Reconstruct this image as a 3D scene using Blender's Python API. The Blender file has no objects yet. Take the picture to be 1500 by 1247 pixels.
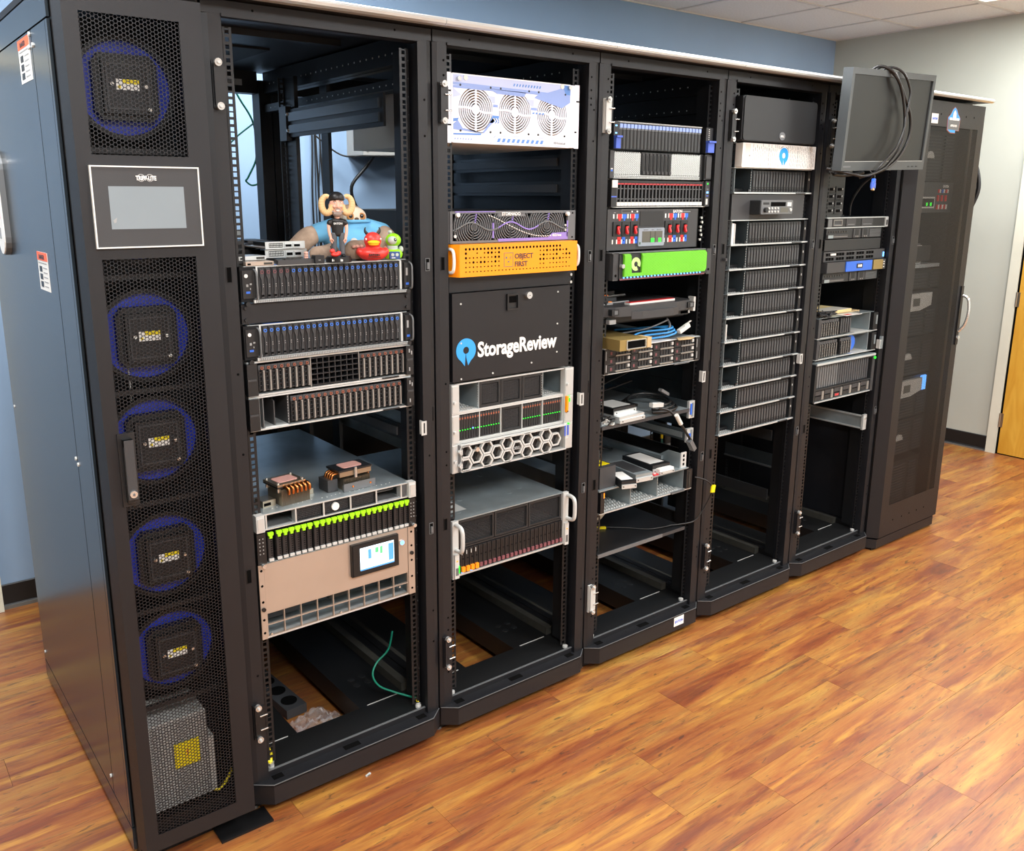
import bpy, bmesh, math, random
from mathutils import Vector, Matrix, Euler, noise
random.seed(7)
SC = bpy.context.scene
COL = SC.collection
PI = math.pi

# ---------------------------------------------------------------- camera
cd = bpy.data.cameras.new('camera'); cam = bpy.data.objects.new('camera', cd); COL.objects.link(cam)
cam.location = (-0.7253, -1.9942, 1.6141)
cam.rotation_euler = (math.radians(76.905), math.radians(-0.108), math.radians(-37.298))
cd.sensor_width = 36; cd.lens = 1277.05 / 1500 * 36
cd.shift_x = 0.0202; cd.shift_y = -0.0248; cd.clip_start = 0.02
SC.camera = cam

# ---------------------------------------------------------------- world, exposure, lights
w = bpy.data.worlds.new('world'); SC.world = w; w.use_nodes = True
w.node_tree.nodes['Background'].inputs[0].default_value = (0.8, 0.85, 0.9, 1)
w.node_tree.nodes['Background'].inputs[1].default_value = 0.2
SC.view_settings.view_transform = 'Standard'; SC.view_settings.look = 'None'
SC.view_settings.gamma = 1; SC.view_settings.use_curve_mapping = False
SC.view_settings.exposure = 0.0
LAMPS = [(x, y) for x in (-2.915 + 0.0, -0.475, 1.965, 4.405) for y in (-0.05, -2.49) if x > -2.5]
for i, (x, y) in enumerate(LAMPS):
    ld = bpy.data.lights.new('ceiling_light_lamp', 'AREA'); ld.shape = 'RECTANGLE'
    ld.size = 0.56; ld.size_y = 1.16; ld.energy = 42 if y > -1 else 86; ld.color = (0.95, 0.975, 1.0)
    lo = bpy.data.objects.new('ceiling_light_lamp', ld); COL.objects.link(lo); lo.location = (x, y, 2.676)
LAMPS2 = [(.745, .8625), (-1.695, .8625)]      # square troffers over the gap behind the racks
for i, (x, y) in enumerate(LAMPS2):
    ld = bpy.data.lights.new('ceiling_light_lamp', 'AREA'); ld.shape = 'SQUARE'
    ld.size = 0.56; ld.energy = (46, 26)[i]; ld.color = (0.92, 0.965, 1.0)
    lo = bpy.data.objects.new('ceiling_light_lamp', ld); COL.objects.link(lo); lo.location = (x, y, 2.676)

# ---------------------------------------------------------------- materials
def lin(c):
    c = c.lstrip('#'); r = []
    for i in (0, 2, 4):
        v = int(c[i:i+2], 16) / 255
        r.append(v / 12.92 if v <= 0.04045 else ((v + 0.055) / 1.055) ** 2.4)
    return (*r, 1)
MATS = {}
def mat(name, col, rough=0.5, metal=0.0, bump=0.0, bscale=400, emit=None, estr=1.0, spec=0.5, coat=0.0, alpha=None, var=0.0, vscale=6.0, trans=0.0):
    m = bpy.data.materials.new(name); m.use_nodes = True; nt = m.node_tree; b = nt.nodes['Principled BSDF']
    c = lin(col); b.inputs['Base Color'].default_value = c
    b.inputs['Roughness'].default_value = rough; b.inputs['Metallic'].default_value = metal
    b.inputs['Specular IOR Level'].default_value = spec
    if coat: b.inputs['Coat Weight'].default_value = coat; b.inputs['Coat Roughness'].default_value = 0.08
    if emit: b.inputs['Emission Color'].default_value = lin(emit); b.inputs['Emission Strength'].default_value = estr
    if trans: b.inputs['Transmission Weight'].default_value = trans
    if alpha is not None: b.inputs['Alpha'].default_value = alpha
    tc = nt.nodes.new('ShaderNodeTexCoord')
    n = nt.nodes.new('ShaderNodeTexNoise'); n.inputs['Scale'].default_value = vscale; n.inputs['Detail'].default_value = 4
    nt.links.new(tc.outputs['Object'], n.inputs['Vector'])
    mx = nt.nodes.new('ShaderNodeMix'); mx.data_type = 'RGBA'; mx.blend_type = 'MULTIPLY'
    mx.inputs[0].default_value = 1.0; mx.inputs[6].default_value = c
    mr = nt.nodes.new('ShaderNodeMapRange'); nt.links.new(n.outputs['Fac'], mr.inputs[0])
    v = max(var, 0.04); mr.inputs[1].default_value = 0.3; mr.inputs[2].default_value = 0.7
    mr.inputs[3].default_value = 1 - v; mr.inputs[4].default_value = 1 + v
    nt.links.new(mr.outputs[0], mx.inputs[7]); nt.links.new(mx.outputs[2], b.inputs['Base Color'])
    if bump:
        n2 = nt.nodes.new('ShaderNodeTexNoise'); n2.inputs['Scale'].default_value = bscale
        nt.links.new(tc.outputs['Object'], n2.inputs['Vector'])
        bp = nt.nodes.new('ShaderNodeBump'); bp.inputs['Strength'].default_value = bump; bp.inputs['Distance'].default_value = 0.001
        nt.links.new(n2.outputs['Fac'], bp.inputs['Height']); nt.links.new(bp.outputs[0], b.inputs['Normal'])
    MATS[name] = m
    return m
M = MATS
mat('rack_black', '#15161a', 0.47, 0.0, 0.25, 900, spec=0.46, var=0.06)
mat('rack_inner', '#0b0b0d', 0.5, 0.0, 0.1, 600, spec=0.4)
mat('rail_black', '#1a1b1d', 0.4, 0.2, 0.1, 600)
mat('side_paint', '#252d33', 0.24, 0.0, 0.08, 900, spec=0.55, var=0.03)
mat('cap_highlight', '#d4d7d5', 0.34, 0.5, 0.1, 500)  # pale base colour puts the ceiling reflection into the dark roof edges
mat('hole', '#040404', 0.9, spec=0.1)
mat('black', '#17181a', 0.42)
mat('black_matte', '#101113', 0.7, spec=0.3)
mat('dark', '#202224', 0.5, 0.0, 0.1, 500)
mat('charcoal', '#3a3b3d', 0.5, 0.0, 0.15, 600)
mat('grey', '#6d7072', 0.45, 0.3)
mat('drive_black', '#232427', 0.4)
mat('drive_grey', '#45474a', 0.42)
mat('mesh_dark', '#131416', 0.5)
mat('silver', '#cdd3d3', 0.34, 0.45, 0.05, 500)
mat('zinc', '#9ba7ab', 0.34, 0.5, 0.08, 60, var=0.12, vscale=14)
mat('zinc_dark', '#5b666b', 0.38, 0.7, 0.08, 60, var=0.1, vscale=14)
mat('chrome', '#d8dad8', 0.2, 0.75)
mat('lightgrey', '#c9cbc8', 0.42, 0.1)
mat('bar_grey', '#9c9a95', 0.38, 0.5)
mat('white', '#e9e9e4', 0.4)
mat('offwhite', '#d8d6cc', 0.5)
mat('white_print', '#f0f0ec', 0.5)
mat('grey_print', '#9a9c9c', 0.5)
mat('panel_white', '#eef3ff', 0.35, spec=0.6)
mat('panel_blue', '#8fa9e6', 0.35)
mat('panel_blue_deep', '#5f92df', 0.35)
mat('tan_metal', '#a5845c', 0.4, 0.6)
mat('blue_ring', '#3b78d8', 0.35, emit='#2f6fd6', estr=0.15)
mat('blue', '#2f6bd8', 0.4)
mat('blue_tab', '#92abe8', 0.4)
mat('blue_handle', '#4764c8', 0.4)
mat('logo_blue', '#35a2f2', 0.4)
mat('orange_ring', '#a4583c', 0.4)
mat('orange', '#ff9a08', 0.38, spec=0.5)
mat('orange_tab', '#ff9c1c', 0.4)
mat('maroon', '#7c4a50', 0.5)
mat('green_tab', '#a6ee1c', 0.4)
mat('green_panel', '#6cc42e', 0.4)
mat('green_pale', '#bfe894', 0.45)
mat('red', '#dd2a2e', 0.35)
mat('red_strip', '#b8383e', 0.4)
mat('yellow', '#f0dc10', 0.45)
mat('purple', '#8f7cc9', 0.4)
mat('copper', '#c9824a', 0.25, 1.0)
mat('thermal_paste', '#e6b0a6', 0.7, bump=0.4, bscale=300)
mat('nickel', '#a79d8b', 0.32, 0.85)
mat('steel_warm', '#b9aa9c', 0.36, 0.45, 0.06, 20, var=0.05)
mat('led_green', '#30ff40', 0.4, emit='#2cff30', estr=0.9)
mat('led_blue', '#7ab8ff', 0.4, emit='#5aa4ff', estr=2.5)
mat('led_orange', '#ff8a20', 0.4, emit='#ff7a18', estr=1.6)
mat('led_white', '#cfcfcf', 0.4)
mat('screen_grey', '#7d888e', 0.22, spec=0.6, emit='#aab4ba', estr=0.10)
mat('lcd_dark', '#5b5a52', 0.3)
mat('screen_lit', '#dcecf4', 0.3, emit='#d6ecf8', estr=1.3)
mat('screen_lit_blue', '#4d8fd0', 0.3, emit='#4a90d8', estr=0.9)
mat('screen_lit_green', '#58b878', 0.3, emit='#58c07c', estr=0.9)
mat('monitor_screen', '#141313', 0.33, spec=0.4, var=0.03)
mat('monitor_bezel', '#45494b', 0.32)
mat('fan_blue', '#1f37b4', 0.4)
mat('label_white', '#f2f2ee', 0.5)
mat('label_orange', '#f2693c', 0.5)
mat('cable_black', '#141414', 0.4)
mat('cable_green', '#15846c', 0.45)
mat('cable_teal', '#1c5f5c', 0.45)
mat('cable_blue', '#3f9be0', 0.4)
mat('cable_white', '#d9d9d2', 0.45)
mat('card_green', '#42604e', 0.45)
mat('gold_metal', '#a08a54', 0.4, 0.5)
mat('cardboard', '#c4a97c', 0.7)
mat('manila', '#dfc98f', 0.7)
mat('fur', '#ab9582', 0.95, bump=1.0, bscale=260, var=0.18, vscale=40, spec=0.1)
mat('fur_dark', '#6d5643', 0.95, bump=1.0, bscale=260, spec=0.1)
mat('shirt_blue', '#78c2ee', 0.8, bump=0.3, bscale=500, spec=0.2)
mat('plush_cream', '#e6dac6', 0.9, bump=0.6, bscale=300, spec=0.1)
mat('plush_orange', '#c98a4e', 0.85)
mat('pink', '#e7b6a4', 0.8)
mat('skin', '#e2b09a', 0.5)
mat('beard', '#a59a94', 0.8, bump=0.8, bscale=900)
mat('horn', '#e3c08c', 0.6, bump=0.5, bscale=150)
mat('jeans', '#565b60', 0.7)
mat('duck_red', '#e03c34', 0.38)
mat('duck_beak', '#f2c218', 0.4)
mat('toy_green', '#93dd1e', 0.35)
mat('toy_grey', '#b9c6bd', 0.4)
mat('toy_navy', '#32508a', 0.4)
mat('door_frame_white', '#dcdccb', 0.45)
mat('base_black', '#151617', 0.45)
mat('base_grey', '#6b6a66', 0.5)
mat('dusty', '#35342f', 0.6, var=0.2, vscale=30)
mat('acoustic', '#efeeeb', 0.95, bump=0.5, bscale=250, var=0.06, vscale=90, spec=0.1)
mat('tbar', '#dcd9d4', 0.5)
mat('ups_silver', '#d2d2cc', 0.4, 0.1)
mat('glow_tube', '#ffffff', 0.4, emit='#fff6ea', estr=5.0)

def wall_mat(name, col, b=0.15):
    mat(name, col, 0.75, 0, b, 260, spec=0.25, var=0.015, vscale=2)
wall_mat('wall_blue', '#8fa9c6'); wall_mat('wall_cream', '#b9bcb1')
wall_mat('wall_front_paint', '#f0f0ec')
mat('grille_grey', '#6a6c6f', 0.4)
mat('panel_pale', '#c3d0f4', 0.35)
mat('box_beige', '#9c9b96', 0.5)

def wood_floor():
    m = bpy.data.materials.new('floor_wood'); m.use_nodes = True; nt = m.node_tree; N = nt.nodes; L = nt.links
    b = N['Principled BSDF']
    geo = N.new('ShaderNodeNewGeometry'); oi = N.new('ShaderNodeObjectInfo')
    sc = N.new('ShaderNodeVectorMath'); sc.operation = 'SCALE'; sc.inputs[3].default_value = 37.0
    cb = N.new('ShaderNodeCombineXYZ'); L.new(oi.outputs['Random'], cb.inputs[0]); L.new(oi.outputs['Random'], cb.inputs[2])
    L.new(cb.outputs[0], sc.inputs[0])
    ad = N.new('ShaderNodeVectorMath'); L.new(geo.outputs['Position'], ad.inputs[0]); L.new(sc.outputs[0], ad.inputs[1])
    def noisev(sx, sy, scale, detail=6, dist=0.0, rough=0.6):
        mp = N.new('ShaderNodeMapping'); mp.inputs['Scale'].default_value = (sx, sy, 1)
        L.new(ad.outputs[0], mp.inputs[0])
        n = N.new('ShaderNodeTexNoise'); n.inputs['Scale'].default_value = scale; n.inputs['Detail'].default_value = detail
        n.inputs['Distortion'].default_value = dist; n.inputs['Roughness'].default_value = rough
        L.new(mp.outputs[0], n.inputs['Vector']); return n.outputs['Fac']
    def ramp(f, stops):
        r = N.new('ShaderNodeValToRGB'); L.new(f, r.inputs[0]); e = r.color_ramp.elements
        e[0].position, e[0].color = stops[0][0], lin(stops[0][1]); e[1].position, e[1].color = stops[-1][0], lin(stops[-1][1])
        for p, c in stops[1:-1]:
            q = e.new(p); q.color = lin(c)
        return r.outputs[0]
    def mix(f, a, c, bt='MIX'):
        x = N.new('ShaderNodeMix'); x.data_type = 'RGBA'; x.blend_type = bt
        if isinstance(f, float): x.inputs[0].default_value = f
        else: L.new(f, x.inputs[0])
        L.new(a, x.inputs[6]); L.new(c, x.inputs[7]); return x.outputs[2]
    big = noisev(1.0, 7.5, 1.5, 8, 0.5, 0.68)
    base = ramp(big, [(0.26, '#6e3a26'), (0.38, '#93492a'), (0.47, '#ad6636'), (0.56, '#bb7c3f'), (0.70, '#c89a50')])
    fine = noisev(2.0, 75.0, 3.0, 9, 0.5, 0.78)
    base2 = mix(0.55, base, ramp(fine, [(0.3, '#9a7a60'), (0.5, '#cfcac2'), (0.7, '#f4ecdc')]), 'MULTIPLY')
    gd = noisev(1.2, 16.0, 2.6, 9, 0.9, 0.76)
    mask = N.new('ShaderNodeMapRange'); L.new(gd, mask.inputs[0]); mask.inputs[1].default_value = 0.53; mask.inputs[2].default_value = 0.68
    mask.inputs[3].default_value = 0; mask.inputs[4].default_value = 0.85
    drk = N.new('ShaderNodeRGB'); drk.outputs[0].default_value = lin('#573a2a')
    base3 = mix(mask.outputs[0], base2, drk.outputs[0])
    rn = noisev(0.8, 5.5, 2.6, 6, 0.5, 0.65)
    mk2 = N.new('ShaderNodeMapRange'); L.new(rn, mk2.inputs[0]); mk2.inputs[1].default_value = 0.54; mk2.inputs[2].default_value = 0.64
    mk2.inputs[3].default_value = 0; mk2.inputs[4].default_value = 0.6
    rdc = N.new('ShaderNodeRGB'); rdc.outputs[0].default_value = lin('#7c4230')
    base3 = mix(mk2.outputs[0], base3, rdc.outputs[0])
    yn = noisev(0.7, 6.5, 3.1, 5, 0.4, 0.6)
    mk3 = N.new('ShaderNodeMapRange'); L.new(yn, mk3.inputs[0]); mk3.inputs[1].default_value = 0.54; mk3.inputs[2].default_value = 0.68
    mk3.inputs[3].default_value = 0; mk3.inputs[4].default_value = 0.65
    ylc = N.new('ShaderNodeRGB'); ylc.outputs[0].default_value = lin('#cf9540')
    base3 = mix(mk3.outputs[0], base3, ylc.outputs[0])
    crk = noisev(5.0, 34.0, 2.4, 3, 1.2, 0.5)
    mk4 = N.new('ShaderNodeMapRange'); L.new(crk, mk4.inputs[0]); mk4.inputs[1].default_value = 0.64; mk4.inputs[2].default_value = 0.68
    mk4.inputs[3].default_value = 0; mk4.inputs[4].default_value = 0.6
    ckc = N.new('ShaderNodeRGB'); ckc.outputs[0].default_value = lin('#3c3026')
    base3 = mix(mk4.outputs[0], base3, ckc.outputs[0])
    hv = N.new('ShaderNodeHueSaturation'); L.new(base3, hv.inputs['Color'])
    mr = N.new('ShaderNodeMapRange'); L.new(oi.outputs['Random'], mr.inputs[0]); mr.inputs[3].default_value = 0.82; mr.inputs[4].default_value = 0.97
    L.new(mr.outputs[0], hv.inputs['Value']); hv.inputs['Saturation'].default_value = 1.0; hv.inputs['Hue'].default_value = 0.505
    L.new(hv.outputs[0], b.inputs['Base Color'])
    b.inputs['Roughness'].default_value = 0.38; b.inputs['Specular IOR Level'].default_value = 0.75
    bp = N.new('ShaderNodeBump'); bp.inputs['Strength'].default_value = 0.25; bp.inputs['Distance'].default_value = 0.001
    L.new(fine, bp.inputs['Height']); L.new(bp.outputs[0], b.inputs['Normal'])
    MATS['floor_wood'] = m
wood_floor()
def door_wood():
    m = mat('door_wood', '#d8a53c', 0.42)
    nt = m.node_tree; N = nt.nodes; L = nt.links; b = N['Principled BSDF']
    tc = N.new('ShaderNodeTexCoord'); mp = N.new('ShaderNodeMapping'); mp.inputs['Scale'].default_value = (1, 6, 0.9)
    L.new(tc.outputs['Object'], mp.inputs[0]); n = N.new('ShaderNodeTexNoise'); n.inputs['Scale'].default_value = 3; n.inputs['Distortion'].default_value = 1.5
    L.new(mp.outputs[0], n.inputs['Vector']); r = N.new('ShaderNodeValToRGB'); L.new(n.outputs['Fac'], r.inputs[0])
    r.color_ramp.elements[0].position = 0.3; r.color_ramp.elements[0].color = lin('#cf9730')
    r.color_ramp.elements[1].position = 0.7; r.color_ramp.elements[1].color = lin('#dfae44')
    L.new(r.outputs[0], b.inputs['Base Color'])
door_wood()
def bag_mat():
    m = bpy.data.materials.new('clear_plastic'); m.use_nodes = True; b = m.node_tree.nodes['Principled BSDF']
    b.inputs['Base Color'].default_value = (0.9, 0.92, 0.95, 1); b.inputs['Roughness'].default_value = 0.1
    b.inputs['Alpha'].default_value = 0.16; MATS['clear_plastic'] = m
bag_mat()

# ---------------------------------------------------------------- mesh builder
class MB:
    def __init__(s): s.v = []; s.f = []; s.m = []; s.sm = []; s.mats = []
    def mi(s, n):
        if n not in s.mats: s.mats.append(n)
        return s.mats.index(n)
    def add(s, vs, fs, m, smooth=False):
        o = len(s.v); k = s.mi(m); s.v += [tuple(v) for v in vs]
        for f in fs: s.f.append([o + i for i in f]); s.m.append(k); s.sm.append(smooth)
        return s
    def box(s, x0, x1, y0, y1, z0, z1, m):
        return s.add([(x0,y0,z0),(x1,y0,z0),(x1,y1,z0),(x0,y1,z0),(x0,y0,z1),(x1,y0,z1),(x1,y1,z1),(x0,y1,z1)],
            [(0,3,2,1),(4,5,6,7),(0,1,5,4),(1,2,6,5),(2,3,7,6),(3,0,4,7)], m)
    def prism(s, pts, a0, a1, m, axis='y', smooth=False):
        # pts: polygon in the plane normal to axis: y -> (x,z); x -> (y,z); z -> (x,y)
        def P(p, a): return {'y': (p[0], a, p[1]), 'x': (a, p[0], p[1]), 'z': (p[0], p[1], a)}[axis]
        n = len(pts); v = [P(p, a0) for p in pts] + [P(p, a1) for p in pts]
        s.add(v, [tuple(range(n)), tuple(range(2*n-1, n-1, -1))], m)
        s.add(v, [(i, i+n, (i+1) % n + n, (i+1) % n) for i in range(n)], m, smooth); return s
    def cyl(s, cx, cz, y0, y1, r, m, n=16, axis='y', r1=None):
        r1 = r if r1 is None else r1
        def P(a, b, y): return {'y': (cx+a, y, cz+b), 'x': (y, cx+a, cz+b), 'z': (cx+a, cz+b, y)}[axis]
        v = [P(r*math.cos(2*PI*i/n), r*math.sin(2*PI*i/n), y0) for i in range(n)] + [P(r1*math.cos(2*PI*i/n), r1*math.sin(2*PI*i/n), y1) for i in range(n)]
        s.add(v, [tuple(range(n)), tuple(range(2*n-1, n-1, -1))], m)
        s.add(v, [(i, i+n, (i+1) % n + n, (i+1) % n) for i in range(n)], m, n > 8); return s
    def ring(s, cx, cz, r0, r1, y0, y1, m, n=32, a0=0.0, a1=2*PI, ex=1.0):
        full = abs(a1 - a0 - 2*PI) < 1e-6; k = n if full else n + 1
        v = []
        for i in range(k):
            a = a0 + (a1-a0)*i/n; c, q = math.cos(a)*ex, math.sin(a)
            v += [(cx+r0*c, y0, cz+r0*q), (cx+r1*c, y0, cz+r1*q), (cx+r1*c, y1, cz+r1*q), (cx+r0*c, y1, cz+r0*q)]
        f = []
        for i in range(n):
            a, b = 4*i, 4*((i+1) % k)
            for j in range(4): f.append((a+j, b+j, b+(j+1) % 4, a+(j+1) % 4))
        if not full: f += [(0, 1, 2, 3), (4*n+3, 4*n+2, 4*n+1, 4*n)]
        return s.add(v, f, m)
    def tube(s, pts, r, m, n=6, smoothpts=True, k=6):
        P = [Vector(p) for p in pts]
        if smoothpts and len(P) > 2:
            Q = []
            for i in range(len(P)-1):
                p0 = P[max(i-1, 0)]; p1 = P[i]; p2 = P[i+1]; p3 = P[min(i+2, len(P)-1)]
                for j in range(k):
                    t = j/k
                    Q.append(0.5*((2*p1)+(p2-p0)*t+(2*p0-5*p1+4*p2-p3)*t*t+(3*p1-p0-3*p2+p3)*t**3))
            Q.append(P[-1]); P = Q
        up = Vector((0, 0, 1)); v = []; prev = None
        for i, p in enumerate(P):
            d = (P[min(i+1, len(P)-1)] - P[max(i-1, 0)]).normalized()
            if prev is None:
                a = d.cross(up)
                if a.length < 0.01: a = d.cross(Vector((1, 0, 0)))
                a.normalize()
            else:
                a = (prev - d*prev.dot(d))
                if a.length < 1e-6: a = d.orthogonal()
                a.normalize()
            prev = a; b = d.cross(a)
            rr = r[i*len(r)//len(P)] if isinstance(r, (list, tuple)) else r
            v += [p + (a*math.cos(2*PI*j/n) + b*math.sin(2*PI*j/n))*rr for j in range(n)]
        f = [(i*n+j, i*n+(j+1) % n, (i+1)*n+(j+1) % n, (i+1)*n+j) for i in range(len(P)-1) for j in range(n)]
        s.add(v, f, m, True); s.add(v, [tuple(range(n)), tuple(range(len(v)-1, len(v)-n-1, -1))], m); return s
    def ball(s, c, r, m, seg=14, rings=9, rot=None):
        if not isinstance(r, (tuple, list)): r = (r, r, r)
        v = [Vector((0, 0, r[2]))]
        for i in range(1, rings):
            t = PI*i/rings
            for j in range(seg): v.append(Vector((r[0]*math.sin(t)*math.cos(2*PI*j/seg), r[1]*math.sin(t)*math.sin(2*PI*j/seg), r[2]*math.cos(t))))
        v.append(Vector((0, 0, -r[2])))
        R = Euler(rot).to_matrix() if rot else Matrix.Identity(3)
        v = [R @ p + Vector(c) for p in v]; f = []
        for j in range(seg): f.append((0, 1+j, 1+(j+1) % seg)); f.append((len(v)-1, len(v)-1-seg+(j+1) % seg, len(v)-1-seg+j))
        for i in range(rings-2):
            for j in range(seg):
                a = 1+i*seg+j; b = 1+i*seg+(j+1) % seg; f.append((a, a+seg, b+seg, b))
        return s.add(v, f, m, True)
    def frame(s, x0, x1, z0, z1, b, y0, y1, m, bz=None):
        bz = b if bz is None else bz
        s.box(x0, x1, y0, y1, z1-bz, z1, m); s.box(x0, x1, y0, y1, z0, z0+bz, m)
        s.box(x0, x0+b, y0, y1, z0+bz, z1-bz, m); s.box(x1-b, x1, y0, y1, z0+bz, z1-bz, m); return s
    def lattice(s, x0, x1, z0, z1, nx, nz, bw, y0, y1, m):
        for i in range(nx+1):
            x = x0+(x1-x0)*i/nx; s.box(x-bw/2, x+bw/2, y0, y1, z0, z1, m)
        for i in range(nz+1):
            z = z0+(z1-z0)*i/nz; s.box(x0, x1, y0+0.0002, y1-0.0002, z-bw/2, z+bw/2, m)
        return s
    def hexsheet(s, x0, x1, z0, z1, cols, y, m, hole=0.78, depth=0.0012):
        # perforated sheet: one quad ring around every hexagonal hole, plus the wall of the hole
        cw = (x1-x0)/(cols+0.333); R = cw/1.5; rh = R*math.sqrt(3); rows = max(1, int((z1-z0)/rh)); rh = (z1-z0)/(rows+0.5)
        v = []; f = []
        for i in range(cols):
            cx = x0+R+i*cw
            for j in range(rows):
                cz = z0+rh*(j+0.5)+(rh/2 if i % 2 else 0)
                o = len(v)
                for k in range(6):
                    a = k*PI/3; ox, oz = R*math.cos(a), rh/2/ (math.sqrt(3)/2)*math.sin(a)
                    v += [(cx+ox, y, cz+oz), (cx+ox*hole, y, cz+oz*hole), (cx+ox*hole, y+depth, cz+oz*hole)]
                for k in range(6):
                    a, b = o+3*k, o+3*((k+1) % 6)
                    f += [(a, b, b+1, a+1), (a+1, b+1, b+2, a+2)]
        return s.add(v, f, m)
    def text(s, txt, size, x, z, y, m, align='LEFT', bold=0.0, sx=1.0, depth=0.0008, plane='y'):
        cu = bpy.data.curves.new('t', 'FONT'); cu.body = txt; cu.size = size; cu.align_x = align
        cu.offset = bold*size; cu.extrude = depth/2; cu.resolution_u = 3
        o = bpy.data.objects.new('t', cu); COL.objects.link(o)
        me = bpy.data.meshes.new_from_object(o)
        if plane == 'y': vs = [(x+p.co.x*sx, y-p.co.z, z+p.co.y) for p in me.vertices]
        else: vs = [(x-p.co.z, y-p.co.x*sx, z+p.co.y) for p in me.vertices]      # on a face looking to -x
        s.add(vs, [tuple(p.vertices) for p in me.polygons], m)
        bpy.data.objects.remove(o); bpy.data.curves.remove(cu); bpy.data.meshes.remove(me); return s
    def mesh(s, name='mesh', fix=True):
        me = bpy.data.meshes.new(name); me.from_pydata(s.v, [], s.f)
        for n in s.mats: me.materials.append(MATS[n])
        me.polygons.foreach_set('material_index', s.m); me.polygons.foreach_set('use_smooth', s.sm)
        if fix:
            bm = bmesh.new(); bm.from_mesh(me); bmesh.ops.recalc_face_normals(bm, faces=bm.faces); bm.to_mesh(me); bm.free()
        me.update(); return me

def part(parent, name, mb, loc=(0, 0, 0), label=None, rot=None):
    me = mb if isinstance(mb, bpy.types.Mesh) else mb.mesh(name)
    o = bpy.data.objects.new(name, me); COL.objects.link(o); o.location = loc
    if rot: o.rotation_euler = rot
    if parent is not None: o.parent = parent
    if label: o['label'] = label
    return o
def thing(name, label, cat, loc=(0, 0, 0), group=None, rot=None):
    o = bpy.data.objects.new(name, None); COL.objects.link(o); o.location = loc; o.empty_display_size = 0.05
    if rot: o.rotation_euler = rot
    o['label'] = label; o['category'] = cat
    if group: o['group'] = group
    return o
def solo(name, label, cat, mb, loc=(0, 0, 0), group=None, rot=None):
    o = part(None, name, mb, loc, label, rot); o['category'] = cat
    if group: o['group'] = group
    return o
def struct(name, mb, loc=(0, 0, 0), parent=None):
    o = part(parent, name, mb, loc); 
    if parent is None: o['kind'] = 'structure'
    return o
def ring_logo(b, cx, cz, r, y0, y1, m, hole=.32):
    # disc with a hole and a split tail pointing down
    h = hole*r; P = lambda a, q: (cx+q*math.cos(math.radians(a)), cz+q*math.sin(math.radians(a)))
    b.ring(cx, cz, h, r, y0, y1, m, 44, math.radians(-60), math.radians(238))
    b.prism([P(-60, h), P(-60, r), (cx+.20*r, cz-1.28*r), (cx+.02*r, cz-.60*r), (cx+.0*r, cz-h)], y0, y1, m)
    b.prism([(cx-.04*r, cz-h), (cx-.08*r, cz-.60*r), (cx-.14*r, cz-1.32*r), P(238, r), P(238, h)], y0, y1, m)
    return b
def copy_tree(o, parent=None):
    c = o.copy(); COL.objects.link(c); c.parent = parent
    for ch in list(o.children): copy_tree(ch, c)
    return c
def blobmesh(mb, voxel, name='blob'):
    # melt overlapping shapes of a builder into one continuous surface
    me = mb.mesh(name); o = bpy.data.objects.new(name, me); COL.objects.link(o)
    r = o.modifiers.new('r', 'REMESH'); r.mode = 'VOXEL'; r.voxel_size = voxel; r.use_smooth_shade = True
    sm = o.modifiers.new('s', 'SMOOTH'); sm.iterations = 4; sm.factor = 0.5
    dg = bpy.context.evaluated_depsgraph_get(); dg.update()
    out = bpy.data.meshes.new_from_object(o.evaluated_get(dg)); bpy.data.objects.remove(o)
    for p in out.polygons: p.use_smooth = True
    return out
# ---------------------------------------------------------------- the room
XW, YB, ZC = 5.184, 1.754, 2.692
XL, YF = -2.9, -4.6
struct('wall_back', MB().box(XL-.12, XW+.12, YB, YB+.12, 0, ZC+.1, 'wall_blue'))
struct('wall_right', MB().box(XW, XW+.12, YF, YB, 0, ZC+.1, 'wall_cream'))
struct('wall_left', MB().box(XL-.12, XL, YF, YB, 0, ZC+.1, 'wall_cream'))
struct('wall_front', MB().box(XL-.12, XW+.12, YF-.12, YF, 0, ZC+.1, 'wall_front_paint'))

# floor: planks 152 x 914 mm, each plank in view its own object, the rest one mesh
fl = struct('floor', MB().box(XL, XW, YF, YB, -.06, -.0045, 'base_black'))
Rc = Euler(cam.rotation_euler).to_matrix()
def px(x, y, z):
    q = (Vector((x, y, z)) - Vector(cam.location)) @ Rc
    if -q.z < 0.2: return (-9999, -9999)
    return (719.71 + 1277.05*q.x/-q.z, 586.3 - 1277.05*q.y/-q.z)
PW, PL, G = 0.1524, 0.914, 0.0008
def plank_mb(x0, x1, y0, y1):
    b = MB(); c = 0.00008; z = 0.0
    v = [(x0,y0,-.004),(x1,y0,-.004),(x1,y1,-.004),(x0,y1,-.004),(x0,y0,z-c),(x1,y0,z-c),(x1,y1,z-c),(x0,y1,z-c),
         (x0+c,y0+c,z),(x1-c,y0+c,z),(x1-c,y1-c,z),(x0+c,y1-c,z)]
    f = [(0,3,2,1)] + [(i,(i+1)%4,4+(i+1)%4,4+i) for i in range(4)] + [(4+i,4+(i+1)%4,8+(i+1)%4,8+i) for i in range(4)] + [(8,9,10,11)]
    return b.add(v, f, 'floor_wood')
plank_mesh = plank_mb(-PL/2+G/2, PL/2-G/2, -PW/2+G/2, PW/2-G/2).mesh('plank')
rest = MB(); row = 0; y = -0.702 - PW*26
cands = []
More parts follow.
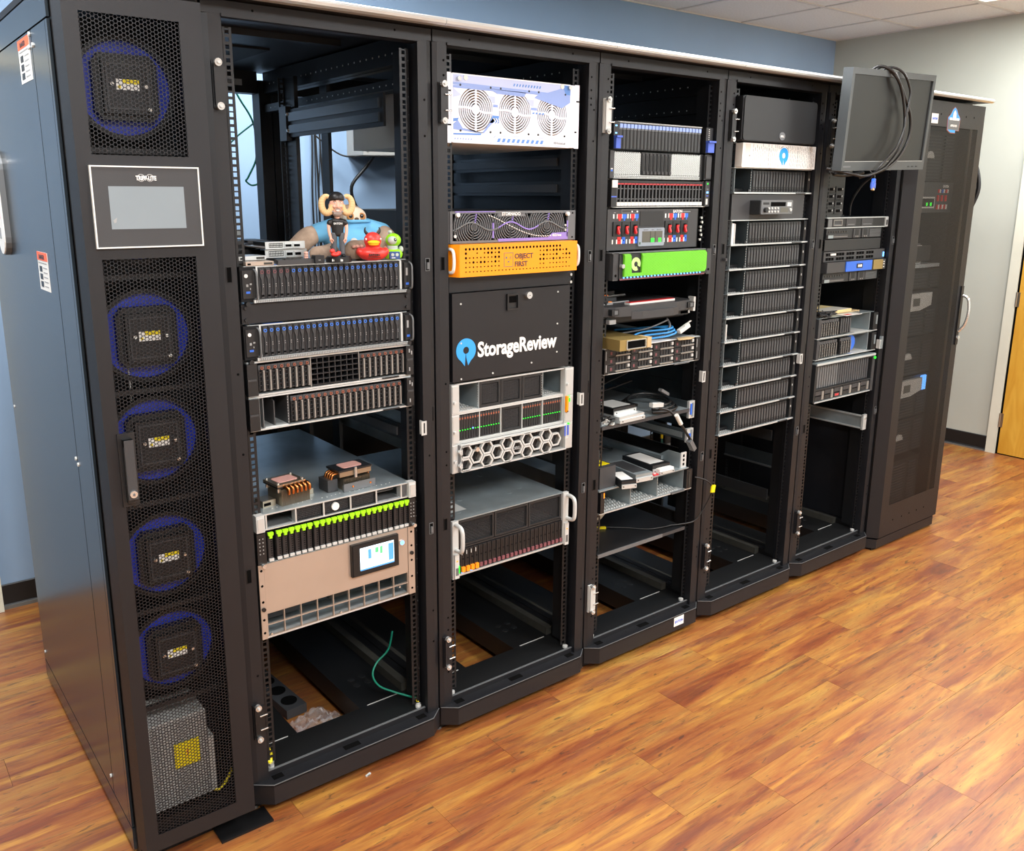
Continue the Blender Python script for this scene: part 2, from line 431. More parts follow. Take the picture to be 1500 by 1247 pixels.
while y < YB:
    off = {(-0.702): 0}.get(round(y, 3), (row*0.337) % 1.0) * PL
    if abs(y+0.854) < .02: off = (1.192 % PL)
    if abs(y+1.007) < .02: off = (1.515 % PL)
    x = -9*PL + off
    while x < XW:
        x0, x1, y0, y1 = max(x, XL), min(x+PL, XW), max(y, YF), min(y+PW, YB)
        if x1-x0 > .02 and y1-y0 > .01:
            P = [px(a, b, 0) for a in (x0, (x0+x1)/2, x1) for b in (y0, y1)]
            seen = any(-30 < p[0] < 1530 and 300 < p[1] < 1290 for p in P)
            # hidden under the cabinets' middle rows
            full = (x1-x0 > PL-.001 and y1-y0 > PW-.001)
            cands.append((seen, full, x0, x1, y0, y1))
        x += PL
    y += PW; row += 1
seen = sorted([c for c in cands if c[0]], key=lambda c: (Vector(((c[2]+c[3])/2, (c[4]+c[5])/2, 0)) - Vector((cam.location.x, cam.location.y, 0))).length)
for c in seen[:290]:
    _, full, x0, x1, y0, y1 = c
    if full: part(fl, 'floor_plank', plank_mesh, ((x0+x1)/2, (y0+y1)/2, 0))
    else: part(fl, 'floor_plank', plank_mb(x0+G/2, x1-G/2, y0+G/2, y1-G/2))
for c in seen[290:] + [c for c in cands if not c[0]]:
    _, full, x0, x1, y0, y1 = c; b = plank_mb(x0+G/2, x1-G/2, y0+G/2, y1-G/2); rest.add(b.v, b.f, 'floor_wood')
o = part(fl, 'far_floor_planks', rest); o['kind'] = 'stuff'

# ceiling: T-bar grid with mineral tiles and troffer lamps
ce = struct('ceiling', MB().box(XL, XW, YF, YB, ZC+.03, ZC+.1, 'acoustic'))
gx = [4.10+.01-.61*k for k in range(12)] + [4.71+.01]; gx = sorted(g for g in gx if g > XL); gx = [XL] + gx + [XW]
gy = sorted([1.1675-.61*k for k in range(10) if 1.1675-.61*k > YF]); gy = [YF] + gy + [YB]
lampcells = [(lx, ly) for lx, ly in LAMPS]
tile_cache = {}
for i in range(len(gx)-1):
    for j in range(len(gy)-1):
        cx, cy = (gx[i]+gx[i+1])/2, (gy[j]+gy[j+1])/2
        wx, wy = gx[i+1]-gx[i]-.014, gy[j+1]-gy[j]-.014
        if wx < .02 or wy < .02: continue
        if any(abs(cx-a) < .25 and abs(cy-b) < .55 for a, b in lampcells) or any(abs(cx-a) < .25 and abs(cy-b) < .25 for a, b in LAMPS2): continue
        key = (round(wx, 3), round(wy, 3))
        if key not in tile_cache:
            tile_cache[key] = MB().box(-wx/2, wx/2, -wy/2, wy/2, 0, .018, 'acoustic').mesh('ceiling_tile')
        part(ce, 'ceiling_tile', tile_cache[key], (cx, cy, ZC+.004))
g = MB()
for x in gx: g.box(x-.011, x+.011, YF, YB, ZC-.001, ZC+.006, 'tbar')
for y in gy: g.box(XL, XW, y-.011, y+.011, ZC-.0012, ZC+.0055, 'tbar')
part(ce, 'ceiling_grid', g)
for k, (lx, ly) in enumerate(LAMPS):
    nm = ['over the near left of the cabinets', 'on the near left of the room', 'over the middle cabinets', 'in the middle of the room', 'at the far end of the row', 'near the yellow door'][k]
    t = thing('ceiling_light', 'recessed fluorescent troffer light in the ceiling grid ' + nm, 'light', (lx, ly, ZC), 'recessed ceiling lights')
    part(t, 'frame', MB().frame(-.294, .294, -.6, .6, .02, 0, .02, 'white').v and (lambda b: b)(MB().box(-.294,-.27,-.595,.595,-.004,.02,'white').box(.27,.294,-.595,.595,-.004,.02,'white').box(-.27,.27,-.595,-.57,-.004,.02,'white').box(-.27,.27,.57,.595,-.004,.02,'white')))
    part(t, 'diffuser', MB().box(-.27, .27, -.57, .57, .002, .008, 'glow_tube'))

for k, (lx, ly) in enumerate(LAMPS2):
    t = thing('ceiling_light', 'square recessed ceiling light over the gap behind the ' + ['first open racks', 'door at the left'][k], 'light', (lx, ly, ZC), 'recessed ceiling lights')
    part(t, 'frame', MB().frame(-.294, .294, -.004, .02, .024, -.294, .294, 'white').v and MB().box(-.294,-.27,-.294,.294,-.004,.02,'white').box(.27,.294,-.294,.294,-.004,.02,'white').box(-.27,.27,-.294,-.27,-.004,.02,'white').box(-.27,.27,.27,.294,-.004,.02,'white'))
    part(t, 'diffuser', MB().box(-.27, .27, -.27, .27, .002, .008, 'glow_tube'))

# baseboards
def base_prof(): return [(0, 0), (-.012, 0), (-.012, .010), (-.006, .018), (-.006, .098), (-.002, .102), (0, .102)]
struct('baseboard_right', MB().prism([(XW+a, b) for a, b in base_prof()], .405, YB-.0001, 'base_black', 'y')
       .box(XW-.014, XW-.006, .405, YB, 0, .010, 'base_grey'))
struct('baseboard_back', MB().prism([(YB+a, b) for a, b in base_prof()], -.33, XW-.02, 'base_black', 'x')
       .box(-.33, XW-.02, YB-.016, YB-.006, 0, .014, 'base_grey'))
struct('baseboard_left', MB().box(XL, XL+.01, YF, YB, 0, .1, 'base_black'))
struct('baseboard_front', MB().box(XL+.01, XW, YF, YF+.01, 0, .1, 'base_black'))

# yellow wooden door in the right wall
d = thing('door_1', 'yellow maple door with white frame at the right edge of the photo', 'door', (XW, 0, 0)); del d['category']; d['kind'] = 'structure'
fr = MB().box(-.016, 0, .35, .408, 0, 2.13, 'door_frame_white').box(-.016, 0, -.66, -.60, 0, 2.13, 'door_frame_white').box(-.016, 0, -.6, .35, 2.07, 2.13, 'door_frame_white')
part(d, 'door_frame', fr)
part(d, 'door_jamb_gap', MB().box(-.003, 0, -.6, .35, 0, 2.07, 'hole'))
sl = part(d, 'door_leaf', MB().box(-.011, -.003, -.588, .334, .008, 2.062, 'door_wood'))
for z in (.18, .955, 1.75):
    part(sl, 'hinge', MB().box(-.0145, -.011, .325, .352, z, z+.09, 'nickel').cyl(-.014, .345, z, z+.09, .006, 'nickel', 10, 'z'))
part(sl, 'door_handle', MB().cyl(-.53, 1.0, -.06, -.011, .012, 'chrome', 12, 'x').box(-.066, -.052, -.54, -.42, .992, 1.008, 'chrome'))

d = thing('door_2', 'white door frame on the blue wall behind the cooling cabinet', 'door', (0, YB, 0)); del d['category']; d['kind'] = 'structure'
part(d, 'door_frame', MB().box(-.395, -.33, -.03, 0, 0, 2.13, 'door_frame_white').box(-1.41, -1.345, -.03, 0, 0, 2.13, 'door_frame_white').box(-1.345, -.395, -.03, 0, 2.07, 2.13, 'door_frame_white'))
part(d, 'door_leaf', MB().box(-1.335, -.405, -.012, 0, .008, 2.062, 'wall_blue'))

# wall box, hanging cables behind rack one
t = thing('electrical_box', 'beige metal electrical box on the blue wall behind the racks', 'box', (1.288, YB-.16, 1.80))
part(t, 'enclosure', MB().box(0, .36, 0, .16, 0, .28, 'box_beige').box(-.006, .366, -.004, 0, -.006, .286, 'box_beige'))
part(t, 'screw', MB().cyl(.015, .02, -.008, -.004, .006, 'grey', 10).cyl(.345, .02, -.008, -.004, .006, 'grey', 10))
for i, (x, dx) in enumerate([(1.093, .012), (1.108, .006), (1.128, .018), (1.143, -.01), (1.16, .004), (1.18, -.012), (1.12, -.006)]):
    b = MB().tube([(x, YB-.030, 2.55), (x+dx*.3, YB-.030, 2.2), (x+dx*.5, YB-.028, 1.85), (x-dx*.3, YB-.028, 1.6), (x+dx*.2, YB-.028, 1.1), (x, YB-.030, .3)], .0025 if i % 3 else .0042, 'cable_black')
    solo('hanging_cable', ['leftmost thick black', 'second black', 'third black', 'fourth thick black', 'fifth black', 'rightmost black', 'thick central black'][i] + ' cable hanging down the blue wall behind the open racks', 'cable', b, (0, 0, 0), 'cables hanging on the blue wall')
b = MB().tube([(1.352, YB-.14, 1.80), (1.33, YB-.1, 1.75), (1.262, YB-.08, 1.66), (1.30, YB-.06, 1.56), (1.37, YB-.04, 1.53)], .008, 'cable_black')
solo('power_cable', 'thick black cable curving down from the beige electrical box', 'cable', b)
b = MB().tube([(1.10, YB-.062, 1.88), (1.2, YB-.10, 1.80), (1.28, YB-.166, 1.795), (1.5, YB-.168, 1.80)], .004, 'cable_black')
solo('slack_cable', 'thin black cable sagging across in front of the electrical box', 'cable', b)
b = MB().tube([(.50, 1.12, 2.0), (.53, 1.12, 1.95), (.575, 1.12, 1.87), (.585, 1.13, 1.76), (.545, 1.12, 1.685), (.535, 1.12, 1.67), (.56, 1.12, 1.655), (.59, 1.12, 1.68), (.60, 1.12, 1.80), (.59, 1.12, 1.95)], .0035, 'cable_green')
solo('green_cable_loop', 'thin dark green cable looping down behind the first open rack', 'cable', b)
b = MB().tube([(.40, 1.11, 1.74), (.47, 1.11, 1.79), (.52, 1.12, 1.83), (.575, 1.12, 1.87)], .003, 'cable_green')
solo('green_cable_strand', 'thin green cable slanting up behind the first open rack', 'cable', b)
solo('black_crate', 'black crate standing on the floor against the blue wall behind the racks', 'crate',
     MB().box(1.25, 1.80, YB-.50, YB-.19, 0, 1.54, 'black_matte').frame(1.25, 1.80, 0, 1.54, .02, YB-.51, YB-.50, 'dark'))
# ---------------------------------------------------------------- open racks
U = 0.04445; D_RACK = 1.07
EARS = {1: (.058, .532), 2: (.660, 1.131), 3: (1.268, 1.752), 4: (1.883, 2.356), 5: (2.488, 2.950)}
def post(x0, x1, mir, holes):
    # front upright: bevelled flange beside the seam, flat face, return towards the back
    b = MB(); w = x1-x0
    P = [(x0+.001, .004), (x0+.014, 0), (x1, 0), (x1, .012), (x1-.004, .055), (x0+.001, .055)]
    if mir: P = [(x0+x1-a, c) for a, c in P][::-1]
    b.prism(P, .082, 2.005, 'rack_black', 'z')
    for hx, hz in holes: b.cyl(hx, hz, -.0004, .0006, .0032, 'hole', 8)
    return b
def rail_mb(x0, x1, web, y0, dirn=1):
    # 19 inch mounting rail: flange with square holes (a ladder) and a web running back
    b = MB(); cw = .0095; xm = (x0+x1)/2; zlo, zhi = .115, 1.985
    b.box(x0, xm-cw/2, y0, y0+.002, zlo, zhi, 'rail_black').box(xm+cw/2, x1, y0, y0+.002, zlo, zhi, 'rail_black')
    z = zlo; k = 0; b.box(xm-cw/2, xm+cw/2, y0, y0+.002, zlo, zlo+.0032, 'rail_black'); z = zlo+.0032
    gaps = (.00635, .00635, .0032)
    while z < zhi-.014:
        g = gaps[k % 3]; b.box(xm-cw/2, xm+cw/2, y0, y0+.002, z+.0095, min(z+.0095+g, zhi), 'rail_black'); z += .0095+g; k += 1
    wx = x0 if web < 0 else x1
    b.box(wx-.001, wx+.001, y0, y0+.07*dirn, zlo, zhi, 'rail_black') if dirn > 0 else b.box(wx-.001, wx+.001, y0-.07, y0, zlo, zhi, 'rail_black')
    b.box(min(wx, wx+web*.012), max(wx, wx+web*.012), y0+.07*dirn-.001, y0+.07*dirn+.001, zlo, zhi, 'rail_black')
    return b
def hinge_part(par, x, z, mname, pins=True, h=.10):
    b = MB().box(x-.010, x+.012, -.014, -.002, z+.008, z+h-.008, mname).box(x-.012, x+.004, -.006, .002, z, z+h, mname)
    b.box(x+.012, x+.020, -.004, .012, z+.010, z+h-.010, mname)
    o = part(par, 'hinge_bracket', b)
    for zz in (z+.004, z+h-.004): s = MB(); s.cyl(x-.001, zz, -.020, -.010, .0085, 'chrome', 12).cyl(x-.001, zz, -.024, -.018, .0035, 'lightgrey', 8); part(o, 'hinge_bolt', s)
    if pins:
        for zz in (z+.03, z+h-.03): part(o, 'hinge_pin', MB().tube([(x+.002, -.016, zz), (x+.022, -.017, zz+.001)], .0022, 'chrome', 6, False))
def rack(k, label, hinge_top='rack_black', hinge_bot='rack_black'):
    X = (k-1)*.6; ea, eb = EARS[k]; ea -= X; eb -= X
    t = thing('open_server_rack', label, 'rack', (X, 0, 0), 'open four post racks in a row')
    dots = [(z) for z in (1.962, 1.925, 1.90)]
    lh = [(.036, z) for z in (1.962, 1.925, 1.902)] + [(.033, z) for z in (.20, .235, .34, .38, 1.10, .90, .86)]
    rh = [(.567, z) for z in (1.962, 1.925, 1.902, 1.884)] + [(.58, z) for z in (.28, .32, 1.78, 1.87)]
    if k == 1: lh = [(.033, .40), (.033, 1.2), (.033, 1.0)]; rh = [(.575, 1.86), (.575, 1.77), (.58, .32), (.58, .42), (.575, .9)]
    part(t, 'front_post', post(.002, .046, False, lh)); part(t, 'front_post', post(.556, .598, True, rh))
    part(t, 'rear_post', MB().box(.002, .045, 1.01, D_RACK, .082, 2.005, 'rack_inner')); part(t, 'rear_post', MB().box(.555, .598, 1.01, D_RACK, .082, 2.005, 'rack_inner'))
    part(t, 'mounting_rail', rail_mb(ea, ea+.022, -1, .030)); part(t, 'mounting_rail', rail_mb(eb-.012, eb+.012, 1, .030))
    part(t, 'mounting_rail', rail_mb(ea, ea+.022, -1, .76, -1)); part(t, 'mounting_rail', rail_mb(eb-.018, eb+.004, 1, .76, -1))
    # unit numbers printed along the right hand rail
    nb = MB()
    for i in range(1, 43):
        z = .115 + i*U - .025
        nb.box(eb+.0135, eb+.0185, .0365, .037, z, z+.0015, 'grey_print')
        if i % 2: nb.box(eb+.0135, eb+.0165, .0365, .037, z+.004, z+.0055, 'grey_print')
    nb.box(eb+.0121, eb+.020, .037, .039, .115, 1.985, 'rail_black')
    part(t, 'unit_number_strip', nb)['kind'] = 'stuff'
    # frame beams
    b = MB().box(.046, .556, .0, .04, 2.004, 2.034, 'rack_black').prism([(.0, 2.004), (-.004, 2.008), (-.004, 2.0), (.004, 1.998), (.03, 1.998), (.03, 2.004)], .046, .556, 'rack_black', 'x')
    for hx in (.12, .49): b.cyl(hx, 2.02, -.0005, .001, .003, 'hole', 8)
    b.box(.002, .046, .0, .04, 2.0051, 2.034, 'rack_black').box(.556, .598, .0, .04, 2.0051, 2.034, 'rack_black')
    part(t, 'front_top_beam', b)
    part(t, 'rear_top_beam', MB().box(.045, .555, 1.02, D_RACK, 1.962, 2.034, 'rack_inner').box(.42, .50, 1.018, 1.02, 1.985, 2.005, 'grey_print'))
    for x0, x1 in ((.002, .028), (.572, .598)):
        for za, zb in ((1.962, 2.030), (1.90, 1.925), (1.00, 1.03), (.082, .125)): part(t, 'side_beam', MB().box(x0, x1, .055, 1.01, za, zb, 'rack_inner'))
    dd = MB()
    for i in range(24):
        y = .15+i*.035; dd.cyl(y, 1.99, .5714, .5722, .0028, 'lightgrey', 6, 'x').cyl(y, 1.912, .5714, .5722, .0024, 'lightgrey', 6, 'x')
    part(t, 'punched_hole_row', dd)['kind'] = 'stuff'
    # roof with rounded front edge, ceiling reflection painted in as a pale tone
    rp = [(-.045, 2.036), (-.060, 2.034), (-.068, 2.038), (-.070, 2.044), (-.066, 2.050), (-.055, 2.054), (1.08, 2.054), (1.08, 2.036)]
    part(t, 'roof_edge', MB().prism([(-.030, 2.036)] + rp[:6] + [(-.030, 2.054)], .0008, .5992, 'cap_highlight', 'x', False))
    part(t, 'roof_panel', MB().box(.0008, .5992, -.030, 1.08, 2.036, 2.054, 'rack_inner').box(.1, .5, .3, .32, 2.02, 2.036, 'rack_inner').box(.2, .4, .55, .9, 2.030, 2.036, 'black_matte'))
    # base: bevelled skirt, ledge, plates with an opening to the floor
    sk = [(.003, .0), (.045, -.034), (.555, -.034), (.597, .0), (.597, .004), (.553, -.028), (.047, -.028), (.003, .004)]
    b = MB().prism(sk, .030, .088, 'rack_black', 'z')
    b.prism([(.003, .0), (.045, -.034), (.555, -.034), (.597, .0), (.597, .012), (.003, .012)], .084, .0875, 'rack_black', 'z')
    b.prism([(.003, .0), (.045, -.0345), (.555, -.0345), (.597, .0), (.597, .002), (.554, -.032), (.046, -.032), (.003, .002)], .0875, .0895, 'grey', 'z')
    part(t, 'base_skirt', b)
    b = MB().box(.046, .554, .010, .016, .0875, .1035, 'rack_black').box(.046, .554, .0095, .0165, .1035, .105, 'grey')
    for x in (.055, .27, .515): b.box(x, x+(.05 if x > .2 and x < .3 else .03), -.012, .008, .0876, .0882, 'hole')
    part(t, 'base_ledge', b)
    b = MB().box(.03, .57, .016, .13, .092, .100, 'base_black')
    for x0, x1 in ((.05, .16), (.42, .53)): b.box(x0, x1, .1295, .132, .100, .1015, 'lightgrey')
    part(t, 'base_front_plate', b)
    side = MB().box(.03, .185, .132, 1.0, .090, .099, 'base_black').box(.185, .190, .132, 1.0, .03, .099, 'base_black')
    side.box(.40, .57, .132, 1.0, .090, .099, 'base_black').box(.395, .40, .132, 1.0, .03, .099, 'base_black').box(.19, .395, .80, 1.0, .090, .099, 'base_black')
    for px_, py_ in ((.10, .2), (.45, .25), (.49, .25), (.45, .29), (.49, .29)): side.cyl(px_, py_, .099, .1005, .011, 'dark', 12, 'z')
    part(t, 'base_side_plates', side)
    part(t, 'base_rail_channel', MB().box(.545, .570, .135, 1.0, .100, .128, 'dusty')); part(t, 'base_rail_channel', MB().box(.030, .050, .135, 1.0, .100, .118, 'dusty'))
    if k < 4: part(t, 'added_rear_blocker', MB().box(.046, .554, 1.062, 1.068, .11, .92 if k > 1 else .80, 'rack_inner'))  # added sheet, blocks light coming in behind the lower rack
    if k in (2, 3, 4): part(t, 'added_dark_panel', MB().box(.584, .588, .06, 1.0, 1.03, 1.962, 'rack_inner'))  # partial panel added to keep the upper rack interior dark
    lg = MB()
    for x in (.065, .54): lg.cyl(x, .03, .100, .108, .009, 'lightgrey', 10, 'z')
    part(t, 'grounding_stud', lg)
    for x in (.012, .588):
        for y in (.03, 1.03):
            part(t, 'levelling_foot', MB().cyl(x, y, 0, .008, .011, 'grey', 12, 'z').cyl(x, y, .008, .082, .005, 'chrome', 10, 'z'))
    part(t, 'base_sill', MB().box(.003, .597, .02, .06, .004, .082, 'rack_inner').box(.003, .03, .06, 1.05, .03, .082, 'rack_inner').box(.57, .597, .06, 1.05, .03, .082, 'rack_inner').box(.003, .597, 1.03, 1.05, .004, .082, 'rack_inner'))
    hinge_part(t, .028, 1.806, hinge_top, k > 1); hinge_part(t, .024, .222, hinge_bot)
    # latch slots and strike plates on the uprights
    for z in (1.437, .68):
        part(t, 'latch_slot', MB().box(.022, .032, -.0006, .001, z-.017, z+.017, 'hole').frame(.020, .034, z-.019, z+.019, .0015, -.0012, 0, 'rail_black'))
        q = MB().box(.571, .583, -.001, .001, z-.016, z+.016, 'hole').frame(.570, .584, z-.017, z+.017, .0015, -.002, 0, 'grey').box(.574, .580, -.006, -.001, z-.012, z+.006, 'grey')
        part(t, 'latch_keeper', q)
    part(t, 'strike_plate', MB().box(.551, .553, -.006, .012, .965, 1.005, 'lightgrey').frame(.545, .562, .965, 1.005, .005, -.008, -.006, 'lightgrey'))
    part(t, 'cable_slot', MB().box(.590, .5915, -.0, .02, 1.0, 1.04, 'rail_black'))
    return t
RACK_L = {1: 'black open server rack beside the cooling cabinet, plush sloth sitting inside',
          2: 'second black open server rack, holding the orange server and the logo drawer panel',
          3: 'middle black open server rack with silver hinge brackets and the bright green server',
          4: 'fourth black open server rack, holding the tall stack of identical drive servers',
          5: 'fifth black open server rack, behind and below the hanging monitor'}
R = {}
for k in range(1, 6):
    R[k] = rack(k, RACK_L[k], 'lightgrey' if k == 3 else 'black', {3: 'lightgrey', 1: 'rail_black'}.get(k, 'rack_black'))
for k in (3,):   # small sticker on the skirt of the middle rack
    s = part(R[3], 'sticker', MB().box(.430, .484, -.0347, -.0342, .048, .084, 'label_white'))
    part(s, 'lettering', MB().text('EATON', .0135, .457, .061, -.0349, 'blue', 'CENTER', .03, 1.0))
# ---------------------------------------------------------------- close coupled cooling cabinet (left)
t = thing('cooling_cabinet', 'tall narrow black cooling cabinet with perforated door and touch display, nearest the camera', 'cabinet', (-.3, 0, 0))
cool = t
part(t, 'frame', MB().box(.008, .04, .0, .05, .03, 2.03, 'rack_inner').box(.26, .296, .0, .05, .03, 2.03, 'rack_inner').box(.04, .26, .0, .05, 2.0, 2.03, 'rack_inner')
     .box(.04, .26, 1.03, 1.07, .03, 2.03, 'rack_inner').box(.29, .296, .05, 1.07, .03, 2.03, 'rack_inner').box(.008, .29, .05, 1.07, .03, .06, 'rack_inner'))
part(t, 'roof_panel', MB().box(.0, .298, -.02, 1.075, 2.03, 2.045, 'rack_inner').box(.0, .298, -.045, -.02, 2.026, 2.045, 'cap_highlight'))
sp = part(t, 'side_panel', MB().box(.0, .006, .055, .195, .085, 1.962, 'side_paint').box(.0, .006, .200, 1.07, .085, 1.962, 'side_paint')
     .box(.0, .006, .035, 1.07, 1.966, 2.026, 'side_paint').box(.001, .007, .195, .2, .085, 1.962, 'hole').box(.0, .006, .035, .052, .085, 1.962, 'side_paint').box(.001,.007,.052,.055,.085,1.962,'hole')
     .box(.0, .008, .035, 1.07, .02, .080, 'side_paint'))
sc = MB()
for y, z in ((.21, 1.955), (.225, 1.93), (.185, 1.93), (.21, 1.0), (.19, .99), (.21, .13), (1.04, .97), (1.04, .12)): sc.cyl(y, z, -.003, 0, .005, 'lightgrey', 8, 'x')
part(sp, 'panel_screw', sc)
part(t, 'base_plinth', MB().box(.01, .29, .01, 1.06, .0, .03, 'rack_inner').box(.19, .33, -.055, .01, .0, .006, 'rack_inner'))
def warn(z0, y0, h=.088, wd=.10, tilt=0):
    # orange headed warning sticker on the side panel (y0: edge nearer the front)
    s = part(t, 'warning_sticker', MB().box(-.0008, 0, y0, y0+wd, z0, z0+h, 'label_white'), label='white warning sticker with orange header')
    part(s, 'header', MB().box(-.0014, -.0008, y0, y0+wd, z0+h*.78, z0+h, 'label_orange'))
    part(s, 'lettering', MB().text('DANGER', h*.17, y0*-1, z0+h*.82, -.0018, 'black', 'LEFT', .02, 1.0, .0004, 'x').v and
         (lambda b: b)(MB().text('DANGER', h*.16, -.0017, z0+h*.82, y0+wd*.80, 'black', 'LEFT', .02, 1.0, .0004, 'x')))
    pg = MB()
    for i in range(3): pg.box(-.0013, -.0008, y0+wd*.60, y0+wd*.86, z0+h*(.08+.2*i), z0+h*(.23+.2*i), 'black')
    for i in range(5): pg.box(-.0013, -.0008, y0+wd*.12, y0+wd*.50, z0+h*(.10+.12*i), z0+h*(.13+.12*i), 'grey_print')
    pg.box(-.0013, -.0008, y0+wd*.10, y0+wd*.92, z0+h*.70, z0+h*.73, 'grey_print')
    part(s, 'pictograms', pg)
warn(1.865, .222, .092, .125); warn(1.392, .285, .092, .115)
# door
dm = MB()
x0, x1, z0, z1 = .010, .284, .055, 2.012
yf = -.050
dp = [(-.010+.0, -.004), (.010, -.050)]
def slab(a, b, c, d): dm.box(a, b, yf, yf+.002, c, d, 'rack_black')
MX0, MX1 = .040, .236
slab(x0, MX0, z0, z1); slab(MX1, x1, z0, z1); slab(MX0, MX1, 1.969, z1); slab(MX0, MX1, 1.486, 1.697); slab(MX0, MX1, z0, .098)
dm.prism([(.002, -.006), (x0, yf), (x0+.002, yf+.002), (.006, -.004)], z0, z1, 'rack_black', 'z')
dm.box(x1-.002, x1, yf+.002, -.004, z0, z1, 'rack_black').box(.006, x1-.002, yf+.002, -.004, z1-.002, z1, 'rack_black').box(.006, x1-.002, yf+.002, -.004, z0, z0+.002, 'rack_black')
dr = part(t, 'door', dm)
part(dr, 'perforated_panel', MB().hexsheet(MX0, MX1, 1.697, 1.969, 27, yf, 'rack_black', .82))
part(dr, 'perforated_panel', MB().hexsheet(MX0, MX1, .098, 1.486, 27, yf, 'rack_black', .82))
hb = MB().prism([(.034, .945), (.069, .945), (.071, 1.112), (.034, 1.112)], yf-.004, yf, 'black')
ho = part(dr, 'door_handle', hb.box(.042, .062, yf-.022, yf-.004, 1.085, 1.100, 'black').box(.042, .062, yf-.024, yf-.014, .965, 1.100, 'charcoal').box(.042, .062, yf-.014, yf-.004, .955, .995, 'black'))
part(dr, 'key_lock', MB().cyl(.052, .978, yf-.029, yf-.022, .008, 'chrome', 14).cyl(.052, .978, yf-.030, yf-.029, .003, 'grey', 8))
# display
dsp = part(t, 'control_display', MB().box(.0335, .2505, yf-.006, yf, 1.5115, 1.6735, 'charcoal'))
part(dsp, 'bezel', MB().frame(.031, .253, 1.509, 1.676, .0028, yf-.0085, yf, 'white'))
part(dsp, 'screen', MB().box(.064, .218, yf-.0066, yf-.006, 1.548, 1.635, 'screen_grey'))
part(dsp, 'smudge', MB().prism([(.068, 1.566), (.076, 1.572), (.074, 1.562), (.070, 1.560)], yf-.0069, yf-.0066, 'grey_print'))
part(dsp, 'lettering', MB().text('TRIPP-LITE', .0125, .141, 1.6478, yf-.0075, 'white_print', 'CENTER', .035, .72).ring(.131, 1.6525, .0070, .0076, yf-.0066, yf-.0061, 'white_print', 24).ring(.149, 1.6525, .0070, .0076, yf-.0066, yf-.0061, 'white_print', 24))
# fans behind the door: motor block, blue impeller, label
fanb = MB()
fanb.ring(0, 0, .098, .108, .0, .05, 'rack_inner', 36)
for i in range(7):
    a = i*2*PI/7; c, s_ = math.cos(a), math.sin(a)
    pts = [(.03*c, .02, .03*s_), (.095*math.cos(a+.15), .012, .095*math.sin(a+.15)), (.095*math.cos(a+.75), .036, .095*math.sin(a+.75)), (.03*math.cos(a+.8), .03, .03*math.sin(a+.8))]
    fanb.add(pts + [(p[0], p[1]+.002, p[2]) for p in pts], [(0,1,2,3),(7,6,5,4),(0,4,5,1),(1,5,6,2),(2,6,7,3),(3,7,4,0)], 'fan_blue')
fan_ring = MB().ring(0, 0, .066, .098, .012, .03, 'fan_blue', 32).mesh('impeller')
blades = fanb.mesh('fan')
motor = MB().box(-.052, .052, -.028, .012, -.055, .055, 'mesh_dark').prism([(-.066, -.050), (-.052, -.068), (.052, -.068), (.066, -.050), (.066, .050), (.052, .068), (-.052, .068), (-.066, .050)], -.014, .010, 'mesh_dark').frame(-.045, .045, -.047, .047, .004, -.030, -.028, 'charcoal').mesh('motor_block')
lab = MB().box(-.025, .022, -.0305, -.030, -.007, .015, 'label_white').box(-.012, .022, -.0308, -.0305, .006, .015, 'yellow').box(-.022, -.016, -.0308, -.0305, -.004, .002, 'yellow').mesh('rating_label')
scr = MB().cyl(-.034, .004, -.034, -.028, .004, 'chrome', 10).cyl(.036, .002, -.034, -.028, .004, 'chrome', 10).cyl(.04, -.045, -.034, -.018, .004, 'chrome', 10).mesh('motor_screw')
for i, z in enumerate((1.851, 1.572, 1.290, 1.031, .731, .469)):
    f = part(t, 'fan', blades, (.148, .065, 1.614+(z-1.614)*.962))
    part(f, 'impeller_shroud', fan_ring); part(f, 'motor_block', motor); part(f, 'rating_label', lab); part(f, 'motor_screw', scr)
part(t, 'fan_wall', MB().box(.012, .286, .20, .205, .06, 2.0, 'rack_inner'))
for z in (1.71, 1.44, 1.18, .91, .64, .385): part(t, 'fan_crossbar', MB().box(.02, .262, .04, .05, z-.006, z+.006, 'mesh_dark'))
for x in (.262, .02): part(t, 'fan_rail', MB().box(x, x+.012, .04, .06, .06, 2.0, 'mesh_dark'))
cb = part(t, 'control_box', MB().box(.050, .200, .030, .16, .100, .340, 'lightgrey').box(.200, .216, .030, .16, .100, .26, 'lightgrey').lattice(.050, .200, .105, .335, 22, 34, .0012, .028, .030, 'grey'))
part(cb, 'warning_label', MB().box(.115, .178, .025, .028, .205, .272, 'yellow').prism([(.143, .225), (.150, .245), (.146, .245), (.153, .262), (.143, .242), (.147, .242)], .0243, .025, 'red'))
part(t, 'grounding_wire', MB().tube([(.19, .05, .115), (.215, .03, .098), (.24, .03, .112), (.262, .04, .135)], .004, 'yellow'))
part(t, 'sensor_wire', MB().tube([(.10, .08, 1.30), (.104, .075, 1.22), (.105, .08, 1.12), (.103, .09, 1.02)], .0015, 'lightgrey'))
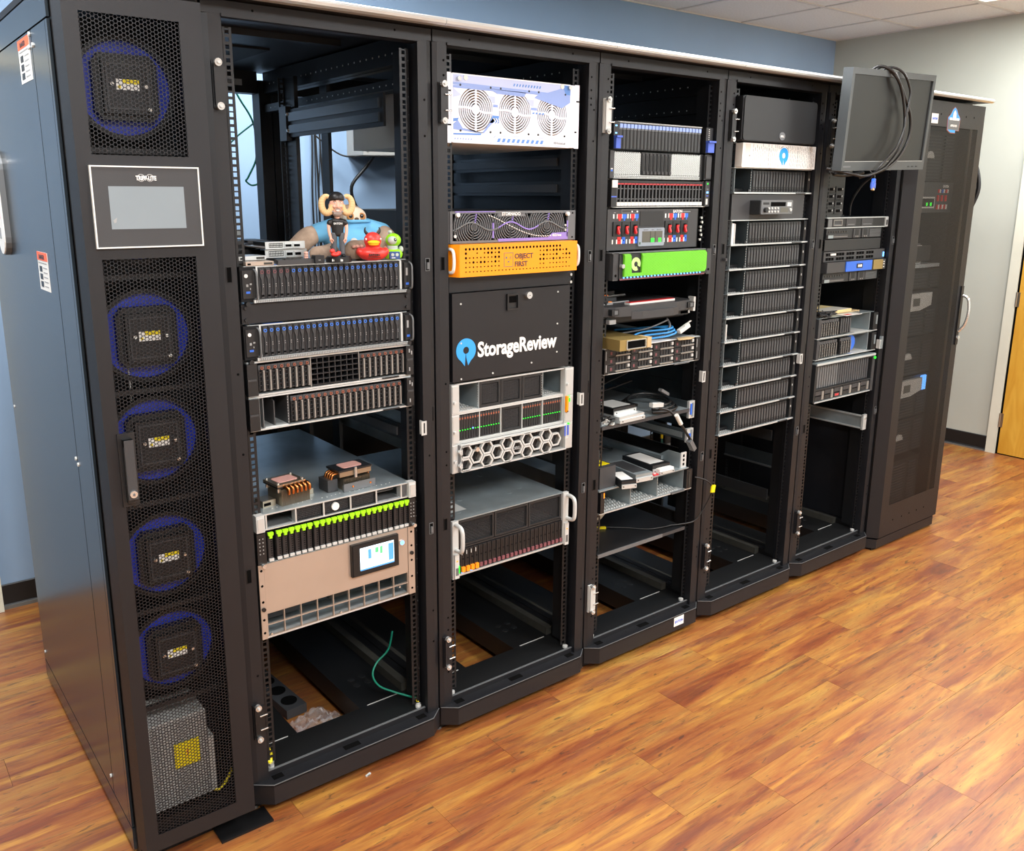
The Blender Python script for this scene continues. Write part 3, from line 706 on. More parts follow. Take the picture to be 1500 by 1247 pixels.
# rounded sign hanging on the side panel, cut by the left edge of the photo
y0, y1, za, zb = .735, .835, 1.455, 1.735
pts = [((y0+y1)/2+.05*math.cos(a), zb-.05+.05*math.sin(a)) for a in [i*PI/10 for i in range(11)]] + [((y0+y1)/2+.05*math.cos(a), za+.05+.05*math.sin(a)) for a in [PI+i*PI/10 for i in range(11)]]
cy, cz = (y0+y1)/2, (za+zb)/2
def sh(k): return [(cy+(a-cy)*k, cz+(c-cz)*(1-(1-k)*.35)) for a, c in pts]
b = thing('hanging_sign', 'white rounded sign with red and blue print on the cooling cabinet side panel', 'sign', (-.3, 0, 0))
part(b, 'plate', MB().prism(pts, -.014, 0, 'grey', 'x').prism(sh(.94), -.017, -.014, 'label_white', 'x'))
part(b, 'print', MB().box(-.0178, -.017, .765, .80, 1.62, 1.67, 'blue').box(-.0178, -.017, .765, .80, 1.555, 1.61, 'red').box(-.0178, -.017, .775, .80, 1.50, 1.53, 'grey_print'))
part(b, 'screw', MB().cyl(.748, 1.705, -.022, -.017, .006, 'chrome', 10, 'x'))

# ---------------------------------------------------------------- far cabinet with mesh door
t = thing('mesh_door_cabinet', 'closed black cabinet with fine mesh door and stickers at the far end of the row', 'cabinet', (3.0, 0, 0))
far = t
part(t, 'frame', MB().box(.004, .045, .0, .05, .05, 2.01, 'rack_inner').box(.555, .596, .0, .05, .05, 2.01, 'rack_inner').box(.045, .555, .0, .05, 1.99, 2.03, 'rack_inner').box(.045, .555, .0, .3, .05, .09, 'rack_inner')
     .box(.045, .555, 1.02, 1.07, .05, 2.03, 'rack_inner'))
part(t, 'side_panel', MB().box(.594, .600, .012, 1.07, .05, 2.02, 'rack_black')); part(t, 'side_panel', MB().box(.0, .006, .012, 1.07, .05, 2.02, 'rack_black'))
part(t, 'roof_panel', MB().box(.001, .612, -.05, 1.08, 2.036, 2.054, 'rack_inner'))
part(t, 'roof_edge', MB().prism([(-.05, 2.036), (-.060, 2.034), (-.070, 2.040), (-.070, 2.046), (-.062, 2.052), (-.05, 2.054)], .001, .612, 'cap_highlight', 'x'))
part(t, 'base_skirt', MB().prism([(.0, .0), (.03, -.045), (.560, -.045), (.59, -.01), (.59, .01), (.0, .01)], .012, .055, 'rack_black', 'z').box(.02, .57, -.03, .02, .0, .012, 'rack_inner'))
DM = MB(); a0, a1 = .034, .575; c0, c1 = .062, 2.018
def sl2(a, b, c, d): DM.box(a, b, yf, yf+.002, c, d, 'rack_black')
m0, m1, n0, n1 = .098, .522, .213, 1.915
sl2(a0, m0, c0, c1); sl2(m1, a1, c0, c1); sl2(m0, m1, n1, c1); sl2(m0, m1, c0, n0)
DM.prism([(.004, -.004), (a0, yf), (a0+.002, yf+.002), (.008, -.002)], c0, c1, 'rack_black', 'z').box(a1-.002, a1, yf+.002, -.004, c0, c1, 'rack_black')
DM.box(a0, a1, yf+.002, -.004, c1-.002, c1, 'rack_black').box(a0, a1, yf+.002, -.004, c0, c0+.002, 'rack_black')
for x in (.175, .25, .40, .475): DM.cyl(x, 1.965, yf-.0005, yf+.001, .004, 'hole', 8)
for x in (.15, .23, .30, .37, .44): DM.cyl(x, .13, yf-.0005, yf+.001, .004, 'hole', 8)
d6 = part(t, 'door', DM)
part(d6, 'mesh_panel', MB().hexsheet(m0, m1, n0, n1, 72, yf, 'black', .74, .0005))
hd = part(d6, 'door_handle', MB().box(.548, .570, yf-.006, yf, .93, 1.21, 'black').tube([(.560, yf-.008, 1.165), (.562, yf-.034, 1.15), (.562, yf-.042, 1.09), (.560, yf-.032, 1.03), (.558, yf-.008, .995)], .007, 'chrome', 8))
part(d6, 'key_lock', MB().cyl(.558, .965, yf-.014, yf-.006, .010, 'chrome', 12))
s = part(d6, 'square_sticker', MB().box(.096, .152, yf-.0008, yf, 1.925, 1.965, 'label_white'))
part(s, 'lettering', MB().text('EATON', .0125, .124, 1.940, yf-.0012, 'blue', 'CENTER', .03, 1.0))
shp = [(.268, 1.898), (.268, 1.902), (.236, 1.902), (.234, 1.955), (.245, 1.962), (.258, 1.972), (.272, 1.992), (.290, 2.002), (.308, 1.992), (.325, 1.972), (.340, 1.962), (.347, 1.955), (.345, 1.902), (.312, 1.902), (.312, 1.890), (.268, 1.890)]
s = part(d6, 'shield_sticker', MB().prism([(x, z) for x, z in shp[2:] ], yf-.0008, yf, 'orange_ring'))
ins = [(.291+(x-.291)*.93, 1.945+(z-1.945)*.94) for x, z in shp[2:]]
part(s, 'print', MB().prism(ins, yf-.0014, yf-.0008, 'logo_blue').box(.240, .341, yf-.0018, yf-.0014, 1.905, 1.948, 'grey').prism([(.275, 1.945), (.307, 1.945), (.304, 1.975), (.291, 1.988), (.278, 1.975)], yf-.0022, yf-.0018, 'white_print').box(.25, .272, yf-.0021, yf-.0018, 1.945, 1.955, 'white_print').box(.31, .335, yf-.0021, yf-.0018, 1.945, 1.955, 'white_print').text('APPROVED', .013, .291, 1.918, yf-.0022, 'white_print', 'CENTER', .02, .9))
part(t, 'levelling_foot', MB().cyl(.03, .02, 0, .012, .02, 'grey', 12, 'z')); part(t, 'levelling_foot', MB().cyl(.57, .02, 0, .012, .02, 'grey', 12, 'z'))

# units behind the mesh door
def ups(z0, z1, label, name='battery_cabinet', cat='battery unit', disp=False, badge=True, y=.03):
    u = thing(name, label, cat, (3.085, y, z0)); W_, H_ = .44, z1-z0
    part(u, 'case', MB().box(0, W_, .012, .6, .002, H_-.002, 'black'))
    v = MB()
    for i in range(int((H_-.02)/.014)):
        zz = .012+i*.014
        if disp and zz > H_*.52: continue
        v.box(.02, .30, .004, .012, zz, zz+.006, 'charcoal').box(.33, .41, .004, .012, zz, zz+.006, 'charcoal')
    part(u, 'louvres', v)
    if badge: part(u, 'badge', MB().prism([(.195+.033*math.cos(a), H_*.45+.03*math.sin(a)) for a in [i*PI/12 for i in range(13)]], -.002, .004, 'ups_silver'))
    if disp:
        q = part(u, 'display_bezel', MB().prism([(.02, H_-.075), (.10, H_-.09), (.23, H_-.09), (.33, H_-.070), (.33, H_-.01), (.02, H_-.01)], -.014, .004, 'ups_silver'))
        part(q, 'display', MB().box(.16, .22, -.016, -.014, H_-.068, H_-.032, 'lcd_dark'))
    return u
ups(1.69, 1.91, 'topmost black louvred unit behind the far mesh door', badge=True)
u = thing('breaker_panel_unit', 'black power unit with red breakers behind the far mesh door', 'power unit', (3.085, .03, 1.55))
part(u, 'case', MB().box(0, .44, .0, .6, .0, .135, 'charcoal'))
q = part(u, 'status_display', MB().box(.14, .27, -.006, 0, .02, .07, 'ups_silver').box(.15, .26, -.007, -.006, .027, .063, 'hole'))
part(q, 'green_digits', MB().box(.19, .205, -.008, -.007, .03, .045, 'led_green').box(.225, .24, -.008, -.007, .03, .045, 'led_green'))
bk = MB()
for i in range(3): bk.box(.295+.035*i, .307+.035*i, -.006, 0, .05, .078, 'red').box(.30+.035*i, .31+.035*i, -.004, 0, .088, .104, 'red' if i != 1 else 'blue').box(.312+.035*i, .322+.035*i, -.004, 0, .088, .104, 'white').box(.297+.035*i, .307+.035*i, -.004, 0, .015, .036, 'red').box(.312+.035*i, .322+.035*i, -.004, 0, .015, .036, 'white')
part(u, 'breakers', bk); part(u, 'lettering', MB().text('EATON', .016, .34, .112, -.002, 'white_print', 'LEFT', .02, 1.0))
ups(1.20, 1.29, 'slim black louvred unit below the silver bundle behind the far mesh door', badge=False)
u = thing('network_device', 'silver device with dark ports behind the far mesh door', 'device', (3.10, .04, 1.30))
part(u, 'case', MB().box(.0, .40, .0, .5, .0, .015, 'silver').box(.10, .24, .02, .2, .015, .11, 'grey').box(.17, .30, .0, .015, .03, .10, 'dark'))
part(u, 'ports', MB().lattice(.10, .24, .02, .10, 6, 3, .005, .012, .018, 'white'))
ups(.98, 1.195, 'black backup battery with silver curved display, upper of two behind the far mesh door', 'backup_power_unit', 'power unit', True, False)
ups(.79, .975, 'black louvred battery unit in the middle of the far cabinet', badge=True)
uu = ups(.58, .785, 'black backup battery with silver curved display and blue tag, lower of two behind the mesh', 'backup_power_unit', 'power unit', True, False)
part(uu, 'blue_tag', MB().box(.345, .385, -.006, .004, .13, .20, 'led_blue'))
ups(.40, .575, 'black louvred battery unit low in the far cabinet', badge=True)
ups(.12, .37, 'lowest black louvred unit behind the far mesh door', badge=False)
b = MB().tube([(3.615, .05, 1.84), (3.64, .0, 1.78), (3.645, -.03, 1.66), (3.63, .0, 1.54), (3.615, .03, 1.46)], .011, 'cable_black').tube([(3.615, .08, 1.84), (3.66, .02, 1.76), (3.66, .0, 1.64), (3.63, .03, 1.52), (3.612, .06, 1.44)], .011, 'cable_black')
solo('cable_bundle', 'thick black cable bundle bulging from the right side of the far cabinet', 'cable', b)
# ---------------------------------------------------------------- rack equipment, general
YE = .020
def unit(k, z0, name, label, cat='server', group=None, dy=0.0):
    return thing(name, label, cat, (EARS[k][0], YE+dy, z0), group)
def WW(k): return EARS[k][1]-EARS[k][0]
def reps(par, name, mesh, xs, z, y, sub=()):
    for i, x in enumerate(xs):
        o = bpy.data.objects.new(name, mesh); COL.objects.link(o); o.parent = par; o.location = (x, y, z)
        for sn, sm in sub:
            m = sm[i] if isinstance(sm, list) else sm
            if m is None: continue
            q = bpy.data.objects.new(sn, m); COL.objects.link(q); q.parent = o
def pitch(a, b, n): return [a+(b-a)*i/n for i in range(n)]
def shell(par, W, H, D, mat_out='zinc_dark', mat_in='mesh_dark', x0=.014, front=.022, lid=True):
    b = MB().box(x0, W-x0, front, D, .0015, H-.0015, mat_out)
    part(par, 'chassis', b)
    part(par, 'front_backing', MB().box(x0+.001, W-x0-.001, front-.002, front, .002, H-.002, mat_in))
def lips(par, W, H, m='silver', y0=-.004, x0=.0, top=True, bot=True, th=.003, D=.03):
    if top: part(par, 'top_lip', MB().box(x0, W-x0, y0, D, H-th, H-.0003, m))
    if bot: part(par, 'bottom_lip', MB().box(x0, W-x0, y0, D, .0003, th, m))
def screws(par, pts, y=-.004, r=.0045, m='chrome'):
    for x, z in pts: part(par, 'rack_screw', MB().cyl(x, z, y, 0, r, m, 10))

# --- slim drive with a round blue latch ring
def drv_ring(w, h):
    b = MB().box(.0006, w-.0006, .0, .02, 0, h, 'drive_black')
    b.prism([(w*.32, .001), (w*.68, .001), (w*.68, h*.16), (w*.60, h*.24), (w*.60, h*.60), (w*.8, h*.72), (w*.8, h*.95), (w*.2, h*.95), (w*.2, h*.72), (w*.40, h*.60), (w*.40, h*.24), (w*.32, h*.16)], -.004, 0, 'charcoal')
    b.box(w*.30, w*.70, -.0045, -.004, h*.06, h*.12, 'hole')
    b.cyl(w*.62, h*.45, -.0045, -.0038, .0009, 'led_white', 6).cyl(w*.62, h*.38, -.0045, -.0038, .0009, 'led_white', 6)
    return b.mesh('drive')
def ringmesh(w, h, m='blue_ring', r=.0042, zc=.85): return MB().ring(w/2, h*zc, r*.62, r, -.0058, -.004, m, 14).mesh('latch_ring')
# --- drive with lattice front, silver side bar, coloured ring on top
def drv_bar(w, h, barm='bar_grey'):
    b = MB().box(.0005, w-.0005, .004, .03, 0, h, 'mesh_dark').box(.0005, w-.0005, -.001, .004, h*.82, h, 'drive_grey')
    for zz in (.04, .21, .38, .54, .70): b.box(.0005, w*.62, -.0005, .004, h*zz, h*zz+.0022, 'drive_black')
    b.box(.0005, w*.1, -.0005, .004, 0, h*.82, 'drive_black').box(w*.52, w*.60, -.0005, .004, 0, h*.82, 'drive_black')
    return b.mesh('drive')
def bar(w, h, m='bar_grey'): return MB().box(w*.64, w*.94, -.003, .004, .001, h*.80, m).box(w*.64, w*.72, -.0034, -.003, .003, h*.78, 'charcoal').mesh('release_bar')
# --- tall slim drive with green cap and light foot
def drv_green(w, h):
    b = MB().box(.0006, w-.0006, .004, .03, 0, h, 'mesh_dark').box(w*.12, w*.88, .0, .004, .0, h*.93, 'drive_black')
    for i in range(8): b.box(w*.55, w*.8, -.0004, 0, h*(.16+.08*i), h*(.19+.08*i), 'hole')
    return b.mesh('drive')
def cap_green(w, h): return MB().prism([(w*.26, h*.80), (w*.74, h*.80), (w*.76, h*.88), (w*.96, h*.91), (w*.96, h), (w*.04, h), (w*.04, h*.91), (w*.24, h*.88)], -.007, 0, 'green_tab').mesh('latch_cap')
def foot(w, h, m='lightgrey'): return MB().box(w*.1, w*.9, -.004, .002, -.001, .006, m).mesh('pull_foot')
# --- generic thin drive, list of coloured bands (z0,z1,mat,proud)
def drv_bands(w, h, body, bands, gap=.0006):
    b = MB().box(gap, w-gap, .0, .02, 0, h, body)
    for a, c, m, p, xa, xb in bands: b.box(w*xa, w*xb, -p, 0, h*a, h*c, m)
    return b.mesh('drive')

# ================================================================ rack one
W = WW(1)
def server_ringed(z0, label, dull, nm='drive_server'):
    H = .0886; t = unit(1, z0, nm, label); 
    shell(t, W, H, .70, 'silver')
    part(t, 'perforated_lid_strip', MB().box(.012, W-.012, -.002, .06, H-.004, H-.001, 'silver').add([(x, y, H-.0008) for i in range(96) for j in range(4) for (x, y) in [(.02+i*.0045+(.00225 if j % 2 else 0), .002+j*.0045), (.0222+i*.0045+(.00225 if j % 2 else 0), .002+j*.0045), (.0222+i*.0045+(.00225 if j % 2 else 0), .0045+j*.0045), (.02+i*.0045+(.00225 if j % 2 else 0), .0045+j*.0045)]], [tuple(range(4*i, 4*i+4)) for i in range(96*4)], 'hole'))
    part(t, 'blue_label', MB().box(.055, .105, .004, .016, H-.0008, H-.0002, 'blue'))
    part(t, 'bottom_grille_strip', MB().box(.03, W-.012, -.012, .03, .0004, .008, 'silver').lattice(.035, W-.02, .001, .007, 90, 2, .0012, -.0126, -.012, 'grey'))
    w, h = (.436-.046)/24, .0745
    part(t, 'drive_bay', MB().box(.040, .444, -.004, .020, .008, .0095, 'black').box(.040, .0445, -.006, .02, .0095, H-.004, 'silver').box(.440, .446, -.006, .02, .0095, H-.004, 'silver'))
    dm_ = drv_ring(w, h); rb = ringmesh(w, h); rd = ringmesh(w, h, 'maroon')
    reps(t, 'drive', dm_, pitch(.046, .436, 24), .0098, -.004, (('latch_ring', [rd if i in dull else rb for i in range(24)]),))
    for side in (0, 1):
        x0 = 0 if side == 0 else .448; x1 = .040 if side == 0 else W
        e = part(t, 'left_ear' if side == 0 else 'right_ear', MB().box(x0, x1, -.006, .020, .004, H-.002, 'black_matte').box(x0+.004, x1-.006, -.009, -.006, .012, H-.010, 'black'))
        hx = x1-.004 if side == 0 else x1-.004
        part(e, 'ear_handle', MB().tube([(hx-.001, -.004, .010), (hx, -.018, .014), (hx, -.02, .045), (hx, -.018, H-.016), (hx-.001, -.004, H-.008)], .0026, 'grey', 8))
        if side == 0:
            part(e, 'power_button', MB().cyl(.013, .066, -.0115, -.009, .0045, 'white', 14))
            part(e, 'usb_port', MB().box(.012, .022, -.0096, -.009, .024, .029, 'blue'))
            part(e, 'ear_marks', MB().box(.022, .027, -.0095, -.009, .044, .048, 'grey_print').box(.013, .018, -.0095, -.009, .040, .046, 'grey_print').box(.022, .024, -.0095, -.009, .033, .037, 'grey_print'))
        else:
            part(e, 'usb_port', MB().box(.457, .466, -.0096, -.009, .020, .026, 'blue').box(.457, .463, -.0096, -.009, .045, .065, 'grey_print'))
    part(t, 'thumbscrew', MB().cyl(.014, -.001, -.014, 0, .006, 'black', 12))
    part(t, 'thumbscrew', MB().cyl(.462, .003, -.014, 0, .006, 'black', 12))
    return t
server_ringed(1.3655, 'black server with blue latch rings under the plush sloth', {0, 1, 2, 3, 4})
server_ringed(1.2245, 'black server with blue latch rings below the blank filler panel', set())
t = unit(1, 1.3165, 'blank_filler_panel', 'plain black filler panel between the two blue ringed servers', 'panel')
part(t, 'panel', MB().box(0, W, -.002, 0, 0, .0465, 'rack_black').box(0, W, 0, .014, .044, .0465, 'rack_black').box(0, W, 0, .014, 0, .0025, 'rack_black'))
screws(t, [(.010, .009), (.010, .038), (.462, .009), (.462, .038)], -.007, .0045, 'black')

def server_bars(z0, label, bays, centre, nm='drive_server'):
    H = .0875; t = unit(1, z0, nm, label); w, h = .0172, .066
    part(t, 'chassis', MB().box(.014, W-.014, .10, .70, .0015, H-.0015, 'zinc_dark').box(.014, W-.014, .0, .10, .0012, .003, 'zinc').box(.014, .016, .0, .10, .003, H-.003, 'zinc_dark').box(W-.016, W-.014, .0, .10, .003, H-.003, 'zinc_dark').box(.014, W-.014, .0, .10, H-.003, H-.0015, 'zinc_dark'))
    part(t, 'bay_backplane', MB().box(.016, W-.016, .095, .10, .003, H-.003, 'mesh_dark').lattice(.03, .12, .01, H-.01, 5, 6, .003, .088, .095, 'charcoal'))
    lips(t, W, H, 'silver', -.003, .004, th=.0045)
    d1 = drv_bar(w, h); b1 = bar(w, h); r1 = ringmesh(w, h, 'orange_ring', .0038, .90)
    reps(t, 'drive', d1, bays, .0105, .0, (('release_bar', b1), ('latch_ring', r1)))
    if centre:
        c = part(t, 'centre_blank_grid', MB().box(.173, .311, .02, .024, .008, .080, 'hole').lattice(.174, .310, .009, .079, 8, 5, .0026, -.001, .016, 'drive_black'))
        part(t, 'bay_divider', MB().box(.171, .1735, -.003, .02, .006, .082, 'bar_grey')); part(t, 'bay_divider', MB().box(.310, .3115, -.003, .02, .006, .082, 'bar_grey'))
    else:
        q = part(t, 'bay_divider', MB().box(.105, .110, .0, .09, .006, .082, 'charcoal'))
        part(q, 'slot_row', MB().v and MB().box(.1, .104, 0, .001, .01, .02, 'hole')) if False else None
        for x in (.030, .040): part(t, 'bay_wall', MB().box(x, x+.002, .0, .09, .004, .083, 'lightgrey' if x < .035 else 'grey'))
        part(t, 'bay_runners', MB().lattice(.045, .105, .003, .0055, 6, 1, .003, .0, .09, 'silver').box(.07, .073, .005, .09, .006, .07, 'charcoal'))
        nb = MB()
        for i in range(10): nb.box(.1055, .1065, -.001, .0, .01+i*.0072, .0135+i*.0072, 'lightgrey')
        part(t, 'divider_notches', nb)
    e = part(t, 'left_ear', MB().box(.0, .026, -.014, .004, .004, H-.004, 'black').box(.0, .022, -.016, -.014, .0415, .046, 'charcoal').box(.022, .030, -.004, .01, .004, H-.004, 'grey'))
    e = part(t, 'right_ear', MB().box(.452, W, -.012, .004, .004, H-.004, 'black').box(.4535, W-.002, -.014, -.012, .044, .049, 'charcoal'))
    part(e, 'ear_marks', MB().box(.459, .462, -.0145, -.012, .066, .076, 'grey_print').box(.466, .469, -.0145, -.012, .060, .070, 'grey_print').box(.459, .462, -.0145, -.012, .015, .025, 'grey_print'))
    part(t, 'information_tab', MB().box(.38, .43, -.008, .004, .001, .004, 'black'))
    return t
server_bars(1.1355, 'server with orange ringed grey drives either side of a black grid', [.033+.0172*i for i in range(8)]+[.3125+.0172*i for i in range(8)], True)
server_bars(1.0475, 'server with grey barred drives and two empty bays at its left', [.1135+.0172*i for i in range(19)], False)

# 1U silver chassis with two heat sinks on the lid
H = .0440; t = unit(1, .7845, 'slim_silver_server', 'slim silver server with open bays, carrying two copper heat sinks')
part(t, 'chassis', MB().box(.012, W-.012, .12, .72, .0, H, 'zinc').box(.012, W-.012, .0, .12, .0, .002, 'zinc').box(.012, W-.012, .0, .12, H-.002, H, 'zinc').box(.012, .014, 0, .12, 0, H, 'zinc').box(W-.014, W-.012, 0, .12, 0, H, 'zinc'))
part(t, 'bay_backplane', MB().box(.014, W-.014, .10, .104, .002, H-.002, 'black'))
lips(t, W, H, 'silver', -.004, .012, th=.0035)
for i, x in enumerate((.112, .192, .272)):
    g = part(t, 'bay_grille', MB().box(x+.002, x+.078, .01, .014, .004, H-.004, 'hole').lattice(x+.003, x+.077, .005, H-.005, 18, 7, .0012, .004, .008, 'charcoal').frame(x+.001, x+.079, .0035, H-.0035, .003, .0, .012, 'dark'))
for x in (.030, .1115, .1915, .2715, .3515, .4315): part(t, 'bay_post', MB().box(x-.002, x+.002, -.003, .02, .003, H-.003, 'silver'))
part(t, 'bay_runners', MB().box(.036, .105, .005, .1, .003, .006, 'grey')); part(t, 'bay_runners', MB().box(.36, .425, .005, .1, .003, .006, 'grey').box(.36, .425, .03, .034, .02, .024, 'grey').lattice(.436, .447, .005, H-.005, 4, 12, .001, -.002, .002, 'grey'))
part(t, 'round_sticker', MB().cyl(.227, .021, -.0015, .004, .011, 'white', 20))
for x0, x1 in ((0, .022), (W-.022, W)): part(t, 'ear', MB().box(x0, x1, -.012, .01, .0, H+.001, 'lightgrey').box(x0+.003, x1-.003, -.014, -.012, .006, H-.006, 'silver'))
dt = MB()
for i in range(26): dt.cyl(.06+i*.014, .025+.004*math.sin(i), H, H+.0008, .0016, 'white', 6, 'z') if i not in (3, 9, 15) else None
for i in range(14): dt.cyl(.35+i*.006, .075+i*.008, H, H+.0008, .0016, 'white', 6, 'z')
part(t, 'lid_rivets', dt)

# green capped drive enclosure
H = .0860; t = unit(1, .6960, 'drive_enclosure', 'drive enclosure with bright green latch caps below the heat sinks', 'drive shelf')
shell(t, W, H, .65, 'zinc_dark')
w, h = .01725, .078
xs = [.028, .056]+[.056+w*i for i in range(1, 6)]+[.163+w*i for i in range(6)]+[.268+w*i for i in range(6)]+[.368+w*i for i in range(1)]+[.368+w+.0005]
xs = [.030]+[.053+w*i for i in range(6)]+[.159+w*i for i in range(6)]+[.264+w*i for i in range(6)]+[.368, .368+w]+[.405+w*i*.96 for i in range(3)]
xs = xs[:24]
w2 = .0158
reps(t, 'drive', drv_green(w2, h), xs, .004, -.002, (('latch_cap', cap_green(w2, h)), ('pull_foot', foot(w2, h))))
for x0, x1 in ((.0, .024), (.452, W)):
    e = part(t, 'ear', MB().box(x0, x1, -.008, .02, .002, H-.002, 'black'))
    q = MB()
    for i in range(5):
        for j in range(2): q.cyl(x0+.007+.009*j, .03+i*.010, -.0088, -.008, .0018, 'grey_print', 8)
    part(e, 'indicator_dots', q)
screws(t, [(.013, -.002), (.466, .004)], -.018, .0055)

# warm steel machine with touch screen
H = .2075; t = unit(1, .4875, 'touchscreen_appliance', 'brushed steel machine with a lit touch screen and open grid below')
part(t, 'chassis', MB().box(.016, W-.018, .11, .70, .002, H-.002, 'zinc_dark').box(.016, W-.018, .0, .11, .0, .002, 'zinc').box(.016, .018, 0, .11, 0, H, 'zinc').box(W-.020, W-.018, 0, .11, 0, H, 'zinc').box(.016, W-.018, .0, .11, H-.002, H, 'zinc'))
part(t, 'inner_backing', MB().box(.018, W-.020, .105, .11, .002, .07, 'zinc_dark').box(.05, .15, .08, .1, .01, .05, 'charcoal').box(.23, .30, .07, .1, .02, .06, 'dusty'))
part(t, 'front_plate', MB().box(.016, .448, -.004, .0, .0715, H-.001, 'steel_warm'))
part(t, 'open_grid', MB().lattice(.017, .447, .004, .0700, 9, 2, .0022, -.004, .004, 'steel_warm').box(.016, .448, -.004, .02, .0, .004, 'silver'))
for x0, x1 in ((0, .015), (.449, .470)):
    e = part(t, 'ear', MB().box(x0, x1, -.006, -.002, .0, H, 'steel_warm'))
    q = MB()
    for z in (.018, .055, .105, .15, .192): q.cyl((x0+x1)/2, z, -.0064, -.006, .0035, 'hole', 10)
    part(e, 'slot_hole', q)
screws(t, [(.0075, .085), (.459, .128)], -.011, .0055, 'black')
ts = part(t, 'touch_screen', MB().box(.263, .412, -.014, -.004, .105, .199, 'base_black').box(.266, .409, -.016, -.014, .108, .196, 'base_black'))
part(ts, 'display', MB().box(.287, .395, -.0168, -.016, .120, .186, 'screen_lit').box(.312, .322, -.0172, -.0168, .150, .178, 'screen_lit_blue').box(.335, .345, -.0172, -.0168, .163, .178, 'screen_lit_green').box(.350, .358, -.0172, -.0168, .157, .178, 'screen_lit_green').box(.287, .395, -.0172, -.0168, .120, .124, 'screen_lit_blue').box(.377, .393, -.0172, -.0168, .130, .180, 'screen_lit_blue'))
part(t, 'power_button', MB().cyl(.4285, .166, -.008, -.004, .0065, 'led_blue', 16).ring(.4285, .166, .0065, .009, -.007, -.004, 'chrome', 16))
part(t, 'loose_screw', MB().cyl(.028, .008, -.003, .003, .003, 'chrome', 8).cyl(.23, .008, -.003, .003, .003, 'chrome', 8).cyl(.42, .03, -.003, .003, .003, 'chrome', 8))
part(t, 'faded_lettering', MB().text('comino', .018, .026, .186, -.0042, 'orange_ring', 'LEFT', .0, 1.2, .0004).v and MB().box(.026, .07, -.0043, -.004, .192, .1925, 'steel_warm'))

# ================================================================ rack two
W = WW(2)
def arc_grill(b, cx, cz, R, y0, y1, m, rings=7, a_off=.12, wd=.003, arms=.0045, armm=None, ex=1.0):
    for i in range(rings):
        r = R*(i+1)/rings
        b.ring(cx, cz, r-wd, r, y0, y1, m, 40, ex=ex)
H = .1805; t = unit(2, 1.757, 'fan_chassis', 'white and blue chassis with three round fan grilles, top of the second rack')
part(t, 'chassis', MB().box(.016, W-.016, .03, .55, .003, H-.003, 'offwhite').box(.016, W-.016, .0, .55, .001, .003, 'offwhite'))
# face plate with three round openings (built as a plate around circles)
def holed_plate(x0, x1, z0, z1, circles, R, y0, y1, m):
    b = MB(); n = 40; xs_ = [x0]+[(circles[i][0]+circles[i+1][0])/2 for i in range(len(circles)-1)]+[x1]
    for i, (cx, cz) in enumerate(circles):
        a, c = xs_[i], xs_[i+1]; v = []; f = []
        for k in range(n):
            t_ = 2*PI*k/n+PI/4; dx, dz = math.cos(t_), math.sin(t_)
            s1 = ((c if dx > 0 else a)-cx)/dx if abs(dx) > 1e-6 else 1e9; s2 = ((z1 if dz > 0 else z0)-cz)/dz if abs(dz) > 1e-6 else 1e9
            s_ = min(s1, s2); v += [(cx+R*dx, y0, cz+R*dz), (cx+s_*dx, y0, cz+s_*dz), (cx+R*dx, y1, cz+R*dz)]
        for k in range(n):
            p, q = 3*k, 3*((k+1) % n); f += [(p, q, q+1, p+1), (p, q, q+2, p+2)]
        # corner fillers
        b.add(v, f, m)
        for X_, Z_ in ((a, z0), (c, z0), (c, z1), (a, z1)):
            best = sorted(range(n), key=lambda k: (v[3*k+1][0]-X_)**2+(v[3*k+1][2]-Z_)**2)[:6]
            sx = [k for k in best if abs(v[3*k+1][0]-X_) < 1e-6]; sz = [k for k in best if abs(v[3*k+1][2]-Z_) < 1e-6]
            if sx and sz:
                p1 = v[3*min(sx, key=lambda k: abs(v[3*k+1][2]-Z_))+1]; p2 = v[3*min(sz, key=lambda k: abs(v[3*k+1][0]-X_))+1]
                b.add([(X_, y0, Z_), p1, p2], [(0, 1, 2)], m)
    return b
fc = [(.0925, .0905), (.2295, .0905), (.3675, .0905)]
part(t, 'face_plate', holed_plate(.016, W-.034, .004, H-.004, fc, .0575, -.004, .004, 'panel_white').box(W-.034, W-.014, -.004, .0, .002, H-.002, 'panel_white').box(.010, .016, -.005, .0, .002, H-.002, 'panel_white').box(.016, W-.034, -.004, .004, H-.004, H-.001, 'panel_white').box(.016, W-.034, -.004, .004, .001, .004, 'panel_white'))
for x0, x1 in ((-.002, .010), (W-.014, W+.003)): part(t, 'ear', MB().box(x0, x1, -.004, -.001, 0, H, 'panel_white').box(x0 if x0 > 0 else x0, x0+.008 if x0 > 0 else x1, -.0044, -.004, .045, .049, 'hole').box(x1-.012 if x0 > 0 else x0, x1, -.0044, -.004, .132, .136, 'hole'))
pr = MB(); yp = -.0046
pr.prism([(.017, .1762), (W-.034, .1762), (W-.034, .150), (.017, .157)], -.00425, -.004, 'panel_pale').prism([(.017, .142), (.045, .125), (.017, .118)], -.00425, -.004, 'panel_pale').prism([(.132, .128), (.158, .128), (.158, .110), (.150, .110)], -.00425, -.004, 'panel_pale').prism([(.270, .128), (.298, .128), (.298, .110), (.288, .110)], -.00425, -.004, 'panel_pale')
def quad(pts, m, dy=0): pr.prism(pts, yp-dy, -.004, m)
quad([(.017, .157), (W-.034, .150), (W-.034, .140), (.017, .150)], 'panel_blue')
quad([(.017, .149), (.27, .146), (.262, .134), (.165, .136), (.150, .142), (.017, .142)], 'panel_blue')
quad([(.33, .146), (W-.034, .176), (W-.034, .129), (.405, .112), (.300, .134), (.31, .142)], 'panel_blue', .0001)
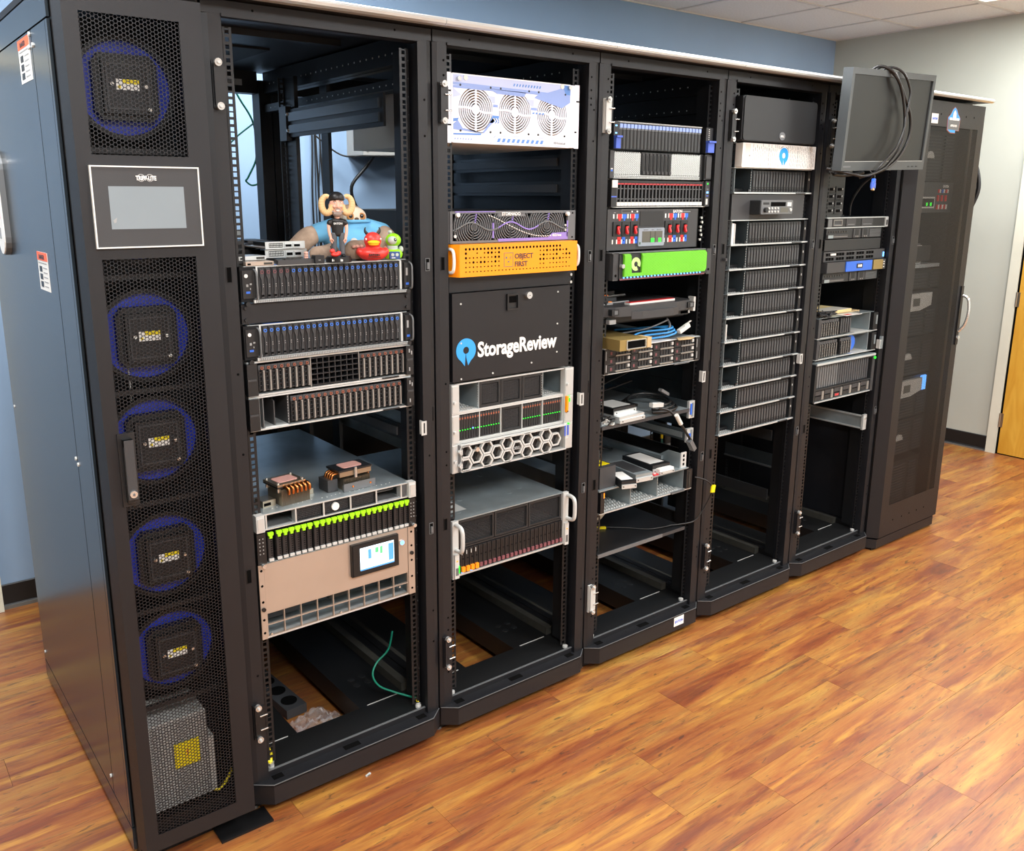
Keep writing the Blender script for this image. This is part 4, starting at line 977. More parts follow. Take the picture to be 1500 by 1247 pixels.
quad([(.405, .176), (W-.034, .176), (W-.034, .15), (.42, .15)], 'panel_blue_deep', .0003)
quad([(.152, .107), (.168, .107), (.168, .100), (.152, .100)], 'panel_blue'); quad([(.288, .107), (.31, .107), (.31, .100), (.288, .100)], 'panel_blue')
quad([(.150, .078), (.172, .078), (.172, .058), (.140, .058)], 'panel_blue_deep')
quad([(.017, .05), (.032, .06), (.048, .040), (.10, .030), (.115, .032), (.132, .05), (.15, .07), (.162, .07), (.12, .030), (.017, .036)], 'panel_blue')
quad([(.017, .022), (.108, .024), (.112, .029), (.017, .026)], 'panel_blue_deep')
quad([(.017, .064), (.035, .066), (.030, .058), (.017, .056)], 'panel_blue_deep')
for i in range(10): quad([(.165+.0175*i, .008), (.174+.0175*i, .008), (.179+.0175*i, .018), (.170+.0175*i, .018)], 'panel_blue_deep', .0002)
for i in range(10): quad([(.222+.0105*i, .160), (.2265+.0105*i, .160), (.2295+.0105*i, .167), (.225+.0105*i, .167)], 'panel_blue_deep', .0002)
for i in range(7): quad([(.020+.009*i, .010), (.023+.009*i, .010), (.025+.009*i, .014), (.022+.009*i, .014)], 'panel_blue')
quad([(.140, .004), (.435, .004), (.435, .0048), (.141, .0048), (.160, .0245), (.435, .0245), (.435, .0252), (.159, .0252)], 'panel_blue', .0001)
for i in range(3): quad([(.150+.009*i, .056), (.154+.009*i, .056), (.161+.009*i, .0635), (.154+.009*i, .071), (.150+.009*i, .071), (.157+.009*i, .0635)], 'white_print', .0006)
for i in range(4): quad([(.292+.012*i, .090), (.299+.012*i, .090), (.302+.012*i, .0945), (.295+.012*i, .0945)], 'panel_blue_deep')
part(t, 'blue_print', pr)
part(t, 'lettering', MB().text('45HomeLab', .0095, .375, .010, -.0047, 'grey_print', 'LEFT', .01, 1.0, .0004))
for cx, cz in fc:
    f = part(t, 'fan_grille', MB()); g = MB()
    for i in range(7): g.ring(cx, cz, .012+i*.0068-.0015 if i else 0.004, .012+i*.0068+.0015, -.004, .0, 'panel_white', 40)
    g.box(cx-.0028, cx+.0028, -.0045, -.0005, cz+.008, cz+.0585, 'panel_white').box(cx-.0028, cx+.0028, -.0045, -.0005, cz-.0585, cz-.008, 'panel_white')
    g.prism([(cx-.0585, cz+.006), (cx-.03, cz+.007), (cx, cz+.003), (cx+.03, cz-.0045), (cx+.0585, cz-.003), (cx+.0585, cz-.009), (cx+.03, cz-.010), (cx, cz-.004), (cx-.03, cz+.001), (cx-.0585, cz+.001)], -.0045, -.0005, 'panel_white').cyl(cx, cz, -.005, -.0005, .010, 'panel_white', 20)
    f.data = g.mesh('fan_grille')
    bl = MB().ring(cx, cz, .054, .0575, .004, .028, 'tan_metal', 40).cyl(cx, cz, .008, .026, .018, 'black', 20)
    for i in range(7):
        a = i*2*PI/7; bl.add([(cx+.017*math.cos(a), .010, cz+.017*math.sin(a)), (cx+.053*math.cos(a+.2), .010, cz+.053*math.sin(a+.2)), (cx+.053*math.cos(a+.8), .026, cz+.053*math.sin(a+.8)), (cx+.017*math.cos(a+.7), .026, cz+.017*math.sin(a+.7))], [(0, 1, 2, 3)], 'tan_metal')
    part(f, 'fan_blades', bl)
nb = MB()
for cx, cz in fc:
    for dx in (-.052, .050):
        for dz in (-.057, .060): nb.cyl(cx+dx, cz+dz, -.0052, -.004, .003, 'black', 10)
part(t, 'grille_screw', nb)
part(t, 'rack_knob', MB().cyl(.034, .166, -.012, -.004, .006, 'chrome', 14).cyl(.058, .170, -.006, -.004, .007, 'white', 14))
part(t, 'rack_knob', MB().cyl(.432, .170, -.012, -.004, .006, 'chrome', 14).cyl(.405, .172, -.006, -.004, .007, 'white', 14))

# purple and charcoal fan server
H = .0880; t = unit(2, 1.4885, 'fan_server', 'charcoal and purple server with three big fan grilles above the orange one')
part(t, 'chassis', MB().box(.014, W-.014, .03, .65, .001, H-.001, 'charcoal'))
part(t, 'fan_cavity', MB().box(.018, .440, .024, .03, .004, H-.004, 'hole'))
part(t, 'frame', MB().frame(.004, .446, .0, H, .008, -.004, .004, 'grille_grey', .007).box(.170, .270, -.0045, .004, H-.016, H-.008, 'grille_grey'))
part(t, 'ear', MB().box(.446, W, -.002, .0, 0, H, 'grille_grey').cyl(.459, .008, -.0024, -.002, .003, 'hole', 10).cyl(.459, H-.008, -.0024, -.002, .003, 'hole', 10))
part(t, 'ear', MB().box(-.004, .004, -.002, .0, 0, H, 'charcoal'))
for cx in (.086, .219, .355):
    g = MB(); gm = 'grille_grey'
    for i in range(9):
        r = .010+i*.0072
        if r < .036: g.ring(cx, .044, r-.0012, r+.0012, -.004, .002, gm, 36)
        else:
            a = math.asin(min(1, .036/r))
            g.ring(cx, .044, r-.0012, r+.0012, -.004, .002, gm, 14, -a, a); g.ring(cx, .044, r-.0012, r+.0012, -.004, .002, gm, 14, PI-a, PI+a)
    g.cyl(cx, .044, -.0045, .002, .009, 'charcoal', 18).prism([(cx-.001, .044), (cx+.003, .044), (cx+.010, .080), (cx+.006, .080)], -.004, .002, 'purple').prism([(cx-.003, .044), (cx+.001, .044), (cx-.004, .008), (cx-.009, .008)], -.004, .002, 'charcoal')
    f = part(t, 'fan_grille', g)
    bl = MB().cyl(cx, .044, .012, .024, .014, 'black', 16)
    for i in range(7):
        a = i*2*PI/7+.3; bl.add([(cx+.013*math.cos(a), .012, .044+.013*math.sin(a)), (cx+.036*math.cos(a+.2), .012, .044+.036*math.sin(a+.2)), (cx+.036*math.cos(a+.8), .022, .044+.036*math.sin(a+.8)), (cx+.013*math.cos(a+.7), .022, .044+.013*math.sin(a+.7))], [(0, 1, 2, 3)], 'black')
    part(f, 'fan_blades', bl)
wv = [(.012+.43*i/60, .048+.011*math.sin(i/60*2*PI*3.05-1.2)) for i in range(61)]
part(t, 'wavy_brace', MB().prism(wv+[(x, z-.004) for x, z in reversed(wv)], -.006, -.003, 'grey').prism([p for p in wv[22:44]]+[(x, z-.004) for x, z in reversed(wv[22:44])], -.0066, -.006, 'purple'))
part(t, 'purple_print', MB().box(.17, .438, -.0052, -.004, .002, .010, 'purple').box(.434, .439, -.0052, -.004, .01, .058, 'purple').prism([(.36, .01), (.438, .01), (.438, .024), (.375, .022)], -.0052, -.003, 'purple').box(.15, .155, -.0052, -.003, .012, .055, 'purple').box(.02, .16, -.0052, -.004, H-.003, H-.0005, 'purple'))
wt = MB()
for i in range(26):
    a = i/25; x = .135+.23*a; z = .078-.062*math.sin(a*PI*.55)**1.2
    wt.prism([(x, z), (x+.005, z-.002), (x+.0055, z-.0045), (x+.0005, z-.0025)], -.0058, -.004, 'white_print')
part(t, 'white_dashes', wt)
part(t, 'lettering', MB().text('STORNADO', .0125, .183, H-.0125, -.0052, 'white_print', 'LEFT', .03, 1.0).text('45Drives', .010, .375, .0125, -.0056, 'white_print', 'LEFT', .02, 1.0))
part(t, 'knob', MB().cyl(.027, H-.010, -.012, -.004, .006, 'white', 14)); part(t, 'knob', MB().cyl(.434, H-.010, -.012, -.004, .006, 'white', 14))
part(t, 'button_dots', MB().cyl(.020, .020, -.006, -.004, .0045, 'white', 12).cyl(.020, .036, -.006, -.004, .003, 'grey', 12).cyl(.428, .044, -.006, -.004, .0035, 'lightgrey', 12).cyl(.428, .030, -.006, -.004, .0035, 'lightgrey', 12))

# orange bezel server
H = .0885; t = unit(2, 1.3985, 'orange_bezel_server', 'bright orange server with punched dot pattern and white handles')
part(t, 'chassis', MB().box(.014, W-.014, .005, .65, .001, H-.001, 'charcoal'))
bz = MB().prism([(.0, .004), (.0, .012), (.028, .012), (.44, .012), (.448, .004), (.448, .006), (.44, .016)], 0, .001, 'orange', 'z')
bz = MB().box(.010, .446, -.040, -.038, .0, H, 'orange').prism([(.010, -.040), (.012, -.038), (-.003, -.0), (-.006, -.002)], 0, H, 'orange', 'z').prism([(.446, -.040), (.444, -.038), (.450, -.0), (.452, -.002)], 0, H, 'orange', 'z')
bz.box(.010, .446, -.038, .0, H-.002, H, 'orange').box(.010, .446, -.038, .0, 0, .002, 'orange')
bz2 = part(t, 'bezel', bz)
hb = MB(); yb = -.0403
def dotf(x, z, kind):
    if kind == 0: hb.cyl(x, z, yb, -.0395, .0036, 'hole', 10)
    elif kind == 1: hb.cyl(x, z, yb, -.0395, .0028, 'hole', 4)
    else: hb.prism([(x-.0032, z+.0016), (x+.0032, z+.0016), (x, z-.0022)], yb, -.0395, 'hole')
rnd = random.Random(3)
for i in range(28): dotf(.031+.0128*i, H-.0125, 0)
for i in range(31): dotf(.031+.0128*i, .0135, 2)
for rr, (z, kinds) in enumerate([(.0645, (0, 0, 1)), (.0520, (0, 1, 1)), (.0395, (1, 0, 1)), (.0265, (2, 1, 2))]):
    for i in range(10):
        if rr == 0 and i in (1, 2, 4): continue
        dotf(.031+.0128*i, z, kinds[rnd.randrange(3)])
    for i in range(10):
        if (rr == 0 and i > 8) or (rr == 1 and i in (6,)) or (rr == 3 and i in (2, 9)): continue
        dotf(.300+.0128*i, z, kinds[rnd.randrange(3)])
part(bz2, 'punched_dots', hb)
part(bz2, 'face_logo', MB().frame(.164, .198, .022, .062, .0014, yb-.0002, -.0395, 'grey').cyl(.173, .048, yb, -.0395, .0032, 'grey', 8).ring(.188, .048, .0022, .0034, yb-.0001, -.0395, 'grey', 12).prism([(.176, .038), (.186, .038), (.181, .033)], yb, -.0395, 'grey'))
part(bz2, 'lettering', MB().text('OBJECT', .0200, .203, .0445, -.0408, 'charcoal', 'LEFT', .018, 1.0, .0005).text('FIRST', .0200, .203, .0220, -.0408, 'charcoal', 'LEFT', .018, 1.0, .0005))
for x, s_ in ((-.004, 1), (.455, -1)):
    part(t, 'handle', MB().tube([(x, -.004, .012), (x-.002*s_, -.030, .016), (x-.002*s_, -.036, .045), (x-.002*s_, -.030, H-.016), (x, -.004, H-.012)], .0045, 'white', 8))

# black drawer front with company lettering
t = unit(2, 1.0975, 'logo_drawer', 'black drawer front with latch, lock and big white company lettering', 'drawer')
part(t, 'filler_strip', MB().box(0, W-.012, -.002, .012, .256, .300, 'rack_black'))
part(t, 'drawer_box', MB().box(.016, W-.030, .006, .5, .004, .252, 'rack_inner'))
dp_ = part(t, 'drawer_front', MB().box(.003, .446, -.012, .004, .001, .2535, 'rack_black'))
part(dp_, 'latch', MB().frame(.196, .240, .194, .242, .005, -.018, -.012, 'black').box(.201, .235, -.0125, -.012, .199, .237, 'black').box(.203, .233, -.0130, -.0125, .215, .234, 'hole'))
part(dp_, 'key_lock', MB().cyl(.277, .2335, -.022, -.012, .0105, 'chrome', 18).cyl(.277, .2335, -.0228, -.022, .006, 'lightgrey', 12).box(.2745, .2795, -.0232, -.0228, .232, .235, 'grey'))
for x, z in ((.032, .224), (.032, .112), (.032, .008), (.146, .012), (.294, .027), (.396, .050), (.396, .138), (.396, .236)): part(dp_, 'rivet', MB().cyl(x, z, -.0138, -.012, .0028, 'lightgrey', 10))
# logo: blue disc with a hole and a slanted notch
cx, cz, r = .0495, .087, .0345
lg = ring_logo(MB(), cx, cz+.003, r, -.0132, -.012, 'logo_blue', .30)
part(dp_, 'logo', lg)
part(dp_, 'lettering', MB().text('StorageReview', .0600, .0905, .067, -.0130, 'white_print', 'LEFT', .030, .835, .0014))
screws(t, [(.456, .285), (.456, .262)], -.006, .0045)

# stack of three silver edged servers
def silver_unit(z0, label, H=.0885):
    t = unit(2, z0, 'silver_server', label)
    part(t, 'chassis', MB().box(.016, W-.016, .14, .72, .001, H-.001, 'zinc').box(.016, W-.016, 0, .14, .001, .003, 'zinc').box(.016, W-.016, 0, .14, H-.003, H-.001, 'zinc').box(.016, .018, 0, .14, .003, H-.003, 'zinc').box(W-.018, W-.016, 0, .14, .003, H-.003, 'zinc'))
    part(t, 'backplane', MB().box(.018, W-.018, .13, .138, .003, H-.003, 'mesh_dark'))
    lips(t, W, H, 'lightgrey', -.004, .016, th=.0045)
    for nm_, x0, x1 in (('left_ear', 0, .026), ('right_ear', .436, W)):
        e = part(t, nm_, MB().box(x0, x1, -.010, .012, .0, H-.001, 'lightgrey').box(x0+.002, x1-.003, -.012, -.010, .004, H-.006, 'silver'))
        part(e, 'ear_latch', MB().box(x0+.004, x0+.012, -.018, -.010, H*.36, H*.44, 'lightgrey'))
    return t
S1 = silver_unit(1.0025, 'silver edged server with three black grilles and two empty bays')
for x in (.104, .1855, .268): part(S1, 'bay_grille', MB().box(x+.003, x+.079, .006, .01, .006, .0825, 'hole').lattice(x+.012, x+.070, .016, .072, 16, 14, .0010, .002, .006, 'charcoal').frame(x+.001, x+.081, .0045, .084, .009, -.001, .008, 'dark'))
for x in (.1035, .3505): 
    q = MB().box(x-.002, x+.0005, -.002, .13, .004, .084, 'zinc')
    for i in range(9): q.box(x-.0045, x-.0035, -.0015, .0, .012+.0075*i, .0155+.0075*i, 'lightgrey')
    part(S1, 'bay_wall', q)
fl_ = MB()
for x0, x1 in ((.028, .102), (.352, .434)):
    n = int((x1-x0)/.009)
    for i in range(n):
        for j in range(6): fl_.box(x0+i*.009+.001, x0+i*.009+.0065, .003+j*.02, .015+j*.02, .003, .0055, 'lightgrey')
part(S1, 'bay_floor_runners', fl_)
S2 = silver_unit(.9140, 'silver edged server with green lit slim drives, middle of three')
w, h = .0092, .074
dd_ = drv_bands(w, h, 'drive_black', [(.80, .97, 'charcoal', .002, .1, .9), (.83, .90, 'orange_ring', .0026, .25, .75), (.04, .5, 'charcoal', .001, .15, .4), (.06, .45, 'mesh_dark', .001, .55, .9)])
led = MB().box(w*.40, w*.68, -.0032, 0, h*.37, h*.405, 'led_green').mesh('status_light'); ledb = MB().box(w*.35, w*.75, -.0032, 0, h*.38, h*.43, 'led_blue').mesh('status_light'); ledo = MB().box(w*.35, w*.75, -.0028, 0, h*.5, h*.54, 'orange_ring').mesh('status_light')
for a0_ in (.029, .1065, .2685, .3515):
    reps(S2, 'drive', dd_, [a0_+w*1.02*i for i in range(8)], .007, 0, (('status_light', [ledb if i == 5 and a0_ < .05 else led for i in range(8)]),))
part(S2, 'bay_grille', MB().box(.1865, .2665, .006, .01, .006, .0825, 'hole').lattice(.197, .256, .014, .074, 16, 14, .0010, .002, .006, 'charcoal').frame(.186, .267, .0045, .084, .009, -.001, .008, 'dark'))
for x in (.0275, .1045, .185, .2675, .350, .433): part(S2, 'bay_divider', MB().box(x-.0012, x+.0012, -.003, .02, .004, .084, 'lightgrey'))
part(S2, 'orange_tag', MB().box(.4375, .4455, -.018, -.010, .034, .086, 'orange'))
part(S2, 'status_lamp', MB().box(.449, .456, -.014, -.010, .066, .078, 'led_green').box(.449, .456, -.0135, -.010, .084, .0855, 'led_green'))
S3 = silver_unit(.8255, 'silver server with hexagon pattern bezel, lowest of three')
part(S3, 'drives_behind', MB().box(.03, .434, .008, .03, .006, .083, 'drive_black').lattice(.034, .430, .010, .080, 26, 1, .003, .006, .009, 'charcoal'))
hx = MB(); zc_ = .0435
def hexring(cx, cz, r, w_, y0, y1, m, ez=1.0):
    P = [(cx+r*math.cos(i*PI/3), cz+ez*r*math.sin(i*PI/3)) for i in range(6)]; Q = [(cx+(r-w_)*math.cos(i*PI/3), cz+ez*(r-w_)*math.sin(i*PI/3)) for i in range(6)]
    for i in range(6):
        j = (i+1) % 6; hx.prism([P[i], P[j], Q[j], Q[i]], y0, y1, m)
RH = .0258
for i in range(10):
    cx = .040+i*RH*1.5
    for dz in ([0] if i % 2 else [-.0215, .0215]):
        r = RH*.92
        P = [(cx+r*math.cos(k*PI/3), min(.0835, max(.0045, zc_+dz+r*math.sin(k*PI/3)))) for k in range(6)]
        Q = [(cx+(r-.0055)*math.cos(k*PI/3), min(.079, max(.009, zc_+dz+(r-.0055)*math.sin(k*PI/3)))) for k in range(6)]
        for k in range(6): hx.prism([P[k], P[(k+1) % 6], Q[(k+1) % 6], Q[k]], -.024, -.014, 'lightgrey')
        for k in range(6): hx.prism([Q[k], Q[(k+1) % 6], ((Q[(k+1) % 6][0]-cx)*.93+cx, Q[(k+1) % 6][1]), ((Q[k][0]-cx)*.93+cx, Q[k][1])], -.020, -.006, 'bar_grey')
hx.frame(.024, .434, .003, .085, .004, -.024, -.010, 'lightgrey').box(.020, .024, -.018, .0, .003, .085, 'grey')
part(S3, 'bezel', hx)
part(S3, 'key_lock', MB().cyl(.078, .066, -.030, -.022, .007, 'chrome', 14))
part(S3, 'lettering', MB().text('DELL', .0125, .229, .039, -.0246, 'grey_print', 'CENTER', .03, 1.0).ring(.229, .0435, .0175, .0185, -.0244, -.024, 'grey_print', 24))
part(S3, 'blue_tag', MB().box(.425, .431, -.0246, -.024, .048, .082, 'blue_handle').box(.447, .453, -.014, -.010, .045, .078, 'blue_handle'))
part(S3, 'status_lamp', MB().box(.449, .456, -.014, -.010, .080, .085, 'led_green'))

# tall storage array with handles
H = .1760; t = unit(2, .4985, 'storage_array', 'tall storage array with silver handles and orange tipped drives at left')
part(t, 'chassis', MB().box(.018, W-.024, .16, .76, .001, H, 'zinc_dark').box(.018, W-.024, -.002, .76, H-.003, H+.0004, 'zinc').box(.018, W-.024, .0, .16, 0, .003, 'zinc').box(.018, .020, 0, .16, .003, H, 'zinc_dark').box(W-.026, W-.024, 0, .16, .003, H, 'zinc_dark').box(.02, W-.026, .14, .16, .085, H-.003, 'mesh_dark'))
for x, y in ((.06, .05), (.13, .14), (.10, .26), (.30, .10), (.36, .12), (.25, .22), (.33, .30), (.15, .38)): part(t, 'lid_rivet', MB().cyl(x, y, H, H+.0015, .012, 'zinc', 16, 'z', .008))
part(t, 'lid_label', MB().box(.025, .10, .06, .15, H, H+.0006, 'lightgrey'))
part(t, 'bay_shelf', MB().box(.024, W-.032, -.002, .14, .083, .088, 'dark'))
for x0, x1 in ((.028, .160), (.163, .297), (.300, .436)):
    q = MB().frame(x0, x1, .090, H-.005, .006, -.002, .012, 'dark')
    part(t, 'empty_bay_frame', q)
    part(t, 'bay_mesh', MB().lattice(x0+.006, x1-.006, .096, H-.011, 24, 14, .0009, .004, .0055, 'charcoal'))
    r_ = MB()
    for i in range(8): r_.box(x0+.01+i*.015, x0+.016+i*.015, .01, .12, .088, .091, 'grey')
    part(t, 'bay_runners', r_)
w, h = .0170, .074
db_ = drv_bands(w, h, 'drive_black', [(.02, .98, 'black', .002, .1, .9), (.30, .90, 'mesh_dark', .0026, .55, .8), (.55, .6, 'hole', .003, .5, .8)])
tabm = MB().box(w*.25, w*.85, -.006, 0, h*.03, h*.20, 'maroon').mesh('pull_tab'); tabo = MB().box(w*.2, w*.9, -.009, 0, h*.02, h*.24, 'orange_tab').mesh('pull_tab')
reps(t, 'drive', db_, [.030+.0171*i+(.001*(i//8)) for i in range(24)], .006, -.002, (('pull_tab', [tabo if i < 4 else tabm for i in range(24)]),))
part(t, 'drive_lamp', MB().box(.036, .043, -.004, .0, .001, .004, 'led_blue').box(.070, .077, -.004, .0, .001, .004, 'led_blue'))
wl = MB()
for i in range(4): wl.box(.036+.0171*i, .0375+.0171*i, -.0056, -.002, .062, .074, 'white')
part(t, 'label_marks', wl)
part(t, 'bottom_lip', MB().box(.0, W-.008, -.006, .02, -.003, .003, 'silver'))
for s_, x in ((0, .0), (1, .442)):
    e = part(t, 'ear', MB().box(x, x+.022, -.008, .004, -.008 if s_ == 0 else .0, H, 'lightgrey'))
    hx0 = x+.012 if s_ == 0 else x+.018
    part(e, 'handle', MB().tube([(hx0, -.006, .085), (hx0, -.038, .090), (hx0, -.044, .125), (hx0, -.038, H-.016), (hx0, -.006, H-.010)], .0065, 'lightgrey', 10))
    part(e, 'indicator_block', MB().box(x+.003, x+.019, -.016, -.008, -.004, .072, 'lightgrey').box(x+.008, x+.014, -.0165, -.016, .05, .054, 'led_orange').box(x+.006, x+.016, -.0165, -.016, .006, .03, 'grey'))
part(t, 'green_lamp', MB().box(.006, .010, -.0172, -.016, .012, .030, 'led_green') if False else MB().box(.0165, .020, -.0172, -.016, .012, .036, 'led_green'))
# ================================================================ rack three
W = WW(3)
H = .0870; t = unit(3, 1.7595, 'drive_server', 'server with pale blue drive tabs and blue side handles, top of the middle rack')
shell(t, W, H, .70, 'grey')
w, h = .01625, .080
d_ = drv_bands(w, h, 'drive_black', [(.0, .78, 'black', .001, .08, .92), (.05, .72, 'drive_grey', .0016, .40, .62), (.74, .80, 'grey', .002, .1, .9)])
tb = MB().box(w*.12, w*.86, -.004, 0, h*.80, h*.95, 'blue_tab').mesh('drive_tab')
reps(t, 'drive', d_, [.037+w*i for i in range(24)], .003, -.002, (('drive_tab', tb),))
part(t, 'top_lip', MB().box(.020, .430, -.004, .02, H-.004, H-.001, 'grey').lattice(.03, .43, H-.0035, H-.0012, 24, 1, .001, -.0045, -.004, 'lightgrey'))
for x0, x1, nm_ in ((.010, .034, 'left_ear'), (.448, W, 'right_ear')):
    e = part(t, nm_, MB().box(x0, x1, -.008, .012, .002, H-.002, 'dark'))
    part(e, 'blue_handle', MB().box(x0+.002, x1-.002, -.018, -.008, .004, .038, 'blue_handle').box(x0, x1, -.024, -.008, .036, .042, 'blue_handle'))
    if x0 > .1:
        q = MB()
        for i in range(6): q.cyl(x0+.015, .047+.0065*i, -.0086, -.008, .0016, 'white', 8)
        part(e, 'status_lamps', q)
    else: part(e, 'usb_port', MB().box(x0+.006, x0+.014, -.0086, -.008, .070, .074, 'led_blue').box(x0+.006, x0+.014, -.0086, -.008, .048, .052, 'led_blue'))

H = .0870; t = unit(3, 1.6720, 'perforated_server', 'silver perforated front server with eight black drives in the centre')
shell(t, W, H, .70, 'grey')
for x0, x1 in ((.018, .140), (.285, .430)):
    part(t, 'perforated_panel', MB().box(x0+.001, x1-.001, .004, .006, .012, H-.006, 'charcoal').hexsheet(x0, x1, .012, H-.004, int((x1-x0)/.0048), -.003, 'silver', .55, .002))
part(t, 'bottom_strip', MB().box(.018, .430, -.004, .01, .001, .012, 'silver').lattice(.02, .428, .003, .009, 60, 1, .0012, -.0045, -.004, 'dusty'))
w, h = .0178, .069
d_ = drv_bands(w, h, 'drive_black', [(.04, .95, 'black', .002, .1, .9), (.15, .85, 'mesh_dark', .0026, .3, .7), (.02, .16, 'charcoal', .004, .35, .9), (.88, .94, 'charcoal', .003, .2, .6)])
reps(t, 'drive', d_, [.1415+w*i for i in range(8)], .014, -.003)
part(t, 'left_ear', MB().box(.0, .018, -.006, .012, .002, H-.002, 'charcoal').box(.004, .012, -.0066, -.006, .028, .032, 'led_white').box(.004, .012, -.0066, -.006, .022, .027, 'blue'))
part(t, 'right_ear', MB().box(.448, W, -.008, .012, .002, H-.002, 'dark').box(.453, W-.004, -.012, -.008, .006, H-.008, 'charcoal').box(.430, .448, -.001, .01, .002, H-.002, 'black'))

H = .0880; t = unit(3, 1.5830, 'drive_server', 'server with red drive tops and white drive feet, above the breaker panel')
shell(t, W, H, .70, 'grey'); lips(t, W, H, 'silver', -.004, .018, top=False)
w, h = .0165, .080
d_ = drv_bands(w, h, 'mesh_dark', [(.16, .86, 'drive_grey', .003, .05, .40), (.16, .84, 'hole', .0005, .45, .95), (.26, .29, 'grey', .002, .4, 1), (.66, .69, 'grey', .002, .4, 1), (.90, .98, 'dark', .003, .0, 1)])
rd_ = MB().box(w*.1, w*.95, -.0045, 0, h*.83, h*.885, 'red_strip').mesh('drive_tab'); wf = MB().box(w*.06, w*.94, -.007, 0, h*.01, h*.15, 'white').mesh('pull_foot')
reps(t, 'drive', d_, [.033+w*i for i in range(25)], .005, -.001, (('drive_tab', rd_), ('pull_foot', wf)))
e = part(t, 'left_ear', MB().box(.008, .031, -.008, .012, .002, H-.002, 'dark').box(.008, .031, -.0086, -.008, .032, .036, 'blue_handle'))
part(e, 'white_block', MB().box(.008, .031, -.012, -.008, .062, .085, 'white'))
e = part(t, 'right_ear', MB().box(.460, W, -.008, .012, .002, H-.002, 'charcoal').box(.448, .460, -.002, .01, .002, H-.002, 'black'))
part(e, 'ports', MB().box(.466, .476, -.009, -.008, .046, .052, 'led_blue').box(.466, .476, -.009, -.008, .056, .062, 'grey').box(.466, .476, -.009, -.008, .036, .039, 'blue_handle').box(.464, .474, -.009, -.008, .008, .028, 'lightgrey'))
part(e, 'status_lamp', MB().cyl(.470, .078, -.0095, -.008, .0028, 'led_green', 10))

# breaker panel
def rrect0(x0, x1, z0, z1, r, n=4):
    P = []
    for cx, cz, a0_ in ((x1-r, z1-r, 0), (x0+r, z1-r, PI/2), (x0+r, z0+r, PI), (x1-r, z0+r, 3*PI/2)):
        for i in range(n+1): a = a0_+i*PI/2/n; P.append((cx+r*math.cos(a), cz+r*math.sin(a)))
    return P
mat('grille_pale', '#8f98a3', 0.4)
H = .1290; t = unit(3, 1.4490, 'power_distribution_unit', 'dark panel with red breaker levers, coloured tags and a small grey display', 'power panel')
part(t, 'face_plate', MB().box(.0, .432, -.002, .004, 0, H, 'charcoal').box(.432, .436, -.002, .03, 0, H, 'rack_inner'))
part(t, 'housing', MB().box(.02, .425, .004, .45, .004, H-.004, 'rack_inner'))
part(t, 'cover_plate', MB().box(.147, .259, -.0036, -.002, .074, .122, 'dark'))
ds = part(t, 'display', MB().prism(rrect0(.139, .262, .010, .068, .004), -.008, -.002, 'grille_pale').box(.155, .252, -.0086, -.008, .022, .058, 'lcd_dark'))
part(ds, 'green_digits', MB().box(.197, .212, -.0092, -.0086, .022, .035, 'led_green').box(.233, .246, -.0092, -.0086, .022, .035, 'led_green'))
part(ds, 'display_marks', MB().box(.162, .182, -.0092, -.008, .0615, .0635, 'grey').box(.200, .21, -.0092, -.008, .0615, .0635, 'grey').box(.225, .246, -.0092, -.008, .0615, .0635, 'grey').box(.193, .194, -.0092, -.0086, .022, .058, 'dark').box(.216, .217, -.0092, -.0086, .022, .058, 'dark').box(.143, .148, -.0092, -.008, .016, .024, 'card_green'))
for g0 in (.024, .267):
    for i in range(3):
        x = g0+.039*i
        bkr = part(t, 'breaker', MB().box(x, x+.036, -.006, -.002, .045, .090, 'dark').box(x+.014, x+.026, -.008, -.006, .056, .080, 'hole'))
        part(bkr, 'breaker_lever', MB().prism([(-.008, .054), (-.014, .050), (-.018, .054), (-.012, .070), (-.008, .074)], x+.014, x+.020, 'red', 'x').box(x+.015, x+.026, -.011, -.008, .070, .076, 'red'))
    for j, (dx, wd, c) in enumerate([(0, .006, 'white'), (.020, .020, 'red'), (.042, .018, 'blue'), (.064, .006, 'white'), (.080, .018, 'red'), (.100, .016, 'blue')]):
        tg = MB().box(g0+dx, g0+dx+wd, -.003, -.002, .100, .114, c)
        if wd > .01: tg.box(g0+dx-.003, g0+dx, -.003, -.002, .100, .114, 'white').box(g0+dx+.006, g0+dx+wd-.005, -.003, -.002, .093, .100, c)
        if wd > .01: tg.box(g0+dx+.002, g0+dx+wd-.002, -.003, -.002, .020, .042, c).cyl(g0+dx+wd/2, .031, -.0034, -.003, .0022, 'hole', 8).box(g0+dx-.003, g0+dx+.002, -.003, -.002, .020, .034, 'white')
        else: tg.box(g0+dx-.002, g0+dx+.003, -.003, -.002, .020, .034, 'white')
        part(t, 'coloured_tag', tg)
part(t, 'outline_print', MB().frame(.063, .136, .117, .128, .0008, -.0024, -.002, 'grey_print').box(.028, .036, -.0024, -.002, .1175, .1195, 'grey_print').cyl(.108, .1215, -.005, -.002, .0028, 'white', 10).cyl(.132, .1215, -.005, -.002, .0028, 'white', 10))
part(t, 'lettering', MB().text('EATON', .0125, .306, .1165, -.0026, 'white_print', 'LEFT', .02, 1.1).box(.351, .395, -.0025, -.002, .1185, .1205, 'grey_print'))
screws(t, [(.452, .098), (.456, .083), (.450, .067), (.450, .055), (.455, .040), (.449, .024)], -.006, .0045)

